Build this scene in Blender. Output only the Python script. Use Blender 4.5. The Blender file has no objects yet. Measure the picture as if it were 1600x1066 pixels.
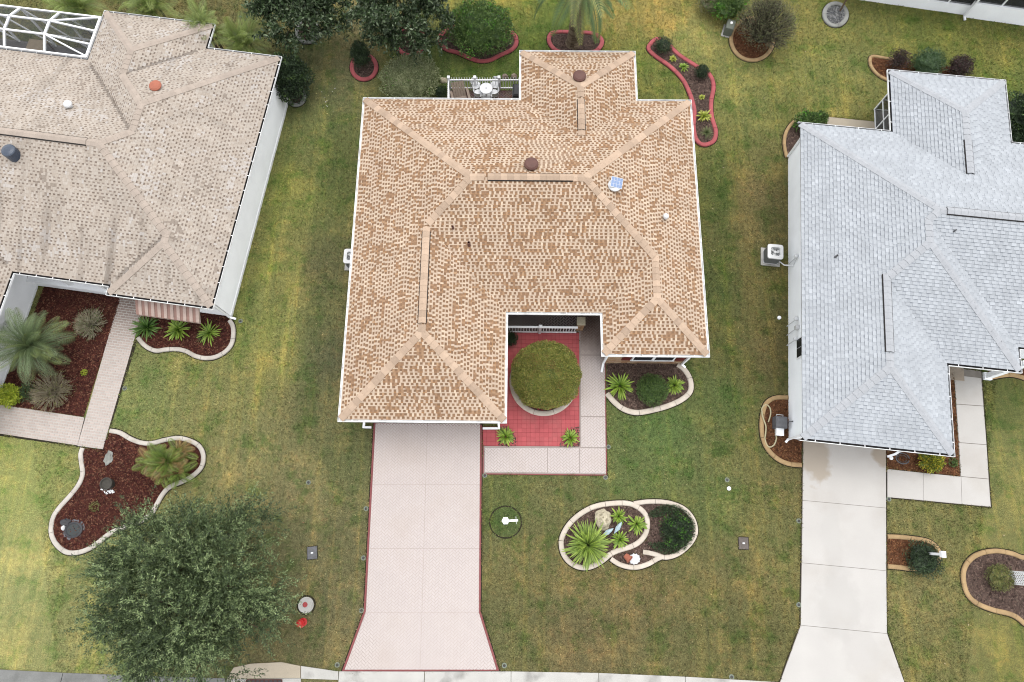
import bpy, bmesh, math, random
import numpy as np
from mathutils import Vector, Matrix, noise as mnoise
from mathutils.geometry import tessellate_polygon

random.seed(7)
RNG = np.random.default_rng(7)
SC = bpy.context.scene
C = SC.collection

# ------------------------------------------------------------------ camera, sky, sun, exposure
CAM_H = 31.0
TILT = math.radians(15.75)
FPX = 1067.0                                   # focal length in pixels of the 1600 px wide photograph
cam = bpy.data.cameras.new('camera')
cam.sensor_width = 36.0
cam.lens = 36.0 * FPX / 1600.0
cam.clip_start = 0.5
cam.clip_end = 3000
camo = bpy.data.objects.new('camera', cam)
C.objects.link(camo)
camo.location = (0, 0, CAM_H)
camo.rotation_euler = (TILT, 0, 0)
SC.camera = camo

SUN_EL, SUN_AZ = 77.0, 25.0                   # azimuth clockwise from north: veiled sun, high overhead
w = bpy.data.worlds.new('World')
SC.world = w
w.use_nodes = True
nt = w.node_tree
nt.nodes.clear()
sky = nt.nodes.new('ShaderNodeTexSky')
sky.sky_type = 'NISHITA'
sky.sun_disc = False
sky.sun_elevation = math.radians(SUN_EL)
sky.sun_rotation = math.radians(SUN_AZ)
sky.dust_density = 1.0
hs = nt.nodes.new('ShaderNodeHueSaturation')   # an overcast sky is almost grey
hs.inputs['Saturation'].default_value = 0.16
bg = nt.nodes.new('ShaderNodeBackground')
bg.inputs['Strength'].default_value = 0.15
wo = nt.nodes.new('ShaderNodeOutputWorld')
nt.links.new(sky.outputs[0], hs.inputs['Color'])
nt.links.new(hs.outputs[0], bg.inputs['Color'])
nt.links.new(bg.outputs[0], wo.inputs['Surface'])

sl = bpy.data.lights.new('sun', 'SUN')
sl.energy = 0.5
sl.angle = math.radians(45)
sl.color = (1.0, 0.96, 0.90)
so = bpy.data.objects.new('sun', sl)
C.objects.link(so)
el, az = math.radians(SUN_EL), math.radians(SUN_AZ)
sd = Vector((math.sin(az) * math.cos(el), math.cos(az) * math.cos(el), math.sin(el)))
so.rotation_euler = sd.to_track_quat('Z', 'Y').to_euler()

SC.view_settings.view_transform = 'Standard'
SC.view_settings.look = 'None'
SC.view_settings.exposure = 1.72
SC.view_settings.gamma = 1.0
SC.view_settings.use_curve_mapping = False
SC.render.engine = 'CYCLES'
SC.cycles.use_denoising = True
SC.cycles.pixel_filter_type = 'BLACKMAN_HARRIS'
SC.cycles.filter_width = 1.05
SC.cycles.max_bounces = 6
SC.cycles.diffuse_bounces = 3
SC.cycles.transparent_max_bounces = 8

# ------------------------------------------------------------------ measuring helpers
CT, ST = math.cos(TILT), math.sin(TILT)


def G(px, py, z=0.0):
    """the place on the level z that was measured at pixel (px, py) of the photograph"""
    a = (px - 800) / FPX
    b = -(py - 533) / FPX
    dx, dy, dz = a, ST + b * CT, -CT + b * ST
    t = (CAM_H - z) / -dz
    return (dx * t, dy * t)


def GP(pts, z=0.0):
    return [G(p[0], p[1], z) for p in pts]


K = 2.2


def lin(v):
    v = v / 255.0
    return v / 12.92 if v <= 0.04045 else ((v + 0.055) / 1.055) ** 2.4


def A(r, g, b):
    """base colour of a surface that shows as r, g, b under this daylight"""
    return (lin(r) / K, lin(g) / K, lin(b) / K)


def mixc(a, b, t):
    return tuple(a[i] * (1 - t) + b[i] * t for i in range(3))


# ------------------------------------------------------------------ materials
def _nodes(name):
    m = bpy.data.materials.new(name)
    m.use_nodes = True
    t = m.node_tree
    b = t.nodes['Principled BSDF']
    return m, t, b


def mat(name, col=None, rough=0.8, var=0.12, scale=6.0, fine=0.0, bump=0.0, bscale=40.0, metallic=0.0,
        spec=0.3, objrand=0.0, dirt=None, dirt_amt=0.0, dirt_scale=1.5, stretch=None, translucent=0.0, hue=0.0):
    """col None: read the face attribute 'col'. var / fine: brightness change by coarse / fine noise."""
    m, t, b = _nodes(name)
    N, L = t.nodes, t.links
    tc = N.new('ShaderNodeTexCoord')
    src = tc.outputs['Object']
    geo = N.new('ShaderNodeNewGeometry')
    src = geo.outputs['Position']
    if stretch:
        mp = N.new('ShaderNodeMapping')
        mp.inputs['Scale'].default_value = stretch
        L.new(src, mp.inputs['Vector'])
        src = mp.outputs[0]
    if col is None:
        at = N.new('ShaderNodeAttribute')
        at.attribute_name = 'col'
        c = at.outputs['Color']
    else:
        rgb = N.new('ShaderNodeRGB')
        rgb.outputs[0].default_value = (*col, 1)
        c = rgb.outputs[0]

    def times(c, fac_out, lo, hi):
        mr = N.new('ShaderNodeMapRange')
        mr.inputs['From Min'].default_value = 0.3
        mr.inputs['From Max'].default_value = 0.7
        mr.inputs['To Min'].default_value = lo
        mr.inputs['To Max'].default_value = hi
        L.new(fac_out, mr.inputs['Value'])
        mx = N.new('ShaderNodeVectorMath')
        mx.operation = 'SCALE'
        L.new(c, mx.inputs[0])
        L.new(mr.outputs[0], mx.inputs['Scale'])
        return mx.outputs[0]

    def nz(s, d=3.0):
        n = N.new('ShaderNodeTexNoise')
        n.inputs['Scale'].default_value = s
        n.inputs['Detail'].default_value = d
        L.new(src, n.inputs['Vector'])
        return n.outputs['Fac']
    if dirt is not None:
        n = nz(dirt_scale, 6.0)
        rp = N.new('ShaderNodeMapRange')
        rp.inputs['From Min'].default_value = 0.5
        rp.inputs['From Max'].default_value = 0.72
        rp.inputs['To Max'].default_value = dirt_amt
        L.new(n, rp.inputs['Value'])
        mx = N.new('ShaderNodeMix')
        mx.data_type = 'RGBA'
        L.new(rp.outputs[0], mx.inputs['Factor'])
        L.new(c, mx.inputs[6])
        mx.inputs[7].default_value = (*dirt, 1)
        c = mx.outputs[2]
    if var:
        c = times(c, nz(scale), 1 - var, 1 + var)
    if fine:
        c = times(c, nz(bscale, 2.0), 1 - fine, 1 + fine)
    if objrand:
        oi = N.new('ShaderNodeObjectInfo')
        mr = N.new('ShaderNodeMapRange')
        mr.inputs['To Min'].default_value = 1 - objrand
        mr.inputs['To Max'].default_value = 1 + objrand
        L.new(oi.outputs['Random'], mr.inputs['Value'])
        mx = N.new('ShaderNodeVectorMath')
        mx.operation = 'SCALE'
        L.new(c, mx.inputs[0])
        L.new(mr.outputs[0], mx.inputs['Scale'])
        c = mx.outputs[0]
    L.new(c, b.inputs['Base Color'])
    b.inputs['Roughness'].default_value = rough
    b.inputs['Metallic'].default_value = metallic
    b.inputs['Specular IOR Level'].default_value = spec
    if bump:
        n = nz(bscale, 3.0)
        bp = N.new('ShaderNodeBump')
        bp.inputs['Strength'].default_value = bump
        bp.inputs['Distance'].default_value = 0.02
        L.new(n, bp.inputs['Height'])
        L.new(bp.outputs[0], b.inputs['Normal'])
    if translucent:
        tr = N.new('ShaderNodeBsdfTranslucent')
        L.new(c, tr.inputs['Color'])
        ms = N.new('ShaderNodeMixShader')
        ms.inputs[0].default_value = translucent
        L.new(b.outputs[0], ms.inputs[1])
        L.new(tr.outputs[0], ms.inputs[2])
        L.new(ms.outputs[0], N['Material Output'].inputs['Surface'])
    return m


M = {}
M['leaf'] = mat('leaf', None, 0.55, 0.14, 2.5, spec=0.35, translucent=0.22)
M['frond'] = mat('frond', None, 0.45, 0.10, 5.0, spec=0.4, objrand=0.22, translucent=0.25)
M['bark'] = mat('bark', A(118, 98, 78), 0.95, 0.25, 14, bump=0.6, bscale=30)
M['palm_bark'] = mat('palm_bark', None, 0.95, 0.25, 18, fine=0.25, bump=0.6, bscale=35)
M['twig'] = mat('twig', None, 0.9, 0.2, 9)
M['shingle'] = mat('shingle', None, 0.95, 0.07, 1.1, fine=0.07, bscale=60, spec=0.15, bump=0.15)
M['cap_tan'] = mat('cap_tan', A(219, 191, 165), 0.95, 0.05, 8, fine=0.06, bscale=70, spec=0.15, objrand=0.17)
M['cap_beige'] = mat('cap_beige', A(204, 188, 173), 0.95, 0.08, 3, fine=0.06, bscale=70, spec=0.15, objrand=0.04)
M['cap_grey'] = mat('cap_grey', A(203, 205, 208), 0.95, 0.06, 8, fine=0.05, bscale=70, spec=0.15, objrand=0.035)
M['vent_dark'] = mat('vent_dark', A(52, 48, 46), 0.9, 0.1)
M['white'] = mat('white_paint', (0.74, 0.745, 0.745), 0.45, 0.05, 3, spec=0.4, dirt=A(170, 165, 155), dirt_amt=0.15)
M['white_cast'] = mat('white_cast_metal', (0.5, 0.505, 0.51), 0.5, 0.06, 6, spec=0.4)
M['stucco'] = mat('white_stucco', (0.85, 0.855, 0.86), 0.9, 0.04, 1.0, fine=0.03, bscale=50, bump=0.2)
M['stucco_grey'] = mat('pale_grey_stucco', (0.84, 0.86, 0.87), 0.9, 0.04, 1.0, fine=0.03, bscale=50, bump=0.2)
M['soffit'] = mat('soffit', (0.6, 0.6, 0.59), 0.8, 0.03)
M['gutter'] = mat('gutter_white', (0.72, 0.72, 0.71), 0.45, 0.06, 4, dirt=A(140, 132, 115), dirt_amt=0.4, dirt_scale=3)
M['gutter_in'] = mat('gutter_inside', A(60, 58, 56), 0.9, 0.3, 5)
M['brick'] = mat('brick_face', None, 0.9, 0.12, 10, fine=0.1, bscale=60, bump=0.3)
M['mortar'] = mat('mortar', A(190, 170, 150), 0.95, 0.1)
M['shutter'] = mat('shutter_red', A(120, 38, 34), 0.6, 0.06)
M['glass'] = mat('dark_glass', (0.012, 0.015, 0.018), 0.25, 0.0, spec=0.15)
M['screen'] = None
M['red_curb'] = mat('red_curb', A(204, 104, 106), 0.8, 0.10, 4, fine=0.10, bscale=40, objrand=0.06, bump=0.2, dirt=A(150, 70, 75), dirt_amt=0.5)
M['cream_curb'] = mat('cream_curb', A(246, 232, 214), 0.85, 0.07, 4, fine=0.08, bscale=40, objrand=0.05, bump=0.2, dirt=A(180, 165, 140), dirt_amt=0.35)
M['pale_curb'] = mat('pale_curb', A(232, 223, 210), 0.85, 0.08, 4, fine=0.08, bscale=40, objrand=0.05, bump=0.2, dirt=A(160, 148, 128), dirt_amt=0.4)
M['tan_curb'] = mat('tan_curb', A(205, 172, 125), 0.85, 0.10, 4, fine=0.10, bscale=40, objrand=0.07, bump=0.2, dirt=A(150, 120, 85), dirt_amt=0.5)
M['grey_curb'] = mat('grey_curb', A(176, 176, 168), 0.85, 0.10, 4, fine=0.10, bscale=40, objrand=0.07, bump=0.2, dirt=A(120, 118, 108), dirt_amt=0.5)
M['mulch'] = mat('mulch', None, 1.0, 0.28, 6, fine=0.35, bscale=55, bump=0.8, spec=0.1)
M['soil'] = mat('soil', A(58, 52, 36), 1.0, 0.3, 9, fine=0.3, bscale=50)
M['concrete'] = mat('concrete', A(227, 222, 215), 0.9, 0.035, 0.8, fine=0.025, bscale=30, bump=0.08, dirt=A(205, 196, 184), dirt_amt=0.5, dirt_scale=0.5)
M['concrete_old'] = mat('old_concrete', A(222, 219, 211), 0.92, 0.08, 1.2, fine=0.08, bscale=35, bump=0.15, dirt=A(135, 132, 126), dirt_amt=0.7, dirt_scale=1.3)
M['kerb_dark'] = mat('kerb_dark', A(150, 150, 146), 0.92, 0.12, 2.0, fine=0.12, bscale=35, bump=0.15, dirt=A(100, 100, 96), dirt_amt=0.6)
M['asphalt'] = mat('asphalt', (0.075, 0.075, 0.078), 0.95, 0.12, 1.0, fine=0.2, bscale=60, bump=0.3)
M['paver'] = mat('paver', None, 0.9, 0.035, 0.5, fine=0.03, bscale=40, dirt=A(212, 196, 182), dirt_amt=0.4, dirt_scale=0.5)
M['red_tile'] = mat('red_tile', None, 0.85, 0.07, 1.3, fine=0.05, bscale=40, dirt=A(206, 130, 124), dirt_amt=0.6, dirt_scale=1.1)
M['red_paint'] = mat('red_border_paint', A(160, 92, 92), 0.85, 0.12, 3, fine=0.1)
M['ac_metal'] = mat('painted_metal', (0.52, 0.53, 0.53), 0.5, 0.05, spec=0.5)
M['ac_fin'] = mat('coil_fins', (0.16, 0.165, 0.165), 0.6, 0.1, 20)
M['ac_light'] = mat('light_metal', (0.46, 0.46, 0.455), 0.45, 0.05, spec=0.5)
M['black'] = mat('black_plastic', (0.03, 0.03, 0.033), 0.5, 0.1)
M['darkgrey'] = mat('dark_grey', (0.09, 0.09, 0.095), 0.6, 0.15, 8)
M['brown_metal'] = mat('brown_metal', A(116, 78, 68), 0.6, 0.12, 5)
M['terracotta'] = mat('terracotta', A(200, 122, 96), 0.8, 0.1, 6)
M['blue_dome'] = mat('blue_grey_dome', A(70, 82, 100), 0.35, 0.08, spec=0.5)
M['solar'] = mat('solar_cell', A(128, 158, 205), 0.25, 0.05, spec=0.6)
M['red_gloss'] = mat('red_enamel', A(226, 32, 34), 0.4, 0.10, 14, spec=0.45)
M['stone'] = mat('limestone', A(226, 214, 184), 0.95, 0.15, 6, fine=0.15, bscale=30, bump=0.6)
M['wood_grey'] = mat('weathered_wood', A(168, 150, 134), 0.85, 0.15, 9)
M['wood_brown'] = mat('brown_wood', A(110, 70, 58), 0.8, 0.15, 9)
M['hose'] = mat('beige_hose', A(216, 205, 165), 0.5, 0.05)
M['gravel'] = mat('gravel', None, 0.9, 0.2, 8)
M['util_green'] = mat('utility_green', A(128, 134, 120), 0.6, 0.08)
M['ring'] = mat('concrete_ring', A(150, 158, 140), 0.9, 0.15, 20)
M['awning'] = mat('awning_stripe', None, 0.7, 0.08, 5, dirt=A(150, 130, 120), dirt_amt=0.3, dirt_scale=3)
M['porcelain'] = mat('blue_white_glaze', A(196, 220, 226), 0.3, 0.08, spec=0.5)
M['garage'] = mat('garage_door', (0.6, 0.56, 0.52), 0.6, 0.04)
M['pond'] = mat('dark_water', (0.012, 0.016, 0.014), 0.05, 0.0, spec=0.6)
M['lid_brown'] = mat('lid_grey_brown', A(122, 112, 106), 0.8, 0.15, 9)
M['rust'] = mat('rusty_iron', A(98, 62, 54), 0.85, 0.25, 12)


def screen_mat():
    m, t, b = _nodes('insect_screen')
    N, L = t.nodes, t.links
    b.inputs['Base Color'].default_value = (0.02, 0.022, 0.025, 1)
    b.inputs['Roughness'].default_value = 0.6
    tr = N.new('ShaderNodeBsdfTransparent')
    ms = N.new('ShaderNodeMixShader')
    ms.inputs[0].default_value = 0.38
    L.new(tr.outputs[0], ms.inputs[1])
    L.new(b.outputs[0], ms.inputs[2])
    L.new(ms.outputs[0], N['Material Output'].inputs['Surface'])
    return m


M['screen'] = screen_mat()


def lawn_mat():
    m, t, b = _nodes('lawn_grass')
    N, L = t.nodes, t.links
    geo = N.new('ShaderNodeNewGeometry')
    at = N.new('ShaderNodeAttribute')
    at.attribute_name = 'col'

    def nz(s, d=4.0, stretch=None, rough=0.6):
        src = geo.outputs['Position']
        if stretch:
            mp = N.new('ShaderNodeMapping')
            mp.inputs['Scale'].default_value = stretch
            L.new(src, mp.inputs['Vector'])
            src = mp.outputs[0]
        n = N.new('ShaderNodeTexNoise')
        n.inputs['Scale'].default_value = s
        n.inputs['Detail'].default_value = d
        n.inputs['Roughness'].default_value = rough
        L.new(src, n.inputs['Vector'])
        return n.outputs['Fac']

    def rng(v, a, b_, lo, hi):
        mr = N.new('ShaderNodeMapRange')
        mr.inputs['From Min'].default_value = a
        mr.inputs['From Max'].default_value = b_
        mr.inputs['To Min'].default_value = lo
        mr.inputs['To Max'].default_value = hi
        L.new(v, mr.inputs['Value'])
        return mr.outputs[0]

    def mul(c, tint, fac):
        mx = N.new('ShaderNodeMix')
        mx.data_type = 'RGBA'
        mx.blend_type = 'MULTIPLY'
        L.new(fac, mx.inputs['Factor'])
        L.new(c, mx.inputs[6])
        mx.inputs[7].default_value = (*tint, 1)
        return mx.outputs[2]

    def scale(c, v):
        mx = N.new('ShaderNodeVectorMath')
        mx.operation = 'SCALE'
        L.new(c, mx.inputs[0])
        L.new(v, mx.inputs['Scale'])
        return mx.outputs[0]
    c = at.outputs['Color']
    c = mul(c, (1.44, 1.30, 1.20), rng(nz(0.55, 7.0, None, 0.7), 0.50, 0.64, 0, 1))           # straw patches
    c = mul(c, (0.60, 0.80, 0.60), rng(nz(0.9, 7.0, None, 0.72), 0.50, 0.63, 0, 1))    # lusher patches
    c = mul(c, (1.22, 1.08, 1.06), rng(nz(2.6, 6.0, None, 0.75), 0.52, 0.64, 0, 1.0))           # bare thatch
    c = mul(c, (1.26, 1.20, 1.06), rng(nz(1.0, 4.0, (2.6, 0.07, 1)), 0.52, 0.64, 0, 0.8))    # mower lines, north to south
    c = mul(c, (0.80, 0.86, 0.86), rng(nz(1.3, 3.0, (1.7, 0.12, 1)), 0.52, 0.66, 0, 0.8))
    c = scale(c, rng(nz(6.0, 5.0, None, 0.75), 0.3, 0.7, 0.72, 1.28))
    c = scale(c, rng(nz(24.0, 3.0), 0.3, 0.7, 0.66, 1.38))
    L.new(c, b.inputs['Base Color'])
    b.inputs['Roughness'].default_value = 0.95
    b.inputs['Specular IOR Level'].default_value = 0.1
    bp = N.new('ShaderNodeBump')
    bp.inputs['Strength'].default_value = 0.9
    bp.inputs['Distance'].default_value = 0.05
    L.new(nz(22.0, 4.0), bp.inputs['Height'])
    L.new(bp.outputs[0], b.inputs['Normal'])
    return m


M['lawn'] = lawn_mat()

# ------------------------------------------------------------------ object helpers


def link(o, parent=None):
    C.objects.link(o)
    if parent is not None:
        o.parent = parent
    return o


def build(name, V, F, m, parent=None, cols=None, smooth=False, loc=None, mats=None, midx=None):
    """one mesh object; cols: one colour per face"""
    me = bpy.data.meshes.new(name)
    if isinstance(F, np.ndarray):
        n, k = F.shape
        V = np.asarray(V, dtype=np.float32)
        me.vertices.add(len(V))
        me.vertices.foreach_set('co', V.ravel())
        me.loops.add(n * k)
        me.loops.foreach_set('vertex_index', F.astype(np.int32).ravel())
        me.polygons.add(n)
        me.polygons.foreach_set('loop_start', np.arange(0, n * k, k, dtype=np.int32))
        me.update(calc_edges=True)
        me.validate()
    else:
        me.from_pydata([tuple(v) for v in V], [], [tuple(f) for f in F])
        me.update()
    if mats:
        for q in mats:
            me.materials.append(q)
        if midx is not None:
            me.polygons.foreach_set('material_index', np.asarray(midx, dtype=np.int32))
    else:
        me.materials.append(m)
    if cols is not None:
        at = me.attributes.new('col', 'FLOAT_COLOR', 'FACE')
        arr = np.ones((len(me.polygons), 4), dtype=np.float32)
        cc = np.asarray(cols, dtype=np.float32)
        if len(cc) == len(arr):
            arr[:, :3] = cc
        at.data.foreach_set('color', arr.ravel())
    if smooth:
        me.polygons.foreach_set('use_smooth', np.ones(len(me.polygons), dtype=bool))
    o = bpy.data.objects.new(name, me)
    if loc is not None:
        o.location = loc
    return link(o, parent)


def tag(o, label=None, cat=None, group=None, kind=None):
    if label:
        o['label'] = label
    if cat:
        o['category'] = cat
    if group:
        o['group'] = group
    if kind:
        o['kind'] = kind
    return o


def thing(name, loc, label, cat, group=None, rz=0.0):
    o = bpy.data.objects.new(name, None)
    o.empty_display_size = 0.2
    o.location = loc
    o.rotation_euler = (0, 0, rz)
    C.objects.link(o)
    return tag(o, label, cat, group)


def dup(o, parent, loc=None, rot=None, scale=None):
    c = o.copy()
    C.objects.link(c)
    c.parent = parent
    if loc is not None:
        c.location = loc
    if rot is not None:
        c.rotation_euler = rot
    if scale is not None:
        c.scale = scale
    return c


class MB:
    """collects shapes for one mesh"""

    def __init__(s):
        s.V, s.F, s.C = [], [], []

    def add(s, V, F, col=(0.5, 0.5, 0.5)):
        b = len(s.V)
        s.V += [tuple(v) for v in V]
        for f in F:
            s.F.append(tuple(i + b for i in f))
            s.C.append(col)

    def box(s, x0, x1, y0, y1, z0, z1, col=(0.5, 0.5, 0.5), bev=0.0):
        if bev <= 0:
            V = [(x0, y0, z0), (x1, y0, z0), (x1, y1, z0), (x0, y1, z0), (x0, y0, z1), (x1, y0, z1), (x1, y1, z1), (x0, y1, z1)]
            F = [(3, 2, 1, 0), (4, 5, 6, 7), (0, 1, 5, 4), (1, 2, 6, 5), (2, 3, 7, 6), (3, 0, 4, 7)]
        else:
            b = bev
            V = [(x0, y0, z0), (x1, y0, z0), (x1, y1, z0), (x0, y1, z0), (x0, y0, z1 - b), (x1, y0, z1 - b), (x1, y1, z1 - b), (x0, y1, z1 - b),
                 (x0 + b, y0 + b, z1), (x1 - b, y0 + b, z1), (x1 - b, y1 - b, z1), (x0 + b, y1 - b, z1)]
            F = [(3, 2, 1, 0), (8, 9, 10, 11), (0, 1, 5, 4), (1, 2, 6, 5), (2, 3, 7, 6), (3, 0, 4, 7),
                 (4, 5, 9, 8), (5, 6, 10, 9), (6, 7, 11, 10), (7, 4, 8, 11)]
        s.add(V, F, col)

    def bar(s, p, q, wx, wz=None, col=(0.5, 0.5, 0.5)):
        """a square bar from p to q"""
        wz = wz or wx
        p, q = Vector(p), Vector(q)
        d = (q - p).normalized()
        up = Vector((0, 0, 1)) if abs(d.z) < 0.95 else Vector((0, 1, 0))
        a = d.cross(up).normalized()
        u = a.cross(d).normalized()
        V = []
        for e in (p, q):
            for sx, sz in ((-1, -1), (1, -1), (1, 1), (-1, 1)):
                V.append(e + a * sx * wx / 2 + u * sz * wz / 2)
        F = [(0, 1, 2, 3), (7, 6, 5, 4), (0, 4, 5, 1), (1, 5, 6, 2), (2, 6, 7, 3), (3, 7, 4, 0)]
        s.add(V, F, col)

    def tube(s, pts, rads, n=8, col=(0.5, 0.5, 0.5), cap=True):
        pts = [Vector(p) for p in pts]
        if not isinstance(rads, (list, tuple)):
            rads = [rads] * len(pts)
        V, F = [], []
        ref = None
        for i, p in enumerate(pts):
            d = (pts[min(i + 1, len(pts) - 1)] - pts[max(i - 1, 0)]).normalized()
            if ref is None:
                ref = Vector((1, 0, 0)) if abs(d.x) < 0.8 else Vector((0, 1, 0))
            a = d.cross(ref).normalized()
            u = a.cross(d).normalized()
            ref = u
            for k in range(n):
                t = 2 * math.pi * k / n
                V.append(p + (a * math.cos(t) + u * math.sin(t)) * rads[i])
        for i in range(len(pts) - 1):
            for k in range(n):
                a, b = i * n + k, i * n + (k + 1) % n
                F.append((a, b, b + n, a + n))
        if cap:
            F.append(tuple(range(n)))
            F.append(tuple(reversed(range((len(pts) - 1) * n, len(pts) * n))))
        s.add(V, F, col)

    def lathe(s, prof, n=16, c=(0, 0, 0), col=(0.5, 0.5, 0.5), sx=1.0, sy=1.0):
        """prof: (radius, z) from bottom to top"""
        V, F = [], []
        for r, z in prof:
            for k in range(n):
                t = 2 * math.pi * k / n
                V.append((c[0] + r * math.cos(t) * sx, c[1] + r * math.sin(t) * sy, c[2] + z))
        for i in range(len(prof) - 1):
            for k in range(n):
                a, b = i * n + k, i * n + (k + 1) % n
                F.append((a, b, b + n, a + n))
        F.append(tuple(reversed(range(n))))
        F.append(tuple(range((len(prof) - 1) * n, len(prof) * n)))
        s.add(V, F, col)

    def prism(s, poly, z0, z1, col=(0.5, 0.5, 0.5)):
        n = len(poly)
        if area(poly) < 0:
            poly = list(reversed(poly))
        V = [(p[0], p[1], z0) for p in poly] + [(p[0], p[1], z1) for p in poly]
        F = [(i, (i + 1) % n, (i + 1) % n + n, i + n) for i in range(n)]
        top = tessellate_polygon([[Vector((p[0], p[1], 0)) for p in poly]])
        for t in top:
            a, b, c_ = t
            if (poly[b][0] - poly[a][0]) * (poly[c_][1] - poly[a][1]) - (poly[b][1] - poly[a][1]) * (poly[c_][0] - poly[a][0]) < 0:
                a, c_ = c_, a
            F.append((a + n, b + n, c_ + n))
            F.append((c_, b, a))
        s.add(V, F, col)

    def out(s, name, m, parent=None, smooth=False, loc=None, usecol=False):
        return build(name, s.V, s.F, m, parent, s.C if usecol else None, smooth, loc)


def area(p):
    return 0.5 * sum(p[i][0] * p[(i + 1) % len(p)][1] - p[(i + 1) % len(p)][0] * p[i][1] for i in range(len(p)))


def inside(poly, X, Y):
    X, Y = np.asarray(X), np.asarray(Y)
    r = np.zeros(X.shape, dtype=bool)
    n = len(poly)
    for i in range(n):
        x0, y0 = poly[i]
        x1, y1 = poly[(i + 1) % n]
        if y0 == y1:
            continue
        cnd = ((y0 > Y) != (y1 > Y)) & (X < (x1 - x0) * (Y - y0) / (y1 - y0) + x0)
        r ^= cnd
    return r


def smooth_line(pts, closed=False, step=0.12):
    """Catmull-Rom through pts, points about step apart"""
    P = [Vector((p[0], p[1])) for p in pts]
    n = len(P)
    out = []
    segs = n if closed else n - 1
    for i in range(segs):
        if closed:
            a, b, c, d = P[(i - 1) % n], P[i], P[(i + 1) % n], P[(i + 2) % n]
        else:
            a, b, c, d = P[max(i - 1, 0)], P[i], P[i + 1], P[min(i + 2, n - 1)]
        k = max(1, int((c - b).length / step))
        for j in range(k):
            t = j / k
            out.append(0.5 * ((2 * b) + (c - a) * t + (2 * a - 5 * b + 4 * c - d) * t * t + (3 * b - a - 3 * c + d) * t ** 3))
    if not closed:
        out.append(P[-1])
    return [(p.x, p.y) for p in out]


def clip_convex(poly, clip):
    """Sutherland-Hodgman, clip counter-clockwise"""
    out = poly
    n = len(clip)
    for i in range(n):
        a, b = clip[i], clip[(i + 1) % n]
        src, out = out, []
        if not src:
            break

        def sd_(p):
            return (b[0] - a[0]) * (p[1] - a[1]) - (b[1] - a[1]) * (p[0] - a[0])
        for j in range(len(src)):
            p, q = src[j], src[(j + 1) % len(src)]
            sp, sq = sd_(p), sd_(q)
            if sp >= 0:
                out.append(p)
            if sp * sq < 0:
                t = sp / (sp - sq)
                out.append((p[0] + (q[0] - p[0]) * t, p[1] + (q[1] - p[1]) * t))
    return out


# ------------------------------------------------------------------ ground
# the lawn's own colour at places measured in the photograph: px, py, r, g, b
LAWN_PTS = [
    (30, 760, 166, 164, 92), (40, 900, 170, 164, 98), (60, 1020, 160, 154, 92), (150, 900, 150, 148, 88), (230, 620, 142, 144, 82), (300, 600, 148, 142, 82),
    (330, 650, 150, 142, 84), (380, 720, 152, 142, 88), (430, 560, 150, 142, 80), (440, 420, 152, 146, 80), (400, 520, 140, 140, 76), (450, 300, 148, 144, 76),
    (470, 200, 124, 124, 70), (500, 130, 118, 116, 72), (510, 260, 112, 112, 62), (500, 420, 116, 108, 68), (515, 560, 110, 104, 68), (480, 640, 124, 116, 72),
    (530, 720, 112, 110, 66), (470, 760, 146, 134, 86), (470, 850, 126, 118, 76), (540, 850, 118, 110, 70), (470, 1000, 120, 110, 70), (520, 960, 124, 114, 74),
    (570, 60, 150, 136, 88), (540, 100, 132, 124, 80), (620, 110, 116, 116, 66), (700, 110, 98, 108, 56), (760, 110, 98, 108, 52), (830, 70, 106, 118, 54),
    (880, 30, 110, 122, 56), (960, 30, 176, 156, 84), (1030, 30, 184, 158, 84), (780, 20, 160, 152, 74), (1000, 90, 134, 136, 66), (1030, 130, 124, 124, 62),
    (1080, 60, 168, 160, 90), (1150, 130, 146, 142, 78), (1180, 180, 134, 132, 72), (1140, 220, 130, 126, 68), (1120, 300, 94, 98, 50), (1115, 450, 90, 94, 50),
    (1180, 300, 122, 108, 66), (1200, 240, 124, 116, 66), (1190, 350, 112, 102, 60), (1180, 450, 110, 102, 58), (1200, 550, 110, 98, 58), (1150, 560, 106, 100, 56),
    (1120, 620, 98, 104, 56), (1160, 700, 112, 108, 62), (1030, 680, 96, 110, 58), (1000, 740, 106, 112, 62), (850, 770, 116, 112, 66), (800, 760, 104, 106, 58),
    (830, 880, 118, 110, 66), (900, 920, 122, 110, 68), (900, 1000, 116, 102, 64), (800, 1000, 110, 104, 62), (1000, 930, 120, 106, 66), (1060, 1000, 112, 104, 62),
    (1150, 900, 120, 110, 66), (1180, 1000, 112, 104, 60), (1120, 780, 106, 110, 60), (1200, 820, 118, 112, 64), (1220, 760, 118, 108, 64), (1350, 60, 134, 130, 68),
    (1280, 120, 140, 138, 74), (1300, 160, 152, 144, 78), (1230, 180, 130, 126, 66), (1450, 50, 122, 124, 60), (1560, 80, 128, 124, 62), (1580, 130, 110, 116, 56),
    (1340, 100, 142, 138, 76), (1420, 800, 132, 124, 72), (1560, 820, 124, 118, 66), (1570, 700, 122, 118, 66), (1440, 930, 134, 124, 74), (1480, 1020, 124, 116, 66),
    (1580, 1030, 118, 112, 60), (1560, 640, 94, 96, 50), (340, 20, 112, 104, 62), (280, 10, 118, 108, 62), (1250, 40, 150, 140, 74),
]
_LP = np.array([G(p[0], p[1]) for p in LAWN_PTS])
_LC = np.array([A(p[2], p[3], p[4]) for p in LAWN_PTS]) * np.array([1.11, 1.21, 1.45])
_LM = _LC.mean(1, keepdims=True)
_LC = _LC * np.clip(0.085 / _LM, 0.6, 1.6) ** 0.33 * 1.06


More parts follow.
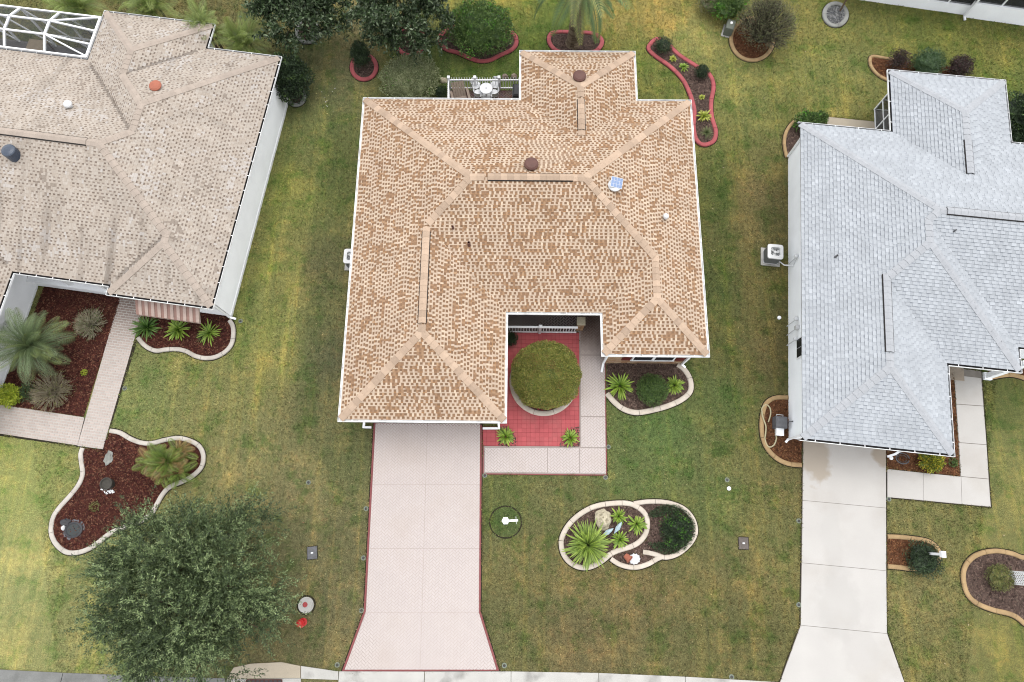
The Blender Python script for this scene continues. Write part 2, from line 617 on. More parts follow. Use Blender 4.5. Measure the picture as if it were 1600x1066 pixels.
MOWER = [((500, 170), (405, 475), 0.22, (1.14, 1.13, 1.12)), ((512, 175), (436, 590), 0.20, (1.14, 1.13, 1.12)), ((476, 300), (440, 640), 0.5, (1.1, 1.08, 1.04)),
         ((525, 200), (485, 640), 0.75, (0.80, 0.86, 0.85)), ((456, 230), (392, 470), 0.35, (0.86, 0.94, 0.85)), ((430, 480), (400, 640), 0.2, (1.2, 1.16, 1.0)),
         ((1150, 240), (1180, 520), 0.4, (1.16, 1.08, 1.05)), ((1125, 240), (1140, 700), 0.35, (0.82, 0.92, 0.84)), ((1170, 560), (1185, 1000), 0.3, (1.12, 1.06, 1.0)),
         ((760, 905), (1240, 925), 0.45, (1.1, 1.05, 1.0)), ((760, 960), (1235, 985), 0.4, (0.9, 0.92, 0.92)), ((1000, 15), (850, 28), 0.35, (1.12, 1.08, 1.0))]


def lawn_col(X, Y):
    X, Y = np.ravel(X), np.ravel(Y)
    d2 = (X[:, None] - _LP[None, :, 0]) ** 2 + (Y[:, None] - _LP[None, :, 1]) ** 2
    wgt = 1.0 / (d2 + 0.35) ** 1.6
    c = (wgt @ _LC) / wgt.sum(1, keepdims=True)
    # straw lines left by mower wheels on the strip between the beige and the tan house
    for (p, q, wd, k) in MOWER:
        a, b_ = G(*p), G(*q)
        dx, dy = b_[0] - a[0], b_[1] - a[1]
        l2 = dx * dx + dy * dy
        t = np.clip(((X - a[0]) * dx + (Y - a[1]) * dy) / l2, 0, 1)
        d = np.hypot(X - a[0] - t * dx, Y - a[1] - t * dy)
        f = np.exp(-(d / wd) ** 2)[:, None]
        c = c * (1 + f * (np.array(k) - 1))
    # lusher grass inside the ring round the lamp post
    a = G(790, 816)
    f = np.clip((0.8 - np.hypot(X - a[0], Y - a[1])) / 0.15, 0, 1)[:, None]
    return c * (1 + f * (np.array([0.66, 0.86, 0.75]) - 1))


def make_lawn():
    xs = np.concatenate([[-900, -300, -120, -60], np.arange(-36, 36.01, 0.25), [60, 120, 300, 900]])
    ys = np.concatenate([[-900, -300, -120, -40], np.arange(-14, 36.01, 0.25), [60, 120, 300, 900]])
    X, Y = np.meshgrid(xs, ys)
    nx, ny = len(xs), len(ys)
    V = np.stack([X.ravel(), Y.ravel(), np.zeros(nx * ny)], 1)
    I = np.arange(nx * ny).reshape(ny, nx)
    F = np.stack([I[:-1, :-1].ravel(), I[:-1, 1:].ravel(), I[1:, 1:].ravel(), I[1:, :-1].ravel()], 1)
    o = build('lawn', V, F, M['lawn'])
    at = o.data.attributes.new('col', 'FLOAT_COLOR', 'POINT')
    arr = np.ones((len(V), 4), dtype=np.float32)
    arr[:, :3] = lawn_col(V[:, 0], V[:, 1])
    at.data.foreach_set('color', arr.ravel())
    return tag(o, kind='structure')


make_lawn()

KEEP_OUT = []     # polygons where no grass grows


def sheet(name, poly, z, m, kind='structure', parent=None):
    """flat sheet with thin sides"""
    b = MB()
    b.prism(poly, -0.02, z)
    o = b.out(name, m, parent)
    if kind:
        o['kind'] = kind
    return o


def grow(poly, d):
    """push a polygon outward by d"""
    if area(poly) < 0:
        poly = list(reversed(poly))
    n = len(poly)
    out = []
    for i in range(n):
        a, b, c = Vector(poly[i - 1]), Vector(poly[i]), Vector(poly[(i + 1) % n])
        e1, e2 = (b - a).normalized(), (c - b).normalized()
        n1, n2 = Vector((e1.y, -e1.x)), Vector((e2.y, -e2.x))
        m_ = n1 + n2
        l2 = m_.length_squared
        m_ = m_ * (2.0 / l2) if l2 > 0.2 else n1
        out.append((b.x + m_.x * d, b.y + m_.y * d))
    return out


EDGES = []


def soil_under(poly, d=0.07):
    p = grow(poly, d)
    KEEP_OUT.append(p)
    EDGES.append((p, 90, 0.045))
    b = MB()
    b.prism(p, -0.03, 0.006)
    return tag(b.out('soil_edge', M['soil']), kind='structure')


# road and kerb along the bottom of the photograph
def strip(pts, offs):
    return [(x, y + offs) for x, y in pts]


KL = [(-400, 1020), (0, 1046.5), (70, 1050), (200, 1055), (352, 1060)]
KR = [(530, 1049), (600, 1049.5), (780, 1049), (900, 1050.5), (1000, 1054), (1120, 1060), (1218, 1066)]
kl = GP(KL)
kr = GP(KR)
road = [(-300, -9.0)] + [(x - 0.0, y - 0.42) for x, y in kl] + [(x, y - 0.42) for x, y in kr] + [(40, -8.2), (300, -9), (300, -16), (-300, -16)]
sheet('road', road, 0.012, M['asphalt'])


def kerb_run(line, width, m, seg=1.6, name='kerb', step=None):
    """kerb stones with a joint between them, built one by one"""
    L_ = smooth_line(line, False, 0.1)
    acc = 0
    cur = [L_[0]]
    segs = []
    for a, b in zip(L_, L_[1:]):
        acc += math.dist(a, b)
        cur.append(b)
        if acc >= seg:
            segs.append(cur)
            cur = [b]
            acc = 0
    if len(cur) > 2:
        segs.append(cur)
    root = None
    for sg in segs:
        p0, p1 = Vector(sg[0]), Vector(sg[-1])
        d = (p1 - p0).normalized()
        poly = [(p.x, p.y) for p in (p0 + d * 0.012, p1 - d * 0.012)]
        nrm = Vector((d.y, -d.x))
        if nrm.y > 0:
            nrm = -nrm
        q = [poly[0], poly[1], (poly[1][0] + nrm.x * width * 0.55, poly[1][1] + nrm.y * width * 0.55), (poly[0][0] + nrm.x * width * 0.55, poly[0][1] + nrm.y * width * 0.55),
             (poly[1][0] + nrm.x * width, poly[1][1] + nrm.y * width), (poly[0][0] + nrm.x * width, poly[0][1] + nrm.y * width)]
        V = [(*q[0], 0.05), (*q[1], 0.05), (*q[2], 0.075), (*q[3], 0.075), (*q[4], 0.03), (*q[5], 0.03),
             (*q[0], -0.05), (*q[1], -0.05), (*q[4], -0.05), (*q[5], -0.05)]
        F = [(0, 3, 2, 1), (3, 5, 4, 2), (0, 1, 7, 6), (5, 9, 8, 4), (0, 6, 9, 5, 3), (1, 2, 4, 8, 7)]
        if root is None:
            root = thing(name, (sg[0][0], sg[0][1], 0), *KERB_LABEL[name])
        o = build('kerb_stone', V, F, m, root)
        o.location = (-root.location.x, -root.location.y, 0)
    return root


KERB_LABEL = {
    'kerb': ('pale concrete street kerb below the cream driveway and the brown lawn', 'kerb'),
    'street_kerb': ('dark grey street kerb beneath the lawn beside the big leafy tree', 'kerb'),
}
kerb_run(kr, 0.95, M['concrete_old'], 3.55)
kerb_run(kl, 0.6, M['kerb_dark'], 3.3, 'street_kerb')

# storm drain inlet in the kerb
sd0 = G(440, 1052)
drain = thing('storm_drain', (sd0[0], sd0[1], 0), 'concrete storm drain inlet with a rusty iron grate at the street edge', 'storm drain')


def rel(pts, o):
    return [(x - o.location.x, y - o.location.y) for x, y in pts]


b = MB()
b.prism(rel(GP([(354, 1062), (366, 1043), (392, 1037), (440, 1034.5), (470, 1040.5), (470, 1059), (440, 1059), (384, 1060)]), drain), -0.05, 0.065)
b.out('apron', mat('inlet_concrete', A(214, 200, 176), 0.92, 0.08, 1.5, fine=0.08, bscale=35, dirt=A(160, 150, 130), dirt_amt=0.5), drain)
b = MB()
b.prism(rel(GP([(471, 1040.5), (529, 1049), (529, 1062), (471, 1060)]), drain), -0.05, 0.062)
b.out('kerb_return', M['concrete_old'], drain)
b = MB()
b.prism(rel(GP([(384, 1061), (442, 1060), (470, 1060), (472, 1085), (350, 1086), (350, 1061)]), drain), -0.05, 0.02)
b.out('pan', M['concrete_old'], drain)
b = MB()
x0, y0 = rel([G(386, 1062)], drain)[0]
x1, y1 = rel([G(440, 1074)], drain)[0]
b.box(x0, x1, y1, y0, 0.02, 0.026)
b.out('pit', M['black'], drain)
b = MB()
for i in range(9):
    xx = x0 + (x1 - x0) * i / 8
    b.box(xx - 0.02, xx + 0.02, y1, y0, 0.026, 0.05)
for i in range(3):
    yy = y1 + (y0 - y1) * i / 2
    b.box(x0, x1, yy - 0.02, yy + 0.02, 0.028, 0.052)
b.out('grate', M['rust'], drain)

# ------------------------------------------------------------------ paving


def herringbone(clip, ang, wp=0.1, org=(0, 0), z0=0.0, z1=0.03, gap=0.008, colf=None):
    """pavers of wp x 2 wp clipped to a convex panel"""
    if area(clip) < 0:
        clip = list(reversed(clip))
    mb = MB()
    ca, sa = math.cos(ang), math.sin(ang)
    L_ = [((x - org[0]) * ca + (y - org[1]) * sa, -(x - org[0]) * sa + (y - org[1]) * ca) for x, y in clip]
    us = [p[0] / wp for p in L_]
    vs = [p[1] / wp for p in L_]
    g = gap / wp / 2
    for i in range(int(min(us)) - 4, int(max(us)) + 4):
        for j in range(int(min(vs)) - 4, int(max(vs)) + 4):
            r = (i - j) % 4
            if r == 0:
                c = [(i + g, j + g), (i + 2 - g, j + g), (i + 2 - g, j + 1 - g), (i + g, j + 1 - g)]
            elif r == 3:
                c = [(i + g, j - 0 + g), (i + 1 - g, j + g), (i + 1 - g, j + 2 - g), (i + g, j + 2 - g)]
            else:
                continue
            pl = clip_convex([(u * wp, v * wp) for u, v in c], L_)
            if len(pl) < 3 or abs(area(pl)) < 1e-4:
                continue
            wpl = [(u * ca - v * sa + org[0], u * sa + v * ca + org[1]) for u, v in pl]
            n = len(wpl)
            zz = z1 + random.uniform(-0.0015, 0.0015)
            V = [(x, y, zz) for x, y in wpl] + [(x, y, z0) for x, y in wpl]
            F = [tuple(range(n))] + [(k, k + n, (k + 1) % n + n, (k + 1) % n) for k in range(n)]
            mb.add(V, F, colf(wpl[0][0], wpl[0][1]) if colf else (0.5, 0.5, 0.5))
    return mb


def grid_pavers(clip, ang, wx, wy, org, bond=0.0, z0=0.0, z1=0.03, gap=0.01, colf=None):
    if area(clip) < 0:
        clip = list(reversed(clip))
    mb = MB()
    ca, sa = math.cos(ang), math.sin(ang)
    L_ = [((x - org[0]) * ca + (y - org[1]) * sa, -(x - org[0]) * sa + (y - org[1]) * ca) for x, y in clip]
    g = gap / 2
    for j in range(int(min(p[1] for p in L_) / wy) - 2, int(max(p[1] for p in L_) / wy) + 2):
        off = bond * wx * (j % 2)
        for i in range(int(min(p[0] for p in L_) / wx) - 2, int(max(p[0] for p in L_) / wx) + 2):
            u0, v0 = i * wx + off, j * wy
            pl = clip_convex([(u0 + g, v0 + g), (u0 + wx - g, v0 + g), (u0 + wx - g, v0 + wy - g), (u0 + g, v0 + wy - g)], L_)
            if len(pl) < 3 or abs(area(pl)) < 1e-4:
                continue
            wpl = [(u * ca - v * sa + org[0], u * sa + v * ca + org[1]) for u, v in pl]
            n = len(wpl)
            zz = z1 + random.uniform(-0.002, 0.002)
            V = [(x, y, zz) for x, y in wpl] + [(x, y, z0) for x, y in wpl]
            F = [tuple(range(n))] + [(k, k + n, (k + 1) % n + n, (k + 1) % n) for k in range(n)]
            mb.add(V, F, colf(wpl[0][0], wpl[0][1]) if colf else (0.5, 0.5, 0.5))
    return mb


def shrink(poly, d):
    return grow(poly, -d)


def joint_mat(name, c):
    return mat(name, c, 0.95, 0.08, 3)


def paved(name, outline, panels, kind_f, joint_m, border=None, z=0.03):
    """a paved area: a bed sheet, a painted border, panels of pavers as one part each"""
    o = sheet(name, outline, z - 0.012, joint_m)
    KEEP_OUT.append(outline)
    for p in panels:
        mb = kind_f(p)
        q = mb.out('paver_panel', M['paver'], o, usecol=True)
        q['kind'] = 'stuff'
    return o


DRIVE = GP([(584, 661), (753, 664), (751, 955), (780, 1048), (534, 1050), (568.5, 955)])
soil_under(DRIVE, 0.05)
rows = [(661.5, 757), (757, 857), (857, 957.5)]


def lerp(a, b, t):
    return (a[0] + (b[0] - a[0]) * t, a[1] + (b[1] - a[1]) * t)


def edge_at(y, pts):
    for (xa, ya), (xb, yb) in zip(pts, pts[1:]):
        if ya <= y <= yb:
            return xa + (xb - xa) * (y - ya) / (yb - ya)
    return pts[-1][0]


dl = [(587, 660), (572, 957.5), (538, 1047.5)]
dm = [(668, 660), (659.5, 957.5), (656.5, 1047)]
dr = [(750.5, 660), (748.5, 957.5), (776, 1047)]
pans = []
for (ya, yb) in rows + [(957.5, 1046.5)]:
    for lft, rgt in ((dl, dm), (dm, dr)):
        pans.append(shrink(GP([(edge_at(ya, lft), ya), (edge_at(ya, rgt), ya), (edge_at(yb, rgt), yb), (edge_at(yb, lft), yb)]), 0.007))


def pcol(base, sp=0.03):
    def f(x, y):
        k = 1 + random.uniform(-sp, sp)
        return (base[0] * k, base[1] * k, base[2] * k)
    return f


PINKISH = A(238, 225, 218)
drive = paved('driveway', shrink(DRIVE, 0.0), pans, lambda p: herringbone(p, math.radians(45), 0.1, G(668, 700), 0.0, 0.031, 0.011, pcol(PINKISH, 0.02)), joint_mat('driveway_joint', A(204, 188, 180)))
# painted border line round the driveway
b = MB()
ring = DRIVE
inn = shrink(DRIVE, 0.085)
if area(ring) < 0:
    ring = list(reversed(ring))
for i in range(len(ring)):
    j = (i + 1) % len(ring)
    V = [(*ring[i], 0.024), (*ring[j], 0.024), (*inn[j], 0.024), (*inn[i], 0.024)]
    b.add(V, [(0, 1, 2, 3)])
b.out('painted_border', M['red_paint'], drive)

# walkway round the courtyard
WALK = GP([(755, 697), (905.5, 698), (905, 470), (944, 470), (948, 742), (755, 740)])
soil_under(GP([(756, 697), (944, 560), (948, 742), (756, 740)]), 0.05)


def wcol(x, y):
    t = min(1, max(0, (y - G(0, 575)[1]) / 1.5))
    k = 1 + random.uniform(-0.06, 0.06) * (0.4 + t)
    c = mixc(PINKISH, A(136, 114, 104), t)  # darker toward the porch: eave shade and faded paint, both in the colour
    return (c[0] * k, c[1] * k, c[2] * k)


wp = [[(758, 700), (855, 700.5), (855, 738.5), (758, 737.5)], [(856, 700.5), (905, 700.5), (905, 739.5), (856, 738.8)], [(906.5, 700.5), (946, 701), (946.5, 740), (906.5, 739.7)],
      [(907.5, 652), (945.6, 652.5), (946, 699), (907.5, 698.5)], [(907, 556), (944.8, 556.5), (945.5, 650.5), (907.5, 650)], [(906.8, 470), (944.2, 470), (944.7, 554.5), (907, 554)]]
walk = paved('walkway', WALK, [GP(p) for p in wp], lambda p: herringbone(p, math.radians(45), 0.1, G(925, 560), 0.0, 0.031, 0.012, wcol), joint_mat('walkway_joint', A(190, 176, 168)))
b = MB()
for (p, q) in (((755, 740.6), (948, 742.6)), ((945.2, 560), (947.6, 742.6)), ((755, 697), (755, 740.6))):
    b.bar((*G(*p), 0.022), (*G(*q), 0.022), 0.05, 0.012)
b.out('painted_border', M['red_paint'], walk)
PORCH = GP([(786, 440), (906, 440), (906, 519), (786, 517)])
porch = paved('porch_floor', PORCH, [PORCH], lambda p: herringbone(p, math.radians(45), 0.1, G(925, 560), 0.0, 0.034, 0.024, lambda x, y: tuple(v * random.uniform(0.9, 1.1) for v in A(112, 98, 96))), joint_mat('porch_joint', A(196, 186, 178)), z=0.036)  # same pavers as the walk; porch shade and dirt included in their dark colour

# red tiled courtyard
RED = GP([(780, 518), (905, 520), (905.5, 698), (754, 697), (754, 667), (780, 667)])
redj = joint_mat('courtyard_joint', A(168, 60, 72))
court = sheet('courtyard', RED, 0.018, redj)
KEEP_OUT.append(RED)


def rcol(x, y):
    k = random.uniform(0.90, 1.08)
    c = A(214, 104, 107)
    return (c[0] * k, c[1] * k, c[2] * k)


for p in (GP([(781, 519), (904.5, 521), (905, 697), (781, 696.5)]), GP([(755, 668), (780.6, 668), (780.6, 696.5), (755, 696)])):
    q = grid_pavers(p, 0.0, 0.2, 0.2, G(850, 690), 0.0, 0.0, 0.03, 0.008, rcol).out('paver_panel', M['red_tile'], court, usecol=True)
    q['kind'] = 'stuff'

# concrete drive and walk of the grey house


def stained(name, spots, most=0.75):
    m = M['concrete'].copy()
    m.name = name
    t = m.node_tree
    N, L = t.nodes, t.links
    b_ = N['Principled BSDF']
    c = b_.inputs['Base Color'].links[0].from_socket
    geo = N.new('ShaderNodeNewGeometry')
    for (x, y, sx_, sy_, col) in spots:
        mp = N.new('ShaderNodeVectorMath')
        mp.operation = 'SUBTRACT'
        mp.inputs[1].default_value = (x, y, 0.03)
        L.new(geo.outputs['Position'], mp.inputs[0])
        ml = N.new('ShaderNodeVectorMath')
        ml.operation = 'MULTIPLY'
        ml.inputs[1].default_value = (1 / sx_, 1 / sy_, 0)
        L.new(mp.outputs[0], ml.inputs[0])
        ln = N.new('ShaderNodeVectorMath')
        ln.operation = 'LENGTH'
        L.new(ml.outputs[0], ln.inputs[0])
        nz = N.new('ShaderNodeTexNoise')
        nz.inputs['Scale'].default_value = 2.2
        nz.inputs['Detail'].default_value = 5
        L.new(geo.outputs['Position'], nz.inputs['Vector'])
        ad = N.new('ShaderNodeMath')
        ad.operation = 'ADD'
        L.new(ln.outputs['Value'], ad.inputs[0])
        L.new(nz.outputs['Fac'], ad.inputs[1])
        mr = N.new('ShaderNodeMapRange')
        mr.inputs['From Min'].default_value = 1.55
        mr.inputs['From Max'].default_value = 1.25
        mr.inputs['To Max'].default_value = most
        L.new(ad.outputs[0], mr.inputs['Value'])
        mx = N.new('ShaderNodeMix')
        mx.data_type = 'RGBA'
        L.new(mr.outputs[0], mx.inputs['Factor'])
        L.new(c, mx.inputs[6])
        mx.inputs[7].default_value = (*col, 1)
        c = mx.outputs[2]
    L.new(c, b_.inputs['Base Color'])
    return m


s1, s2_, s3 = G(1272, 705), G(1378, 712), G(1320, 960)
M['slab_stained'] = stained('stained_concrete', [(s1[0], s1[1], 0.75, 1.5, A(196, 180, 158)), (s2_[0], s2_[1], 0.45, 0.55, A(186, 168, 144))])
s4, s5 = G(1310, 945), G(1345, 1015)
M['slab_smudged'] = stained('smudged_concrete', [(s4[0], s4[1], 1.0, 1.6, A(212, 208, 201)), (s5[0], s5[1], 0.8, 1.2, A(216, 211, 204)), (G(1300, 840)[0], G(1300, 840)[1], 0.5, 1.4, A(217, 213, 206))], 0.45)
GD = [(1254.5, 684), (1384, 700), (1385, 986), (1414, 1072), (1216, 1072), (1250.5, 976)]
soil_under(GP(GD), 0.05)
gd = sheet('driveway', GP(GD), 0.012, joint_mat('slab_joint', A(160, 152, 142)))
gl = [(1255, 684), (1251, 976), (1215, 1075)]
gr_ = [(1384, 700), (1384.5, 987), (1416, 1075)]
cut = [(684, 700), (782, 794), (879.5, 892), (977, 990), (1072, 1075)]
for (a0, a1), (b0, b1) in zip(cut, cut[1:]):
    pl = GP([(edge_at(a0, gl), a0), (edge_at(a1, gr_), a1), (edge_at(b1, gr_), b1), (edge_at(b0, gl), b0)])
    b = MB()
    b.prism(shrink(pl, 0.008), 0.0, 0.03)
    b.out('slab', M['slab_stained'] if a0 == 684 else M['slab_smudged'], gd)
GW = [(1385.5, 733), (1500, 745), (1490, 575), (1533, 580), (1548, 792.5), (1385.5, 777)]
soil_under(GP(GW), 0.05)
KEEP_OUT.append(GP(GD))
gw = sheet('walkway', GP(GW), 0.012, joint_mat('walk_slab_joint', A(164, 156, 146)))
for pl in ([(1386, 733), (1442, 739), (1442, 782), (1386, 777)], [(1442, 739), (1501, 745), (1502.5, 788), (1442, 782)], [(1501, 745), (1544, 749), (1547.5, 792), (1502.5, 788)],
           [(1497.5, 692), (1541, 695.5), (1544, 748.5), (1501, 744.5)], [(1493.5, 632), (1536, 635), (1541, 695), (1497.5, 691.5)], [(1490, 586), (1532.5, 591), (1536, 634.5), (1493.5, 631.5)]):
    b = MB()
    b.prism(shrink(GP(pl), 0.007), 0.0, 0.03)
    b.out('slab', M['concrete'], gw)
# small slab behind the grey house
PS = GP([(1291, 183), (1365, 190.5), (1372, 209), (1293, 198)])
soil_under(PS, 0.04)
sheet('patio', PS, 0.03, mat('patio_concrete', A(205, 192, 170), 0.9, 0.05, 2, fine=0.05))
# water stains on the grey drive
b = MB()

# brick walk of the beige house
LW1 = GP([(190, 455), (232, 455), (216.5, 524), (161, 702), (124, 697), (132, 652)])
LWv = GP([(190, 455), (232, 455), (161, 702), (121.5, 697)])
LWh = GP([(-90, 619), (132.3, 652.5), (121.5, 696.2), (-90, 664)])
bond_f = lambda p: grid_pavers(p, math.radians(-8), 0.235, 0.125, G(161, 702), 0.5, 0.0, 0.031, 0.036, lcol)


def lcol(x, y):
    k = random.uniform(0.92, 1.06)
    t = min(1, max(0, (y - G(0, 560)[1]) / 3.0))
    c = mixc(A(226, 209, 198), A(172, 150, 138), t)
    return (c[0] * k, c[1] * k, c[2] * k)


soil_under(GP([(216, 524), (161, 703), (-90, 667), (-90, 640), (130, 660)]), 0.04)
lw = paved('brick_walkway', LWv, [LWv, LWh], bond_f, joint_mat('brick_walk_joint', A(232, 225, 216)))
b = MB()
b.prism(LWh, -0.02, 0.0175)
q = b.out('joint_bed', joint_mat('brick_walk_joint_bed', A(232, 225, 216)), lw)
KEEP_OUT.append(LWh)

# ------------------------------------------------------------------ houses
PITCH = 5.0 / 12.0
EAVE = 2.75


class Roof:
    """a roof made of hipped blocks (x0, x1, y0, y1) that share eave height and pitch"""

    def __init__(s, rects, pitch=PITCH, eave=EAVE):
        s.R, s.p, s.e = rects, pitch, eave
        s._cap = {}

    def hi(s, i, x, y):
        x0, x1, y0, y1 = s.R[i]
        return min(x - x0, x1 - x, y - y0, y1 - y)

    def h(s, x, y):
        return max(s.hi(i, x, y) for i in range(len(s.R)))

    def z(s, x, y):
        return s.e + s.p * max(0.0, s.h(x, y))

    def shingles(s, name, parent, style):
        """every tab of every course as raised geometry, joined: thousands of small tabs"""
        ev = style['course'] * math.cos(math.atan(s.p))
        mb = MB()
        V, F, Cc = mb.V, mb.F, mb.C
        tabs = {}
        for i, (x0, x1, y0, y1) in enumerate(s.R):
            W, D = x1 - x0, y1 - y0
            dmax = min(W, D) / 2
            for side in 'SNWE':
                lo, hi = (x0, x1) if side in 'SN' else (y0, y1)
                seed = {'S': 1, 'N': 2, 'W': 3, 'E': 4}[side]
                base = {'S': y0, 'N': y1, 'W': x0, 'E': x1}[side]

                def pt(u, v, dz):
                    if side == 'S':
                        x, y = u, y0 + v
                    elif side == 'N':
                        x, y = u, y1 - v
                    elif side == 'W':
                        x, y = x0 + v, u
                    else:
                        x, y = x1 - v, u
                    return (x, y, s.e + s.p * v + dz)
                k = 0
                v0 = -0.03
                while v0 < dmax - 0.01:
                    v1 = min(v0 + ev, dmax)
                    rng = random.Random(seed * 7919 + k * 104729 + int(base * 100))
                    per = style['tooth'] + style['gap']
                    u = -120 * per - per * rng.uniform(0, 1)
                    ti = 0
                    tooth = True
                    while u < hi:
                        wd = (style['tooth'] if tooth else style['gap']) * rng.uniform(0.86, 1.14)
                        ua, ub = u, u + wd
                        u = ub
                        rr = rng.random()
                        r2 = rng.random()
                        ti += 1
                        was = tooth
                        tooth = not tooth
                        vv0, vv1 = max(v0, 0), v1
                        a0, b0 = max(ua, lo + vv0), min(ub, hi - vv0)
                        a1, b1 = max(ua, lo + vv1), min(ub, hi - vv1)
                        if b0 <= a0:
                            continue
                        wide = (b0 - a0) + max(0.0, b1 - a1)
                        if b1 < a1:
                            a1 = b1 = min(max((a1 + b1) / 2, a0), b0)
                        # hidden under another block, or drawn by it
                        hid = True
                        for (uu, vv) in ((a0, v0), (b0, v0), (a1, v1), (b1, v1)):
                            q = pt(uu, vv, 0)
                            oth = max([s.hi(j, q[0], q[1]) for j in range(len(s.R)) if j != i] + [-1])
                            if oth < max(vv, 0) + 0.03:
                                hid = False
                        if hid:
                            continue
                        um, vm_ = (a0 + b0) / 2, (v0 + v1) / 2
                        cl = mnoise.noise(Vector((um * style['cs'] * 0.8, vm_ * style['cs'] * 1.7, seed * 3.7)))
                        cl += 0.8 * mnoise.noise(Vector((um * style['cs'] * 2.0, vm_ * style['cs'] * 4.2, seed * 5.1)))
                        if was:
                            t0, t1 = style['butt'], 0.004
                            col = style['light'](cl, rr, r2)
                            n = 0
                            tv = [pt(a0, v0, t0), pt(b0, v0, t0), pt(b1, v1, t1), pt(a1, v1, t1),
                                  pt(a0, v0, -0.01), pt(b0, v0, -0.01), pt(b1, v1, -0.01), pt(a1, v1, -0.01)]
                            tf = [(n, n + 1, n + 2, n + 3), (n + 4, n + 5, n + 1, n), (n + 1, n + 5, n + 6, n + 2), (n + 3, n + 7, n + 4, n)]
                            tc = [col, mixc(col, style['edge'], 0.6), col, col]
                        else:
                            t0, t1 = style['butt'] * 0.45, 0.002
                            vm = v0 + (v1 - v0) * style['dash']
                            tm = t0 + (t1 - t0) * style['dash']
                            am, bm = a0 + (a1 - a0) * style['dash'], b0 + (b1 - b0) * style['dash']
                            n = 0
                            tv = [pt(a0, v0, t0), pt(b0, v0, t0), pt(bm, vm, tm), pt(am, vm, tm), pt(b1, v1, t1), pt(a1, v1, t1), pt(a0, v0, -0.01), pt(b0, v0, -0.01)]
                            tf = [(n, n + 1, n + 2, n + 3), (n + 3, n + 2, n + 4, n + 5), (n + 6, n + 7, n + 1, n)]
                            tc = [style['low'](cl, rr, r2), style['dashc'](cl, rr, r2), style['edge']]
                        if 'streak' in style:
                            q = pt(um, vm_, 0)
                            dd = 0.13
                            lap = (s.h(q[0] + dd, q[1]) + s.h(q[0] - dd, q[1]) + s.h(q[0], q[1] + dd) + s.h(q[0], q[1] - dd)) / 4 - s.h(q[0], q[1])
                            nv = 1.0 if lap > 0.006 and vm_ > 0.2 else 0.0
                            amt = style['streak'](side, um, vm_, nv)
                            tc = [mixc(c_, style['soot'], amt) for c_ in tc]
                        key = (side, round(base, 2), k, ti)
                        if key not in tabs or tabs[key][0] < wide:
                            tabs[key] = (wide, tv, tf, tc)
                    v0 += ev
                    k += 1
        for _, tv, tf, tc in tabs.values():
            n = len(V)
            V += tv
            F += [tuple(i_ + n for i_ in f) for f in tf]
            Cc += tc
        # orient: make the tabs face upward
        for idx, f in enumerate(F):
            a, b_, c_ = (Vector(V[f[0]]), Vector(V[f[1]]), Vector(V[f[2]]))
            if (b_ - a).cross(c_ - a).z < -1e-9:
                F[idx] = tuple(reversed(f))
        o = mb.out(name, M['shingle'], parent, usecol=True)
        o['kind'] = 'stuff'
        return o

    def deck(s, parent, m):
        mb = MB()
        for (x0, x1, y0, y1) in s.R:
            d = min(x1 - x0, y1 - y0) / 2
            e, t = s.e - 0.03, s.e - 0.03 + s.p * d
            if x1 - x0 > y1 - y0:
                r0, r1 = (x0 + d, (y0 + y1) / 2, t), (x1 - d, (y0 + y1) / 2, t)
                V = [(x0, y0, e), (x1, y0, e), (x1, y1, e), (x0, y1, e), r0, r1]
                F = [(0, 1, 5, 4), (1, 2, 5), (2, 3, 4, 5), (3, 0, 4)]
            else:
                r0, r1 = ((x0 + x1) / 2, y0 + d, t), ((x0 + x1) / 2, y1 - d, t)
                V = [(x0, y0, e), (x1, y0, e), (x1, y1, e), (x0, y1, e), r0, r1]
                F = [(0, 1, 4), (1, 2, 5, 4), (2, 3, 5), (3, 0, 4, 5)]
            mb.add(V, F)
        return mb.out('roof', m, parent)

    def lines(s):
        L_ = []
        for i, (x0, x1, y0, y1) in enumerate(s.R):
            d = min(x1 - x0, y1 - y0) / 2
            if x1 - x0 > y1 - y0:
                a, b_ = (x0 + d, (y0 + y1) / 2), (x1 - d, (y0 + y1) / 2)
                L_ += [(i, (x0, y0), a), (i, (x0, y1), a), (i, (x1, y0), b_), (i, (x1, y1), b_), (i, a, b_)]
            else:
                a, b_ = ((x0 + x1) / 2, y0 + d), ((x0 + x1) / 2, y1 - d)
                L_ += [(i, (x0, y0), a), (i, (x1, y0), a), (i, (x0, y1), b_), (i, (x1, y1), b_), (i, a, b_)]
        return L_

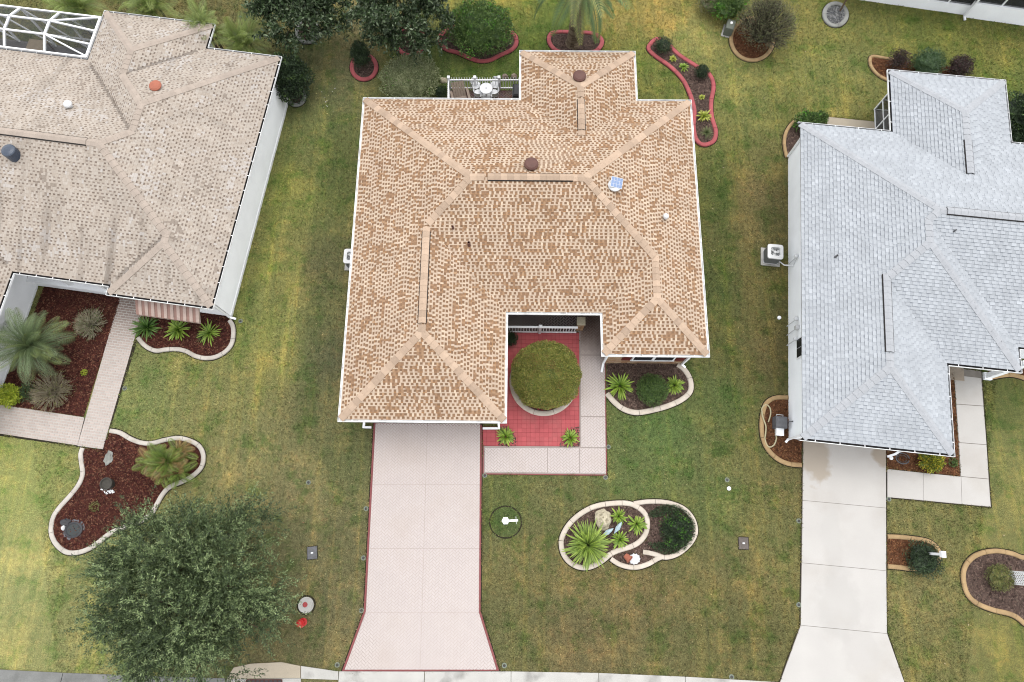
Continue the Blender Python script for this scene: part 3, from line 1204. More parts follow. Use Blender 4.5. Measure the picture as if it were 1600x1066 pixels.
    def caps(s, parent, m, vents=(), piece=0.29, half=0.16, butt=0.024):
        """ridge and hip caps, piece by piece"""
        for ri, a, b_ in s.lines():
            a, b_ = Vector(a), Vector(b_)
            L_ = (b_ - a).length
            if L_ < 0.05:
                continue
            d = (b_ - a) / L_
            nrm = Vector((-d.y, d.x))
            n = max(1, round(L_ / piece))
            st = L_ / n
            for k in range(n):
                mid = a + d * (k + 0.5) * st
                zc = s.z(mid.x, mid.y)
                de = 0.10
                l, r = mid + nrm * de, mid - nrm * de
                if zc - 0.5 * (s.z(l.x, l.y) + s.z(r.x, r.y)) < 0.012:
                    continue
                if any((mid - Vector(v0)).length + (mid - Vector(v1)).length < (Vector(v1) - Vector(v0)).length + 0.02 for v0, v1 in vents):
                    continue
                p0, p1 = a + d * (k * st - 0.02), a + d * ((k + 1) * st + 0.01)
                if True:
                    V = []
                    for p, up in ((p0, butt + 0.018), (p1, 0.022)):
                        for off in (-half, 0, half):
                            q = p + nrm * off
                            base = s.e + s.p * max(s.hi(ri, p.x, p.y), -0.05)
                            drop = s.p * half * (1.0 if abs(d.x) < 0.01 or abs(d.y) < 0.01 else 0.7071) if off else 0
                            V.append((q.x - mid.x, q.y - mid.y, base - drop + up - zc))
                    for v in list(V):
                        V.append((v[0], v[1], v[2] - 0.05))
                    F = [(0, 1, 4, 3), (1, 2, 5, 4), (0, 6, 7, 1), (1, 7, 8, 2), (3, 4, 10, 9), (4, 5, 11, 10), (0, 3, 9, 6), (2, 8, 11, 5)]
                    A_ = Vector(V[0]), Vector(V[1]), Vector(V[4])
                    if (A_[1] - A_[0]).cross(A_[2] - A_[0]).z < 0:
                        F = [tuple(reversed(f)) for f in F]
                key = (round(d.x, 3), round(d.y, 3), round(st, 3))
                if key in s._cap and k > 0:
                    o = s._cap[key].copy()
                    C.objects.link(o)
                    o.parent = parent
                    o.location = (mid.x, mid.y, zc)
                else:
                    o = build('ridge_cap', V, F, m, parent, loc=(mid.x, mid.y, zc))
                    if k > 0:
                        s._cap[key] = o

    def ridge_vent(s, parent, a, b_, m_cap, half=0.165):
        """raised vent strip with dark louvred sides and a shingled top, on the ridge from a to b"""
        a, b_ = Vector(a), Vector(b_)
        d = (b_ - a).normalized()
        nrm = Vector((-d.y, d.x))
        z = s.z((a.x + b_.x) / 2, (a.y + b_.y) / 2)
        drop = s.p * half

        def sec(p, up, hw):
            return [((p + nrm * o).x, (p + nrm * o).y, z - abs(o) * s.p + up) for o in (-hw, 0, hw)]
        V = sec(a, 0.055, half + 0.02) + sec(b_, 0.055, half + 0.02) + sec(a, -0.06, half + 0.02) + sec(b_, -0.06, half + 0.02)
        F = [(0, 1, 4, 3), (1, 2, 5, 4), (0, 3, 9, 6), (2, 8, 11, 5), (0, 6, 7, 1), (1, 7, 8, 2), (3, 4, 10, 9), (4, 5, 11, 10)]
        o = build('ridge_vent', V, F, M['vent_dark'], parent)
        L_ = (b_ - a).length
        n = max(1, round(L_ / 0.28))
        for k in range(n):
            p0, p1 = a + d * (L_ * k / n), a + d * (L_ * (k + 1) / n + 0.005)
            V = sec(p0, 0.075, half - 0.01) + sec(p1, 0.064, half - 0.01) + sec(p0, 0.05, half - 0.01) + sec(p1, 0.05, half - 0.01)
            mid = (p0 + p1) / 2
            V = [(v[0] - mid.x, v[1] - mid.y, v[2] - z) for v in V]
            build('ridge_cap', V, F, m_cap, parent, loc=(mid.x, mid.y, z))


def offset_outline(poly, d):
    return grow(poly, d)


def gutters(house, outline, m, m_in=None, z=EAVE - 0.015, w=0.125, hgt=0.11, hangers=0.9, skip=()):
    """open gutters along the eave outline (counter-clockwise), each run one part"""
    n = len(outline)
    rings = [offset_outline(outline, d) for d in (0.004, 0.012, w - 0.012, w)]
    for i in range(n):
        if i in skip:
            continue
        j = (i + 1) % n
        P = [[rings[q][i], rings[q][j]] for q in range(4)]
        zs = [(0, z), (1, z), (1, z - hgt + 0.012), (2, z - hgt + 0.012), (2, z), (3, z), (3, z - hgt), (0, z - hgt)]
        V = []
        for e in (0, 1):
            for q, zz in zs:
                V.append((*P[q][e], zz))
        F = []
        idx = []
        for k in range(8):
            a, b_ = k, (k + 1) % 8
            F.append((a, b_, b_ + 8, a + 8))
            idx.append(1 if k in (1, 2) else 0)
        F.append(tuple(range(8)))
        F.append(tuple(reversed(range(8, 16))))
        idx += [0, 0]
        # straps across the open top
        a, b_ = Vector(P[1][0]), Vector(P[1][1])
        c_, d_ = Vector(P[2][0]), Vector(P[2][1])
        L_ = (b_ - a).length
        kn = int(L_ / hangers)
        dirv = (b_ - a).normalized()
        for k in range(kn):
            t = (k + 0.5) / kn
            p, q = a.lerp(b_, t), c_.lerp(d_, t)
            # perpendicular foot
            q = p + (Vector((dirv.y, -dirv.x))) * (w - 0.024)
            s_ = dirv * 0.015
            nv = len(V)
            V += [(*(p - s_), z + 0.002), (*(q - s_), z + 0.002), (*(q + s_), z + 0.002), (*(p + s_), z + 0.002)]
            F.append((nv, nv + 1, nv + 2, nv + 3))
            idx.append(0)
        build('gutter', V, F, None, house, mats=[m, m_in or M['gutter_in']], midx=idx)


def soffit_and_walls(house, outline, walls, wall_m, ztop=2.63):
    b = MB()
    b.prism(outline, ztop, ztop + 0.02)
    b.out('soffit', M['soffit'], house)
    b = MB()
    n = len(outline)
    ol = offset_outline(outline, 0.0)
    il = offset_outline(outline, -0.025)
    for i in range(n):
        j = (i + 1) % n
        V = [(*ol[i], ztop), (*ol[j], ztop), (*ol[j], EAVE - 0.02), (*ol[i], EAVE - 0.02), (*il[i], ztop), (*il[j], ztop), (*il[j], EAVE - 0.02), (*il[i], EAVE - 0.02)]
        b.add(V, [(0, 1, 2, 3), (5, 4, 7, 6), (3, 2, 6, 7)])
    b.out('fascia', M['white'], house)
    b = MB()
    b.prism(walls, -0.05, ztop - 0.002)
    return b.out('wall', wall_m, house)


def downspout(house, pts, r=0.04):
    b = MB()
    for p, q in zip(pts, pts[1:]):
        b.bar(p, q, 0.095, 0.075)
    for p in pts[1:-1]:
        b.box(p[0] - 0.044, p[0] + 0.044, p[1] - 0.044, p[1] + 0.044, p[2] - 0.035, p[2] + 0.035)
    return b.out('downspout', M['white'], house)


def to_local(pt, piv, rot):
    a = math.radians(rot)
    x, y = pt[0] - piv[0], pt[1] - piv[1]
    return (x * math.cos(a) + y * math.sin(a), -x * math.sin(a) + y * math.cos(a))


def roof_point(roof, piv, rot, px, py):
    """where the line of sight through (px, py) meets the roof, in the house's own axes"""
    z = 3.5
    for _ in range(12):
        x, y = to_local(G(px, py, z), piv, rot)
        z = 0.5 * z + 0.5 * roof.z(x, y)
    return x, y, roof.z(x, y)


# ---- the tan house
TP, TR = (0.6, 12.2), -0.5
tan = Roof([(-7.67, 7.78, -2.89, 7.69), (-7.67, -0.87, -7.66, 5.0), (3.39, 7.78, -4.75, 3.0), (-0.21, 5.22, 1.0, 10.42)])
house = thing('house', (TP[0], TP[1], 0), 'single-storey house with mottled tan and brown shingles behind the cream driveway', 'house', rz=math.radians(TR))
TO = [(-7.67, -7.66), (-0.87, -7.66), (-0.87, -2.89), (3.39, -2.89), (3.39, -4.75), (7.78, -4.75), (7.78, 7.69), (5.22, 7.69), (5.22, 10.42), (-0.21, 10.42), (-0.21, 7.69), (-7.67, 7.69)]
TWALL = [(-7.3, -7.2), (-1.25, -7.2), (-1.25, -0.9), (3.75, -0.9), (3.75, -4.48), (7.4, -4.48), (7.4, 7.3), (4.85, 7.3), (4.85, 10.05), (0.2, 10.05), (0.2, 7.3), (-7.3, 7.3)]
soffit_and_walls(house, TO, TWALL, mat('tan_stucco', A(205, 185, 160), 0.9, 0.05, 2, fine=0.05))
rf = tan.deck(house, M['cap_tan'])
CREAM, PEACH, BRN, DRK = A(230, 206, 181), A(223, 196, 169), A(175, 139, 109), A(134, 104, 80)


def t_light(cl, r, r2):
    if cl > 0.25 and r < 0.55 or cl > 0.0 and r < 0.2 or r < 0.04:
        return mixc(BRN, A(204, 166, 130), r2)
    return mixc(CREAM, PEACH, r2 * 0.8) if r2 < 0.85 else A(240, 216, 188)


def t_low(cl, r, r2):
    if cl > 0.12 and r < 0.8 or r < 0.05:
        return mixc(BRN, A(188, 142, 100), r2)
    return mixc(CREAM, PEACH, r2)


def t_dash(cl, r, r2):
    return mixc(BRN, DRK, 0.15 + 0.5 * r)


tan.shingles('shingle_field', rf, dict(course=0.143, period=0.19, tooth=0.088, gap=0.112, butt=0.013, dash=0.33, cs=2.0, light=t_light, low=t_low, dashc=t_dash, edge=A(176, 140, 108)))
# ridges in the house's axes
rv = [((-1.1, 2.40), (2.3, 2.40)), ((-4.27, -3.9), (-4.27, 0.2)), ((2.505, 5.4), (2.505, 7.0))]
rv[0] = (tuple(roof_point(tan, TP, TR, 762, 279)[:1]) + (2.40,), tuple(roof_point(tan, TP, TR, 895, 279)[:1]) + (2.40,))
tan.caps(rf, M['cap_tan'], rv)
for a, b_ in rv:
    tan.ridge_vent(rf, a, b_, M['cap_tan'])
gutters(house, TO, M['gutter'], M['gutter'])


def roof_vent(roof, parent, piv, rot, px, py, m, name='roof_vent', r=0.33, h=0.3, label=None, prof=None):
    x, y, z = roof_point(roof, piv, rot, px, py)
    b = MB()
    b.lathe([(r * 0.55, -0.15), (r * 0.55, h * 0.55), (r, h * 0.55), (r * 0.98, h * 0.75), (r * 0.75, h * 0.93), (r * 0.3, h), (0.02, h + 0.005)] if prof is None else prof, 20)
    o = b.out(name, m, parent, smooth=False, loc=(x, y, z))
    if label:
        o['label'] = label
    return o


for px, py in ((830, 260), (905, 123)):
    roof_vent(tan, rf, TP, TR, px, py, M['brown_metal'], r=0.31)
sv = roof_vent(tan, rf, TP, TR, 960, 292, M['ac_light'], 'solar_fan', 0.3, 0.24, 'round white roof fan topped by a blue solar panel')
b = MB()
b.box(-0.25, 0.25, -0.22, 0.22, -0.012, 0.012)
o = b.out('solar_panel', M['solar'], rf, loc=(sv.location.x + 0.06, sv.location.y + 0.05, sv.location.z + 0.27))
o.rotation_euler = (math.radians(8), math.radians(12), math.radians(-8))
b = MB()
for k in range(1, 4):
    b.box(-0.25 + k * 0.125 - 0.004, -0.25 + k * 0.125 + 0.004, -0.22, 0.22, 0.0125, 0.0145)
for k in range(1, 3):
    b.box(-0.25, 0.25, -0.22 + k * 0.147 - 0.004, -0.22 + k * 0.147 + 0.004, 0.0125, 0.0155)
b.box(-0.265, 0.265, -0.235, -0.22, -0.015, 0.018)
b.box(-0.265, 0.265, 0.22, 0.235, -0.015, 0.018)
b.box(-0.265, -0.2505, -0.22, 0.22, -0.015, 0.018)
b.box(0.2505, 0.265, -0.22, 0.22, -0.015, 0.018)
q = b.out('panel_frame', M['ac_light'], rf, loc=o.location)
q.rotation_euler = o.rotation_euler
roof_vent(tan, rf, TP, TR, 1039, 341, M['ac_light'], 'vent_pipe', 0.13, 0.3, 'white capped vent pipe')
roof_vent(tan, rf, TP, TR, 733, 383, M['brown_metal'], 'vent_pipe', 0.07, 0.28, prof=[(0.12, -0.1), (0.07, 0.0), (0.06, 0.28), (0.045, 0.28), (0.045, 0.1)])
roof_vent(tan, rf, TP, TR, 708, 357, M['brown_metal'], 'vent_pipe', 0.05, 0.2, prof=[(0.08, -0.1), (0.05, 0.0), (0.045, 0.2), (0.03, 0.2), (0.03, 0.1)])

# brick front of the street-side wing with its window and shutters
def brick_wall(house, x0, x1, y, z0, z1, holes=(), m=None, face=-1):
    """courses of brick on the wall that faces the street"""
    mb = MB()
    bw, bh = 0.3, 0.1
    k = 0
    z = z0
    while z < z1 - 0.02:
        zt = min(z + bh, z1)
        u = x0 - (bw / 2 if k % 2 else 0)
        while u < x1:
            a, c_ = max(u, x0), min(u + bw, x1)
            u += bw
            if c_ - a < 0.03:
                continue
            spans = [(a, c_)]
            for hx0, hx1, hz0, hz1 in holes:
                if zt > hz0 and z < hz1:
                    spans = [q for p0, p1 in spans for q in ((p0, min(p1, hx0)), (max(p0, hx1), p1)) if q[1] - q[0] > 0.02]
            for p0, p1 in spans:
                d = random.uniform(0.02, 0.035)
                base = random.choice([A(214, 178, 140), A(200, 160, 120), A(226, 196, 160), A(190, 142, 106), A(206, 172, 140)])
                mb.box(p0 + 0.006, p1 - 0.006, y - d, y, z + 0.006, zt - 0.006, base)
        z += bh
        k += 1
    o = mb.out('brick_course', M['brick'], house, usecol=True)
    o['kind'] = 'stuff'
    return o


WX0, WX1 = to_local(G(982, 569, 0), TP, TR)[0], to_local(G(1046, 569, 0), TP, TR)[0]
hz = (0.75, 2.1)
brick_wall(house, 3.75, 7.4, -4.48, 0.0, 2.6, [(WX0 - 0.02, WX1 + 0.02, *hz)])
wn = MB()
mid = (WX0 + WX1) / 2
for (xa, xb, za, zb) in ((WX0, WX0 + 0.06, *hz), (WX1 - 0.06, WX1, *hz), (mid - 0.06, mid + 0.06, *hz), (WX0, WX1, hz[0], hz[0] + 0.03), (WX0, WX1, hz[1] - 0.06, hz[1])):
    wn.box(xa, xb, -4.56, -4.485, za, zb)
win = wn.out('window', M['white'], house)
b = MB()
b.box(WX0 + 0.06, mid - 0.06, -4.545, -4.515, hz[0] + 0.03, hz[1] - 0.06)
b.out('pane', M['glass'], win)
b = MB()
b.box(mid + 0.06, WX1 - 0.06, -4.545, -4.515, hz[0] + 0.03, hz[1] - 0.06)
b.out('pane', M['glass'], win)
b = MB()
b.box(WX0 - 0.05, WX1 + 0.05, -4.565, -4.5, hz[0] - 0.07, hz[0] - 0.003)
b.out('sill', M['white'], win)
for xa in (WX0 - 0.46, WX1 + 0.06):
    b = MB()
    b.box(xa, xa + 0.4, -4.55, -4.517, hz[0], hz[1])
    for k in range(12):
        zz = hz[0] + 0.06 + k * 0.105
        b.box(xa + 0.05, xa + 0.35, -4.565, -4.551, zz, zz + 0.07)
    b.out('shutter', M['shutter'], house)
# garage front
brick_wall(house, -7.3, -6.75, -7.2, 0.0, 2.6)
brick_wall(house, -1.85, -1.25, -7.2, 0.0, 2.6)
gdo = MB()
gdo.box(-6.7, -1.9, -7.215, -7.2, 0.0, 2.2)
gdo = gdo.out('garage_door', M['garage'], house)
for k in range(4):
    b = MB()
    b.box(-6.68, -1.92, -7.24, -7.217, 0.02 + k * 0.545, 0.55 + k * 0.545)
    b.out('door_panel', M['garage'], gdo)


def t_loc(px, py, z=0.0):
    return to_local(G(px, py, z), TP, TR)


# downspouts: elbow out of the eave, back to the wall, outlet on the drive
downspout(house, [(-7.3, -7.74, 2.6), (-7.2, -7.32, 2.3), (-7.2, -7.32, 0.35), (-7.26, -7.62, 0.14), (-6.92, -7.62, 0.09)])
downspout(house, [(-1.0, -7.74, 2.6), (-1.15, -7.32, 2.3), (-1.15, -7.32, 0.35), (-1.12, -7.62, 0.14), (-1.86, -7.62, 0.09)])
downspout(house, [(3.45, -4.82, 2.6), (3.69, -4.55, 2.3), (3.69, -4.52, 0.14), (3.60, -4.95, 0.07)])
downspout(house, [(7.62, -4.82, 2.6), (7.34, -4.6, 2.3), (7.34, -4.56, 0.14), (7.5, -4.7, 0.07)])
downspout(house, [(-0.75, -2.82, 2.6), (-1.15, -2.6, 2.2), (-1.17, -2.6, 0.1)])
# hose bib plant stand detail: porch column
cpx = t_loc(905, 516)
b = MB()
b.box(cpx[0] - 0.16, cpx[0] + 0.16, cpx[1] - 0.02, cpx[1] + 0.30, 0.0, 0.95, bev=0.0)
cb = b.out('porch_pier', M['mortar'], house)
b = MB()
for k in range(9):
    for sgn in range(2):
        xo = -0.165 + 0.165 * sgn
        b.box(cpx[0] + xo + 0.006, cpx[0] + xo + 0.159, cpx[1] - 0.035, cpx[1] - 0.021, 0.02 + k * 0.1, 0.112 + k * 0.1, random.choice([A(214, 178, 140), A(200, 160, 120), A(226, 196, 160)]))
q = b.out('brick_course', M['brick'], cb, usecol=True)
q['kind'] = 'stuff'
b = MB()
b.box(cpx[0] - 0.2, cpx[0] + 0.2, cpx[1] - 0.06, cpx[1] + 0.34, 0.951, 1.03, bev=0.02)
b.out('pier_cap', M['stone'], cb)

# ---- the pale grey house
GPV, GRT = (18.0, 11.0), -6.2
grey = Roof([(-5.15, 14.0, -2.85, 7.1), (-5.15, 4.0, -3.9, 6.6), (-5.15, 0.93, -7.78, 3.2), (-0.83, 4.57, 1.2, 10.5)])
ghouse = thing('house', (GPV[0], GPV[1], 0), 'single-storey house with pale grey shingles and pale walls beside the plain concrete driveway', 'house', rz=math.radians(GRT))
GO = [(-5.15, -7.78), (0.93, -7.78), (0.93, -3.9), (4.0, -3.9), (4.0, -2.85), (14.0, -2.85), (14.0, 7.1), (4.57, 7.1), (4.57, 10.5), (-0.83, 10.5), (-0.83, 7.1), (-5.15, 7.1)]
GWALL = [(-4.7, -7.4), (0.5, -7.4), (0.5, -2.0), (3.6, -2.0), (3.6, -2.45), (13.5, -2.45), (13.5, 6.7), (4.1, 6.7), (4.1, 10.1), (2.4, 10.1), (2.4, 6.95), (-4.7, 6.95)]
gwall = soffit_and_walls(ghouse, GO, GWALL, M['stucco_grey'])
grf = grey.deck(ghouse, M['cap_grey'])
GB = A(206, 210, 214)


def g_light(cl, r, r2):
    k = 1 + 0.09 * (r - 0.5) + 0.05 * cl + (0.07 if r2 > 0.9 else 0)
    return (GB[0] * k, GB[1] * k, GB[2] * k)


def g_low(cl, r, r2):
    k = 0.94 + 0.12 * (r - 0.5)
    return (GB[0] * k, GB[1] * k, GB[2] * k)


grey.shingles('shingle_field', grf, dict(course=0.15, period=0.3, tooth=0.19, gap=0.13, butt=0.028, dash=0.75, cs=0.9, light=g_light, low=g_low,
              dashc=lambda cl, r, r2: mixc(GB, A(166, 172, 182), 0.2 + 0.55 * r), edge=A(78, 86, 98)))  # dark, thick butt edges: shadow line of each course put into colour and shape
grv = [((0.1, 2.125), (6.0, 2.125)), ((-2.11, -4.1), (-2.11, -0.7)), ((1.87, 4.6), (1.87, 6.3))]
grey.caps(grf, M['cap_grey'], grv)
for a, b_ in grv:
    grey.ridge_vent(grf, a, b_, M['cap_grey'])
gutters(ghouse, GO, M['gutter'], skip=(11,))
roof_vent(grey, grf, GPV, GRT, 1305, 402, M['darkgrey'], 'vent_pipe', 0.06, 0.2, prof=[(0.12, -0.1), (0.05, 0.0), (0.045, 0.22), (0.03, 0.22), (0.03, 0.1)])
roof_vent(grey, grf, GPV, GRT, 1490, 362, M['darkgrey'], 'vent_pipe', 0.05, 0.2, prof=[(0.08, -0.1), (0.04, 0.0), (0.035, 0.18), (0.02, 0.18), (0.02, 0.1)])


def g_loc(px, py, z=0.0):
    return to_local(G(px, py, z), GPV, GRT)


# garage front, corner pieces, porch
gdo = MB()
gdo.box(-4.3, -0.55, -7.415, -7.4, 0.0, 2.2)
gdo = gdo.out('garage_door', M['garage'], ghouse)
for k in range(4):
    b = MB()
    b.box(-4.28, -0.57, -7.44, -7.417, 0.02 + k * 0.545, 0.55 + k * 0.545)
    b.out('door_panel', M['garage'], gdo)
downspout(ghouse, [(0.5, -7.86, 2.6), (0.2, -7.6, 2.3), (0.2, -7.5, 2.0), (0.2, -7.47, 0.12), (0.05, -7.6, 0.06), (-0.3, -7.75, 0.05)])
downspout(ghouse, [(-5.05, -7.86, 2.6), (-4.72, -7.46, 2.3), (-4.75, -7.46, 0.1), (-4.85, -7.6, 0.06)])
downspout(ghouse, [(-5.1, 7.16, 2.6), (-4.76, 7.0, 2.3), (-4.74, 7.0, 0.1)])
px0 = g_loc(1484, 582)
# porch of the grey house: pilaster, slab, slim white column
b = MB()
b.box(1.15, 3.4, -3.85, -2.02, 0.0, 0.05)
b.out('porch_slab', mat('porch_slab', A(196, 180, 160), 0.9, 0.12, 3, fine=0.1, dirt=A(140, 120, 100), dirt_amt=0.6), ghouse)
b = MB()
b.box(0.52, 1.12, -3.5, -3.3, 0.0, 2.6)
b.out('porch_wall', M['stucco_grey'], ghouse)
cl_ = g_loc(1541, 591)
b = MB()
b.box(cl_[0] - 0.12, cl_[0] + 0.12, cl_[1] - 0.05, cl_[1] + 0.19, 0.0, 2.6)
b.box(cl_[0] - 0.17, cl_[0] + 0.17, cl_[1] - 0.1, cl_[1] + 0.24, 0.0, 0.16)
b.out('porch_column', M['stucco_grey'], ghouse)

# wall fittings on the west side of the grey house: conduits with meters, a window
def wall_pipe(px, py, h, head, m=M['ac_metal'], label=None):
    y = g_loc(px, py)[1]
    b = MB()
    b.tube([(-4.76, y, 0.0), (-4.76, y, h)], 0.022, 8)
    o = b.out('conduit', m, ghouse)
    b = MB()
    if head == 'round':
        b.lathe([(0.02, -0.02), (0.10, 0.0), (0.11, 0.05), (0.09, 0.10), (0.03, 0.12)], 14, (-4.80, y, h))
    else:
        b.box(-4.86, -4.71, y - 0.09, y + 0.09, h, h + 0.26, bev=0.02)
    b.out('meter', m, o)
    return o


wall_pipe(1229, 416, 1.2, 'round')
wall_pipe(1229, 510, 1.15, 'round')
wall_pipe(1229, 524, 1.1, 'box', M['ac_light'])
wall_pipe(1229, 540, 1.1, 'round')
yw = g_loc(1240, 572)[1]
b = MB()
b.box(-4.75, -4.702, yw, yw + 0.95, 1.1, 2.0)
win = b.out('window', M['white'], ghouse)
for k in range(2):
    b = MB()
    b.box(-4.768, -4.752, yw + 0.06 + k * 0.43, yw + 0.46 + k * 0.43, 1.16, 1.94)
    b.out('pane', M['glass'], win)

# screened porch under the north wing
sx = -0.22
scr = thing('screened_porch', (*G(1366, 172), 0), 'white framed screened porch under the north eave of the pale grey house', 'screened porch', rz=math.radians(GRT))


def g_rel(x, y):
    a = math.radians(GRT)
    wx, wy = GPV[0] + x * math.cos(a) - y * math.sin(a), GPV[1] + x * math.sin(a) + y * math.cos(a)
    return to_local((wx, wy), scr.location, GRT)


ya, yb = 10.3, 6.97
for yy in (10.3, 9.1, 8.0, 6.99):
    b = MB()
    p = g_rel(sx, yy)
    b.box(p[0] - 0.035, p[0] + 0.035, p[1] - 0.035, p[1] + 0.035, 0.0, 2.6)
    b.out('post', M['white'], scr)
pa, pb = g_rel(sx, ya), g_rel(sx, yb)
pn = g_rel(4.1, ya)
for zz in (0.05, 0.85, 2.55):
    b = MB()
    b.box(pa[0] - 0.028, pa[0] + 0.028, pb[1] + 0.04, pa[1] - 0.04, zz - 0.028, zz + 0.028)
    b.out('rail', M['white'], scr)
    b = MB()
    b.box(pa[0] + 0.036, pn[0], pa[1] - 0.028, pa[1] + 0.028, zz - 0.028, zz + 0.028)
    b.out('rail', M['white'], scr)
b = MB()
b.box(pa[0] - 0.004, pa[0] + 0.004, pb[1], pa[1], 0.08, 2.52)
b.box(pa[0], pn[0], pa[1] - 0.004, pa[1] + 0.004, 0.08, 2.52)
b.out('screen', M['screen'], scr)
b = MB()
b.box(pa[0] + 0.05, pn[0], pb[1] + 0.05, pa[1] - 0.05, 0.0, 0.04)
b.out('floor', M['concrete_old'], scr)

# ---- the beige house
LPV, LRT = (-18.0, 16.0), -8.0
beige = Roof([(-14.0, 5.7, -5.32, 5.72), (-3.43, 5.7, -3.6, 7.15), (-3.43, 2.0, 1.5, 8.55), (1.12, 5.7, -5.72, 0.0), (-10.5, -3.45, -13.0, 3.0)])
bhouse = thing('house', (LPV[0], LPV[1], 0), 'single-storey house with weathered beige shingles and bright white walls beyond the brick walkway', 'house', rz=math.radians(LRT))
BO = [(-14.0, -5.32), (-10.5, -5.32), (-10.5, -13.0), (-3.45, -13.0), (-3.45, -5.32), (1.12, -5.32), (1.12, -5.72), (5.7, -5.72), (5.7, 7.15), (2.0, 7.15), (2.0, 8.55), (-3.43, 8.55), (-3.43, 5.72), (-14.0, 5.72)]
BWALL = [(-13.6, -4.9), (-10.2, -4.9), (-10.2, -10.5), (-4.2, -10.5), (-4.2, -3.6), (1.3, -3.6), (1.3, -5.35), (5.45, -5.35), (5.45, 6.8), (1.7, 6.8), (1.7, 8.2), (-3.1, 8.2), (-3.1, 5.4), (-13.6, 5.4)]
soffit_and_walls(bhouse, BO, BWALL, M['stucco'])
brf = beige.deck(bhouse, M['cap_beige'])
BG, BD, BW_ = A(206, 189, 172), A(128, 108, 92), A(222, 214, 206)


def stain(cl):
    return cl


def b_light(cl, r, r2):
    c = mixc(A(215, 203, 189), A(201, 186, 170), r)
    if cl < -0.42 and r2 < 0.45 or r2 > 0.975:
        c = mixc(c, BW_, 0.7)
    if cl > 0.55 and r2 < 0.3:
        c = mixc(c, A(150, 134, 120), 0.6)
    return c


def b_dash(cl, r, r2):
    if r2 < 0.22:
        return b_light(cl, r, r2)
    return mixc(A(178, 162, 148), A(136, 120, 107), r)


def b_streak(side, u, v, near_valley):
    """grey algae running down the slope, thick towards the eave and along the valleys"""
    n = mnoise.noise(Vector((u * 1.5, v * 0.22, 9.0 if side in 'SN' else 21.0))) + 0.6 * mnoise.noise(Vector((u * 4.0, v * 0.5, 3.0)))
    amt = max(0.0, min(0.55, (n - 0.14) * 1.0)) * (1.15 if side == 'S' else 0.6) * max(0.25, 1 - v / 4.5)
    return max(amt, near_valley * 0.55)


beige.shingles('shingle_field', brf, dict(course=0.145, period=0.2, tooth=0.10, gap=0.10, butt=0.011, dash=0.55, cs=0.6, light=b_light,
               low=lambda cl, r, r2: b_light(cl, r, r2), dashc=b_dash, edge=A(165, 148, 132), streak=b_streak, soot=A(112, 100, 90)))
brv = [((-5.6, 0.2), (-0.35, 0.2))]
beige.caps(brf, M['cap_beige'], brv)
for a, b_ in brv:
    beige.ridge_vent(brf, a, b_, M['cap_beige'])
gutters(bhouse, BO, M['gutter'], hangers=0.75)
roof_vent(beige, brf, LPV, LRT, 245, 137, M['terracotta'], r=0.28, h=0.22, label='terracotta coloured mushroom vent')
roof_vent(beige, brf, LPV, LRT, 110, 167, M['ac_light'], r=0.19, h=0.3, label='small white domed vent')
roof_vent(beige, brf, LPV, LRT, 22, 242, M['blue_dome'], 'roof_light', 0.3, 0.5, 'dark blue grey drum shaped roof light', prof=[(0.3, -0.2), (0.3, 0.36), (0.27, 0.4), (0.15, 0.43), (0.02, 0.44)])


def b_loc(px, py, z=0.0):
    return to_local(G(px, py, z), LPV, LRT)


# porch front: low white wall with rail, awning over the window
b = MB()
b.box(-4.18, -0.2, -5.12, -4.98, 0.0, 0.75)
b.box(-4.18, -0.15, -5.2, -4.9, 0.751, 0.83)
b.out('porch_wall', M['stucco'], bhouse)
b = MB()
b.box(-4.195, -4.175, -10.4, -5.2, 0.0, 0.1)
b.out('baseboard', M['white'], bhouse)
for xx in (-2.0, -0.25):
    b = MB()
    b.box(xx - 0.09, xx + 0.09, -5.14, -4.96, 0.83, 2.62)
    b.out('porch_post', M['white'], bhouse)
a0, a1 = b_loc(213, 470, 2.0)[0], b_loc(312, 485, 2.0)[0]
b = MB()
nf = 20
ytop, ybot = -5.37, -6.28
zt, zb = 2.35, 1.72
for k in range(nf):
    xa, xb = a0 + (a1 - a0) * k / nf, a0 + (a1 - a0) * (k + 1) / nf
    up = 0.035 if k % 2 else 0.0
    col = A(222, 196, 182) if k % 2 else A(186, 146, 132)
    V = [(xa, ytop, zt + up), (xb, ytop, zt + up), (xb, ybot, zb + up), (xa, ybot, zb + up), (xa, ybot, zb - 0.16), (xb, ybot, zb - 0.16), (xb, ytop, zt - 0.02), (xa, ytop, zt - 0.02)]
    b.add(V, [(3, 2, 1, 0), (4, 5, 2, 3), (1, 2, 5, 6), (0, 7, 4, 3)], col)
aw = b.out('awning', M['awning'], bhouse, usecol=True)
b = MB()
b.box(a0 + 0.25, a1 - 0.25, -5.38, -5.355, 0.9, 2.1)
win = b.out('window', M['white'], bhouse)
b = MB()
b.box(a0 + 0.32, a1 - 0.32, -5.395, -5.381, 0.97, 2.03)
b.out('pane', M['glass'], win)
downspout(bhouse, [(5.6, -5.8, 2.6), (5.38, -5.45, 2.3), (5.42, -5.42, 0.12), (5.7, -5.45, 0.07)])
b = MB()
b.box(5.452, 5.475, -5.33, 6.78, 0.0, 0.18)
b.out('baseboard', M['white'], bhouse)
downspout(bhouse, [(-3.5, -10.9, 2.6), (-4.1, -10.62, 2.3), (-4.1, -10.58, 0.1), (-3.8, -10.65, 0.07)])

# pool cage behind the beige house
cage = thing('pool_cage', (*G(0, 75, 2.75), 0), 'white framed screen cage over the dark pool deck of the beige house', 'pool cage', rz=math.radians(LRT))


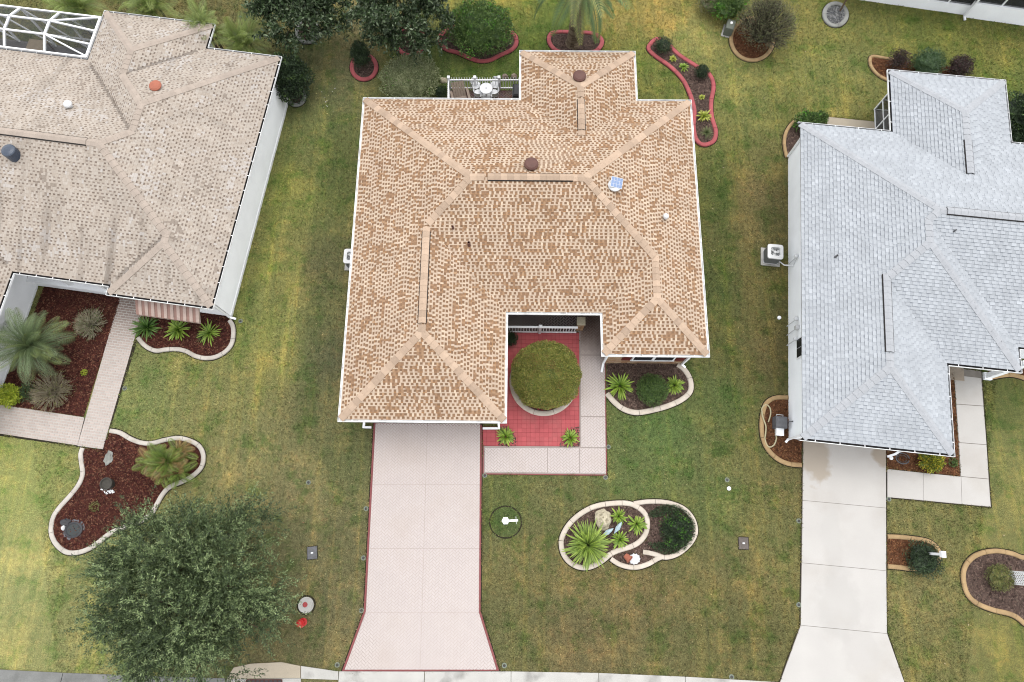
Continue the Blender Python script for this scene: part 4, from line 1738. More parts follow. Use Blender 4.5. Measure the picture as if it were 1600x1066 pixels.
def c_rel(x, y, z):
    a = math.radians(LRT)
    wx, wy = LPV[0] + x * math.cos(a) - y * math.sin(a), LPV[1] + x * math.sin(a) + y * math.cos(a)
    q = to_local((wx, wy), cage.location, LRT)
    return (q[0], q[1], z)


YS = [(5.86, 2.78), (6.6, 3.15), (7.38, 3.15), (8.2, 2.78)]
XS = [-13.8, -11.75, -9.71, -7.68, -5.65]
XE = -3.56


def beam(p, q, w_=0.07):
    b = MB()
    b.bar(c_rel(*p), c_rel(*q), w_, 0.1)
    return b.out('beam', M['white'], cage)


for x in XS:
    for (y0, z0), (y1, z1) in zip(YS, YS[1:]):
        beam((x, y0, z0), (x, y1, z1), 0.09)
    beam((x, 8.2, 2.78), (x, 8.2, 0.02))
for k, (y, z) in enumerate(YS):
    for xa, xb in zip(XS, XS[1:]):
        beam((xa, y, z), (xb, y, z))
    beam((XS[-1], y, z), (XE, y, 2.78))
beam((XS[-1], 6.6, 3.15), (XE, 5.9, 2.78), 0.055)
beam((XS[-1], 7.38, 3.15), (XE, 8.2, 2.78), 0.055)
beam((XE, 5.86, 2.78), (XE, 8.24, 2.78), 0.1)
for xa, xb in zip(XS, XS[1:] + [XE]):
    beam((xa, 8.2, 0.9), (xb, 8.2, 0.9), 0.05)
    beam((xa, 8.2, 2.7), (xb, 8.2, 0.05), 0.045)
beam((XE, 8.2, 2.78), (XE, 8.2, 0.02))
b = MB()
for (y0, z0), (y1, z1) in zip(YS, YS[1:]):
    for xa, xb in zip(XS, XS[1:]):
        b.add([c_rel(xa, y0, z0), c_rel(xb, y0, z0), c_rel(xb, y1, z1), c_rel(xa, y1, z1)], [(0, 1, 2, 3)])
    b.add([c_rel(XS[-1], y0, z0), c_rel(XE, y0, 2.78), c_rel(XE, y1, 2.78), c_rel(XS[-1], y1, z1)], [(0, 1, 2, 3)])
b.add([c_rel(XS[0], 8.2, 0.05), c_rel(XE, 8.2, 0.05), c_rel(XE, 8.2, 2.78), c_rel(XS[0], 8.2, 2.78)], [(0, 1, 2, 3)])
b.out('screen', M['screen'], cage)
# deck below, a lounger and a low table
wa = lambda x, y: (LPV[0] + x * math.cos(math.radians(LRT)) - y * math.sin(math.radians(LRT)), LPV[1] + x * math.sin(math.radians(LRT)) + y * math.cos(math.radians(LRT)))
sheet('pool_deck', [wa(-13.8, 5.3), wa(-3.2, 5.3), wa(-3.2, 8.25), wa(-13.8, 8.25)], 0.03, mat('pool_deck', A(120, 116, 112), 0.9, 0.15, 1.5, fine=0.1))
KEEP_OUT.append([wa(-14, 5.3), wa(-3.1, 5.3), wa(-3.1, 8.3), wa(-14, 8.3)])


def patio_table(px, py, z, label):
    x, y = G(px, py, z)
    t = thing('patio_table', (x, y, 0.03), label, 'table', rz=math.radians(LRT))
    b = MB()
    b.box(-0.5, 0.5, -0.4, 0.4, 0.62, 0.66, bev=0.01)
    b.out('tabletop', mat('table_beige', A(190, 170, 140), 0.7, 0.08), t)
    for sx_ in (-1, 1):
        for sy_ in (-1, 1):
            b = MB()
            b.box(sx_ * 0.44 - 0.025, sx_ * 0.44 + 0.025, sy_ * 0.34 - 0.025, sy_ * 0.34 + 0.025, 0.0, 0.62)
            b.out('leg', M['wood_brown'], t)
    return t


patio_table(57, 73, 0.65, 'beige rectangular table under the white screen cage')

# ---- the house whose white wall shows along the far top edge
NW = [G(1340, 0), G(1505, 23.5), G(1605, 38)]
nang = math.atan2(NW[2][1] - NW[0][1], NW[2][0] - NW[0][0])
nh = thing('house', (*G(1505, 23.5), 0), 'white walled house with dark screened openings at the far edge behind the pale grey house', 'house', rz=nang)
b = MB()
b.box(-7.0, 0.0, 0.0, 0.2, 0.0, 0.62)
b.box(0.0, 9.0, -0.15, 0.05, 0.0, 1.0)
b.box(-7.0, 9.0, 3.0, 3.2, 0.0, 2.6)
b.out('wall', M['stucco'], nh)
b = MB()
b.box(-7.0, 0.0, 0.07, 0.09, 0.64, 2.3)
b.box(0.0, 9.0, -0.06, -0.04, 1.02, 2.3)
b.out('screen', M['screen'], nh)
for k in range(12):
    x = -6.3 + k * 1.28
    b = MB()
    yy = 0.08 if x < 0 else -0.05
    b.box(x - 0.04, x + 0.04, yy - 0.04, yy + 0.04, 0.62 if x < 0 else 1.0, 2.3)
    b.out('mullion', M['white'], nh)
b = MB()
b.box(-7.0, 9.0, -0.2, 0.2, 2.3, 2.45)
b.out('fascia', M['white'], nh)
b = MB()
b.add([(-7.2, -0.45, 2.42), (9.2, -0.45, 2.42), (9.2, 5.0, 4.6), (-7.2, 5.0, 4.6)], [(0, 1, 2, 3)])
b.add([(-7.2, 10.5, 2.42), (9.2, 10.5, 2.42), (9.2, 5.0, 4.6), (-7.2, 5.0, 4.6)], [(3, 2, 1, 0)])
b.out('roof', M['cap_grey'], nh)
downspout(nh, [(0.0, -0.2, 2.3), (0.0, -0.2, 0.12), (0.05, -0.4, 0.07)])
sheet('lanai_floor', [wa_ for wa_ in [(nh.location.x + x * math.cos(nang) - y * math.sin(nang), nh.location.y + x * math.sin(nang) + y * math.cos(nang)) for x, y in ((-7, 0.2), (9, 0.2), (9, 3), (-7, 3))]], 0.03, M['kerb_dark'])

# ------------------------------------------------------------------ planting beds
def chips(poly, n_per_m2, palette, z, size=0.05, seed=1):
    r = np.random.default_rng(seed)
    xs = [p[0] for p in poly]
    ys = [p[1] for p in poly]
    A_ = (max(xs) - min(xs)) * (max(ys) - min(ys))
    n = int(A_ * n_per_m2)
    X, Y = r.uniform(min(xs), max(xs), n), r.uniform(min(ys), max(ys), n)
    k = inside(poly, X, Y)
    X, Y = X[k], Y[k]
    n = len(X)
    t = r.uniform(0, math.pi, n)
    L_ = size * r.uniform(0.5, 1.4, n)
    W = L_ * r.uniform(0.25, 0.6, n)
    Z = z + r.uniform(0.004, 0.03, n)
    tl = r.uniform(-0.5, 0.5, (n, 2))
    V = np.zeros((n, 4, 3))
    for i, (a, b_) in enumerate(((-1, -1), (1, -1), (1, 1), (-1, 1))):
        u, v = a * L_ / 2, b_ * W / 2
        V[:, i, 0] = X + u * np.cos(t) - v * np.sin(t)
        V[:, i, 1] = Y + u * np.sin(t) + v * np.cos(t)
        V[:, i, 2] = Z + u * tl[:, 0] + v * tl[:, 1]
    F = np.arange(n * 4).reshape(n, 4)
    pal = np.array(palette)
    col = pal[r.integers(0, len(pal), n)] * r.uniform(0.6, 1.35, (n, 1))
    return V.reshape(-1, 3), F, col


MULCH = {
    'maroon': [A(104, 60, 50), A(88, 48, 43), A(118, 74, 58), A(74, 44, 40), A(136, 98, 78)],
    'brown': [A(122, 101, 90), A(104, 84, 77), A(138, 115, 103), A(90, 74, 67), A(130, 111, 100)],
    'rust': [A(138, 94, 64), A(120, 78, 54), A(154, 110, 76), A(98, 66, 48), A(128, 92, 68)],
    'red': [A(118, 58, 50), A(100, 48, 44), A(134, 74, 60), A(84, 44, 42)],
}
MBASE = {'maroon': A(92, 54, 46), 'brown': A(112, 93, 84), 'rust': A(122, 82, 58), 'red': A(104, 54, 48)}
BED_N = [0]


def bed(label, curb_px, mulch_px, curb_m, mulch, closed=False, width=0.17, height=0.10, cat='flower bed', smooth=True, extra=(), group=None):
    """a planting bed: a cast curb of segments with cut joints, and its mulch"""
    BED_N[0] += 1
    org = G(*(curb_px or mulch_px)[0])
    t = thing('flower_bed', (org[0], org[1], 0), label, cat, group)
    o2 = lambda pts: [(x - org[0], y - org[1]) for x, y in pts]
    line = None
    for ci, (cpx, cl) in enumerate(([(curb_px, closed)] if curb_px else []) + list(extra)):
        line = smooth_line(GP(cpx), cl, 0.10) if smooth else GP(cpx)
        L_ = o2(line)
        if cl:
            L_ = L_ + [L_[0]]
        # dark trench beside the curb
        EDGES.append((line, 36, 0.16))
        P = [Vector(p) for p in L_]
        n = len(P)
        nrm = []
        for i in range(n):
            if cl:
                a, c_ = P[(i - 1) % (n - 1)], P[(i + 1) % (n - 1)]
            else:
                a, c_ = P[max(i - 1, 0)], P[min(i + 1, n - 1)]
            d = (c_ - a).normalized()
            nrm.append(Vector((-d.y, d.x)))
        KEEP_OUT.append([(p.x + org[0], p.y + org[1]) for p in [P[i] + nrm[i] * (width / 2 + 0.05) for i in range(n)] + [P[i] - nrm[i] * (width / 2 + 0.05) for i in reversed(range(n))]])
        V, F = [], []
        hw = width / 2 + 0.045
        for i in range(n):
            V += [(*(P[i] + nrm[i] * hw), 0.007), (*(P[i] - nrm[i] * hw), 0.007)]
        F = [(2 * i, 2 * i + 1, 2 * i + 3, 2 * i + 2) for i in range(n - 1)]
        if area([(p.x, p.y) for p in P]) >= 0 or True:
            F = [tuple(reversed(f)) if (Vector(V[f[1]]) - Vector(V[f[0]])).cross(Vector(V[f[2]]) - Vector(V[f[0]])).z < 0 else f for f in F]
        build('trench', V, F, M['soil'], t)
        # curb segments
        i = 0
        rr = random.Random(BED_N[0] * 31 + ci)
        while i < n - 1:
            k = min(n - 1, i + rr.choice([7, 8, 9]))
            if n - 1 - k < 3:
                k = n - 1
            prof = [(-0.5, -0.03), (-0.5, 0.55), (-0.36, 0.9), (-0.12, 1.0), (0.12, 1.0), (0.36, 0.9), (0.5, 0.55), (0.5, -0.03)]
            V, F = [], []
            dz = rr.uniform(-0.006, 0.006)
            m0 = P[(i + k) // 2]
            for j in range(i, k + 1):
                c_ = P[j]
                if j == i and k - i > 1:
                    c_ = P[j] + (P[j + 1] - P[j]).normalized() * 0.008
                if j == k and k - i > 1:
                    c_ = P[j] - (P[j] - P[j - 1]).normalized() * 0.008
                for u, v in prof:
                    q = c_ + nrm[j] * u * width - m0
                    V.append((q.x, q.y, v * height + dz))
            m_ = len(prof)
            for j in range(k - i):
                for a in range(m_ - 1):
                    F.append((j * m_ + a, j * m_ + a + 1, (j + 1) * m_ + a + 1, (j + 1) * m_ + a))
            F.append(tuple(range(m_)))
            F.append(tuple(reversed(range((k - i) * m_, (k - i + 1) * m_))))
            # face up
            f0 = F[3]
            if (Vector(V[f0[1]]) - Vector(V[f0[0]])).cross(Vector(V[f0[2]]) - Vector(V[f0[0]])).z < 0:
                F = [tuple(reversed(f)) for f in F]
            build('curb_segment', V, F, curb_m, t, smooth=False, loc=(m0.x, m0.y, 0))
            i = k
    mp = mulch_px
    if mp is None:
        wpoly = line
    else:
        wpoly = smooth_line(GP(mp), True, 0.12) if smooth and mp == 'x' else GP(mp)
    KEEP_OUT.append(wpoly)
    lp = o2(wpoly)
    if mulch:
        b_ = MB()
        b_.prism(lp, -0.03, 0.022)
        q = build('mulch_base', b_.V, b_.F, M['mulch'], t, [MBASE[mulch]] * len(b_.F))
        V, F, col = chips(lp, 420, MULCH[mulch], 0.022, 0.075, BED_N[0])
        q = build('mulch', V, F, M['mulch'], t, col)
        q['kind'] = 'stuff'
    return t


def circ(cx, cy, r, n=16, a0=0, a1=360, ky=1.0):
    return [(cx + r * math.cos(math.radians(a0 + (a1 - a0) * i / n)), cy + ky * r * math.sin(math.radians(a0 + (a1 - a0) * i / n))) for i in range(n + (0 if a1 - a0 == 360 else 1))]


bed('cream curbed bed of dark mulch below the shuttered brick window', [(1058, 570), (1066, 575), (1074, 585), (1079, 598), (1078, 612), (1066, 624), (1045, 634), (1020, 641), (995, 645), (975, 640), (960, 629), (948, 615)],
    [(948, 566), (1058, 569), (1066, 575), (1074, 585), (1079, 598), (1078, 612), (1066, 624), (1045, 634), (1020, 641), (995, 645), (975, 640), (960, 629), (948, 615)], M['cream_curb'], 'brown', width=0.24)
bed('round cream curbed bed under the big clipped shrub in the red courtyard', circ(849.5, 597, 49.5, 20), None, M['cream_curb'], 'brown', True, width=0.24, height=0.14)
LOBE = [(877, 845), (883.4, 828), (896, 812), (915, 798), (935, 790), (960, 786.5), (982, 787), (997.5, 793.5), (1008.4, 804.4), (1011.5, 818.4), (1008.4, 834), (999, 846.5), (985, 854.4), (969, 859), (955, 865), (941, 876), (927, 884), (913, 887), (899, 884), (886.5, 875), (879, 862)]
RL = [(990, 787), (1003, 785), (1016, 784), (1035, 784.5), (1052, 788), (1068, 795), (1079, 806), (1085, 818), (1086.5, 832.5), (1080, 846.5), (1068, 859), (1054, 867.6), (1038, 871), (1026, 867), (1014, 864), (1004, 862.5)]
CR = [(954, 873), (966, 881), (982, 886), (997.5, 886), (1013, 881), (1027, 873), (1036, 869.5)]
bed('double lobed cream curbed island bed in the lawn holding the spiky palm', LOBE, LOBE, M['cream_curb'], 'brown', True, width=0.22)
bed('cream curbed bed wrapped round a dark green shrub, joined to the island bed', RL, RL + [(1010, 845), (1013, 815), (1003, 795)], M['cream_curb'], 'brown', False, width=0.20)
bed('small cream curbed crescent bed with a terracotta pot and a white shell', CR, CR + [(1030, 862), (1012, 845), (1000, 848), (985, 857), (965, 864)], M['cream_curb'], 'brown', False, width=0.20)
B4 = [(172.5, 673.4), (188, 676.5), (204.5, 686), (221, 692), (237.5, 693), (258, 688), (279, 685), (297, 689), (312, 698), (318, 711.6), (316, 728), (305.6, 740.5), (289, 751), (266, 761), (254, 773.5), (245.7, 788), (235.4, 804.5), (217, 816), (194, 824), (173.5, 833), (159, 844), (142.5, 856), (124, 863), (105.4, 863), (91, 853), (82.7, 839.5), (80.6, 825), (84.8, 806.5), (95, 792), (111.6, 773.5), (124, 757), (130, 740.5), (128, 722), (127, 709.5), (130, 700)]
bed('large wavy pale curbed bed of maroon mulch at the corner of the brick walkway', B4, B4 + [(161.5, 703.5), (170, 676)], M['pale_curb'], 'maroon', width=0.20)
B5 = [(216.4, 528), (223.5, 537), (232.4, 544), (245, 548.5), (259, 546.7), (277, 546), (291, 549), (305.5, 556.5), (321.5, 560), (337.6, 558), (353.6, 549), (362.5, 537), (365, 522.6), (364, 510), (359, 501)]
bed('wavy pale curbed bed of maroon mulch with three ferns beneath the striped awning', B5, B5 + [(356, 495), (235, 462), (217.5, 524)], M['pale_curb'], 'maroon', width=0.20)
bed('courtyard bed of maroon mulch enclosed by the brick walkway and white walls', None, [(70, 447), (190, 462), (131, 651.5), (-30, 628), (-10, 600), (20, 580)], None, 'maroon')
B6 = [(1015, 71), (1026, 62), (1041, 67.5), (1060, 86), (1086, 103), (1107, 116), (1114.5, 135), (1110.6, 161), (1112, 184), (1118, 206), (1114.4, 221), (1099.5, 227), (1088, 219.5), (1083.3, 199), (1084.4, 172.5), (1077, 146), (1065.6, 124), (1047, 105), (1026, 90), (1014, 79)]
bed('long bone shaped bed with red curb curving past the corner of the tan roof', B6, B6, M['red_curb'], 'brown', True, width=0.22)
B7 = [(857.5, 62), (861, 53.5), (871, 50.5), (895, 51), (922, 52.5), (935, 57.5), (940.6, 66), (936, 76), (924, 83), (895, 85), (872, 81), (861, 72)]
bed('red curbed oval bed round the trunk of the tall date palm', B7, B7, M['red_curb'], 'brown', True, width=0.22)
B8 = [(687, 62), (690, 72), (700, 79), (715, 83), (730, 90), (748, 96), (765, 95), (780, 88), (800, 78), (807, 66), (800, 52), (770, 40), (720, 42), (695, 50)]
bed('wavy red curbed bed beneath the bright green hedge mound', B8, B8, M['red_curb'], 'brown', True, width=0.22)
bed('red curbed round bed beneath the dark magnolia nearest the white patio fence', circ(641, 65, 22, 14), None, M['red_curb'], 'brown', True, width=0.20)
bed('small red ring curb round the narrow dark conical shrub', circ(569, 106, 19, 14), None, M['red_curb'], 'brown', True, width=0.22)
bed('pale grey ring curb below the dark magnolia nearest the beige house', circ(481, 50, 17, 14), None, M['grey_curb'], 'brown', True, width=0.2)
bed('pale ring curb under the dark shrub against the white wall of the beige house', circ(463, 152, 13, 12), None, M['grey_curb'], 'brown', True, width=0.2)
bed('tan curbed round bed of red mulch beneath the bare twiggy shrub', circ(1175, 62, 33, 18), None, M['tan_curb'], 'rust', True, width=0.2)
gb = bed('grey ring curb filled with pale gravel round a thin tree trunk', circ(1305, 23.5, 17.5, 14), None, M['grey_curb'], None, True, width=0.22)
ct = G(1305, 23.5)
gp = [(ct[0] - gb.location.x + 0.58 * math.cos(a * 0.4), ct[1] - gb.location.y + 0.58 * math.sin(a * 0.4)) for a in range(16)]
V, F, col = chips(gp, 1500, [A(150, 150, 150), A(190, 188, 184), A(90, 92, 96), A(120, 120, 118)], 0.02, 0.06, 99)
q = build('gravel', V, F, M['gravel'], gb, col)
q['kind'] = 'stuff'
b = MB()
b.prism(gp, -0.02, 0.02)
b.out('gravel_base', M['kerb_dark'], gb)
B15 = [(1405, 95.5), (1385, 92.5), (1362, 89), (1359.5, 101), (1366.5, 113), (1377, 121.5), (1392, 128)]
bed('tan curbed bed with three shrubs behind the north eave of the pale grey house', B15, [(1362, 89), (1410, 96), (1505, 108), (1508, 124), (1392, 128), (1377, 121.5), (1366.5, 113), (1359.5, 101)], M['tan_curb'], 'rust')
B16 = [(1288, 186), (1265, 182), (1243, 189), (1229, 205), (1225, 225), (1229, 247)]
bed('tan curbed bed hugging the north corner of the pale grey house', B16, B16 + [(1240, 240), (1290, 200)], M['tan_curb'], 'brown')
B17 = [(1231, 621.5), (1213.4, 621.7), (1204.5, 624.5), (1197.0, 630.6), (1193, 640), (1190.4, 652.6), (1189.7, 667), (1191.5, 684), (1197, 698.5), (1206.8, 711), (1220, 720.5), (1235, 725.5), (1252, 727)]
bed('tan curbed bed of rust mulch beside the garage corner with a loose hose', B17, B17 + [(1252.5, 684), (1233, 684)], M['tan_curb'], 'rust', width=0.2)
bed('rust coloured mulch bed between the plain concrete walkway and the grey garage', None, [(1385, 700), (1478, 706), (1478, 580), (1489.5, 583), (1499.5, 744), (1385.5, 732)], None, 'rust')
B19 = [(1386, 838.5), (1402, 839), (1422, 841), (1440, 843.5), (1453, 847.5), (1463, 856), (1467, 868), (1461, 881), (1446, 888), (1422, 888.5), (1404, 886.5), (1386, 885)]
bed('tan curbed half oval bed against the edge of the plain concrete driveway', B19, B19, M['tan_curb'], 'rust', width=0.19)
B20 = [(1660, 878), (1601, 872), (1580, 865), (1554, 861), (1528, 866), (1512, 878), (1504.5, 896), (1507.5, 920), (1516, 935), (1530, 945), (1551, 953), (1576, 959), (1590, 966), (1608, 980), (1660, 1010)]
bed('tan curbed rounded bed of brown mulch holding the white lattice trellis', B20, B20, M['tan_curb'], 'brown', width=0.2)
B21 = [(1543, 591), (1555.7, 588.6), (1568, 586.5), (1579, 586), (1590, 588), (1602, 592), (1640, 606)]
bed('tan curbed strip bed curving from the porch column of the pale grey house', B21, B21 + [(1640, 575), (1545, 570)], M['tan_curb'], 'rust', width=0.2)
bed('small mulch corner with a fern beside the garage downspout', None, [(779, 668), (790, 666), (799, 672), (805, 683), (808, 697), (779, 697)], None, 'brown', smooth=False)
bed('small mulch corner with a fern where the red court meets the walkway', None, [(905, 667), (894, 668), (884, 676), (878, 686), (874, 698), (905, 698)], None, 'brown', smooth=False)

# ------------------------------------------------------------------ plants


def unit(v):
    return v / np.maximum(np.linalg.norm(v, axis=1, keepdims=True), 1e-9)


def leaf_mesh(P, D, L_, W, r, bend=0.0):
    """rhombic leaves: base P, direction D, length L, width W"""
    n = len(P)
    rnd = unit(r.normal(size=(n, 3)))
    S = unit(np.cross(D, rnd))
    L_ = np.asarray(L_).reshape(-1, 1)
    W = np.asarray(W).reshape(-1, 1)
    V = np.zeros((n, 4, 3))
    mid = P + D * L_ * 0.5
    V[:, 0] = P
    V[:, 1] = mid + S * W / 2
    V[:, 2] = P + D * L_
    V[:, 3] = mid - S * W / 2
    V[:, 2, 2] -= bend * L_[:, 0]
    return V.reshape(-1, 3), np.arange(n * 4).reshape(n, 4)


def pick(pal, n, r, jit=0.18):
    pal = np.array(pal) * 1.9
    return pal[r.integers(0, len(pal), n)] * r.uniform(1 - jit, 1 + jit, (n, 1))


GREENS = {
    'dark': [A(44, 58, 38), A(54, 70, 44), A(36, 48, 32), A(66, 82, 54)],
    'magnolia': [A(46, 62, 36), A(56, 74, 42), A(38, 50, 30), A(70, 88, 54), A(112, 124, 96)],
    'mid': [A(74, 98, 48), A(88, 112, 56), A(60, 82, 42), A(102, 124, 66)],
    'olive': [A(110, 116, 66), A(124, 128, 74), A(92, 98, 54), A(138, 134, 80)],
    'topiary': [A(134, 140, 66), A(148, 148, 72), A(116, 124, 58), A(160, 148, 82), A(98, 112, 52)],
    'rusty': [A(150, 122, 70), A(134, 104, 62), A(140, 132, 70)],
    'grey': [A(142, 148, 108), A(122, 130, 92), A(160, 164, 124), A(104, 114, 76)],
    'bright': [A(86, 140, 44), A(102, 156, 50), A(70, 118, 38)],
    'lime': [A(158, 170, 54), A(176, 184, 66), A(132, 150, 46)],
    'purple': [A(70, 52, 52), A(84, 62, 58), A(56, 46, 44), A(70, 68, 54)],
    'twiggy': [A(106, 104, 76), A(122, 116, 90), A(90, 92, 62), A(98, 106, 68)],
    'yellowgreen': [A(150, 150, 44), A(180, 164, 52), A(110, 124, 44), A(90, 106, 44)],
    'oak': [A(72, 88, 54), A(86, 101, 64), A(58, 72, 44), A(100, 115, 76), A(47, 60, 38)],
    'oaktip': [A(128, 144, 96), A(142, 156, 110), A(114, 132, 86)],
    'teal': [A(72, 94, 60), A(84, 106, 68), A(58, 80, 50)],
}


def blob(name, label, cat, px, py, rad, h, n, pal, leaf=(0.09, 0.05), lump=0.18, shell=0.35, group=None, squash=1.0, up=0.35, zc=0.52, stems=True, seed=None, accents=None, rand=0.9, flatten=0.0, lift=0.0, at=None, core=0.72):
    """a shrub: many leaves spread through an uneven crown, and woody stems"""
    r = np.random.default_rng(seed if seed is not None else int(px * 13 + py * 7))
    x, y = at if at else G(px, py)
    t = thing(name, (x, y, 0.0), label, cat, group)
    U = unit(r.normal(size=(n, 3)))
    U[:, 2] = np.where(U[:, 2] < -0.55, -U[:, 2], U[:, 2])
    off = r.uniform(-50, 50, 3)
    dirs = U * 2.2 + off
    fac = np.array([mnoise.noise(Vector(d)) + 0.5 * mnoise.noise(Vector(d * 2.3)) for d in dirs])
    rr = (1 - shell * r.random(n) ** 1.5) * (1 + lump * fac * 1.6)
    Rz = h * (1 - zc) if True else h / 2
    S = np.array([rad, rad * squash, 1.0])
    P = U * rr[:, None] * S
    zz = np.where(U[:, 2] > 0, U[:, 2] * rr * (h - h * zc), U[:, 2] * rr * (h * zc * 0.95))
    P[:, 2] = h * zc + zz + lift
    P[:, 2] = np.maximum(P[:, 2], 0.02)
    D = unit(U * 0.55 + r.normal(size=(n, 3)) * rand * 0.6 + np.array([0, 0, up]))
    L_ = leaf[0] * r.uniform(0.6, 1.3, n)
    V, F = leaf_mesh(P, D, L_, leaf[1] * r.uniform(0.7, 1.2, n), r)
    col = pick(GREENS[pal], n, r)
    if accents:
        k = (fac > 0.18) & (r.random(n) < accents[1])
        col[k] = pick(GREENS[accents[0]], int(k.sum()), r)
    # inner leaf mass so that the crown is not hollow
    if core:
        bm = bmesh.new()
        bmesh.ops.create_icosphere(bm, subdivisions=3, radius=1.0)
        cv = np.array([v.co[:] for v in bm.verts])
        cf = np.array([[q.index for q in f.verts] for f in bm.faces])
        bm.free()
        cfac = np.array([mnoise.noise(Vector(d * 2.2 + off)) + 0.5 * mnoise.noise(Vector((d * 2.2 + off) * 2.3)) for d in cv])
        jit = 1 + r.normal(size=len(cv)) * 0.05
        k_ = core * (1 + lump * cfac * 1.6) * jit
        CV = cv * k_[:, None] * S
        CV[:, 2] = h * zc + lift + np.where(cv[:, 2] > 0, cv[:, 2] * k_ * (h - h * zc), cv[:, 2] * k_ * h * zc * 0.9)
        CF = np.concatenate([cf, cf[:, 2:3]], 1) + len(V)
        mb_ = [list(map(int, f)) for f in F] + [[int(a) + len(V) for a in f] for f in cf]
        V = np.concatenate([V, CV])
        col = np.concatenate([col, pick(GREENS[pal], len(cf), r)])
        build('foliage', V, mb_, M['leaf'], t, col)
    else:
        build('foliage', V, F, M['leaf'], t, col)
    if stems:
        b_ = MB()
        for k in range(5):
            a = k * 1.257 + r.random()
            b_.tube([(0.04 * math.cos(a), 0.04 * math.sin(a), -0.02), (rad * 0.3 * math.cos(a), rad * 0.3 * math.sin(a), h * 0.35 + lift * 0.6), (rad * 0.55 * math.cos(a), rad * 0.55 * math.sin(a), h * 0.7 + lift)], [0.03, 0.02, 0.008], 5)
        b_.out('stem', M['bark'], t)
    return t


def twig_shrub(label, px, py, rad, h, n, cols, leafcols, nleaf, cat='shrub', name='shrub', group=None, seed=3):
    """a shrub that shows its bare pale stems"""
    r = np.random.default_rng(seed)
    x, y = G(px, py)
    t = thing(name, (x, y, 0), label, cat, group)
    b_ = MB()
    ends = []
    for k in range(n):
        a = r.uniform(0, 2 * math.pi)
        q = math.sqrt(r.random())
        e = Vector((rad * q * math.cos(a), rad * q * math.sin(a), h * (1 - 0.55 * q * q) * r.uniform(0.8, 1.05)))
        m_ = Vector((e.x * 0.45 + r.normal() * 0.04, e.y * 0.45 + r.normal() * 0.04, e.z * 0.6))
        c_ = cols[r.integers(0, len(cols))]
        b_.tube([(e.x * 0.12, e.y * 0.12, 0), m_, e], [0.016, 0.012, 0.006], 4, c_, cap=False)
        for j in range(2):
            f = e + Vector((r.normal() * 0.09, r.normal() * 0.09, r.uniform(0.0, 0.1)))
            b_.tube([m_.lerp(e, 0.6), f], [0.009, 0.004], 3, c_, cap=False)
            ends.append(f)
    b_.out('stem', M['twig'], t, usecol=True)
    if nleaf:
        E_ = np.array([e[:] for e in ends])
        P = E_[r.integers(0, len(E_), nleaf)] + r.normal(size=(nleaf, 3)) * 0.06
        P[:, 2] = np.maximum(P[:, 2], 0.05)
        D = unit(r.normal(size=(nleaf, 3)) + np.array([0, 0, 0.5]))
        V, F = leaf_mesh(P, D, 0.07 * r.uniform(0.6, 1.3, nleaf), 0.03 * r.uniform(0.7, 1.3, nleaf), r)
        build('foliage', V, F, M['leaf'], t, pick(leafcols, nleaf, r))
    return t


# --- blades and fronds as parts
def blade_proto(L_, W, arch, col, seg=6, fold=0.25, m=None):
    V, F, Cc = [], [], []
    for i in range(seg + 1):
        s_ = i / seg
        xx = L_ * (s_ - 0.18 * arch * s_ * s_)
        zz = L_ * (0.35 * s_ - arch * 0.75 * s_ * s_)
        w_ = 1.45 * W * (0.35 + 1.3 * s_) * (1 - s_) ** 0.75 if i < seg else 0.002
        w_ = max(w_, 0.002)
        V += [(xx, -w_, zz + fold * w_), (xx, 0, zz), (xx, w_, zz + fold * w_)]
    for i in range(seg):
        a = 3 * i
        F += [(a, a + 3, a + 4, a + 1), (a + 1, a + 4, a + 5, a + 2)]
        c_ = tuple(min(v * 1.45, 0.5) for v in mixc(col[0], col[1], i / seg))
        Cc += [c_, c_]
    return V, F, Cc


_blades = {}


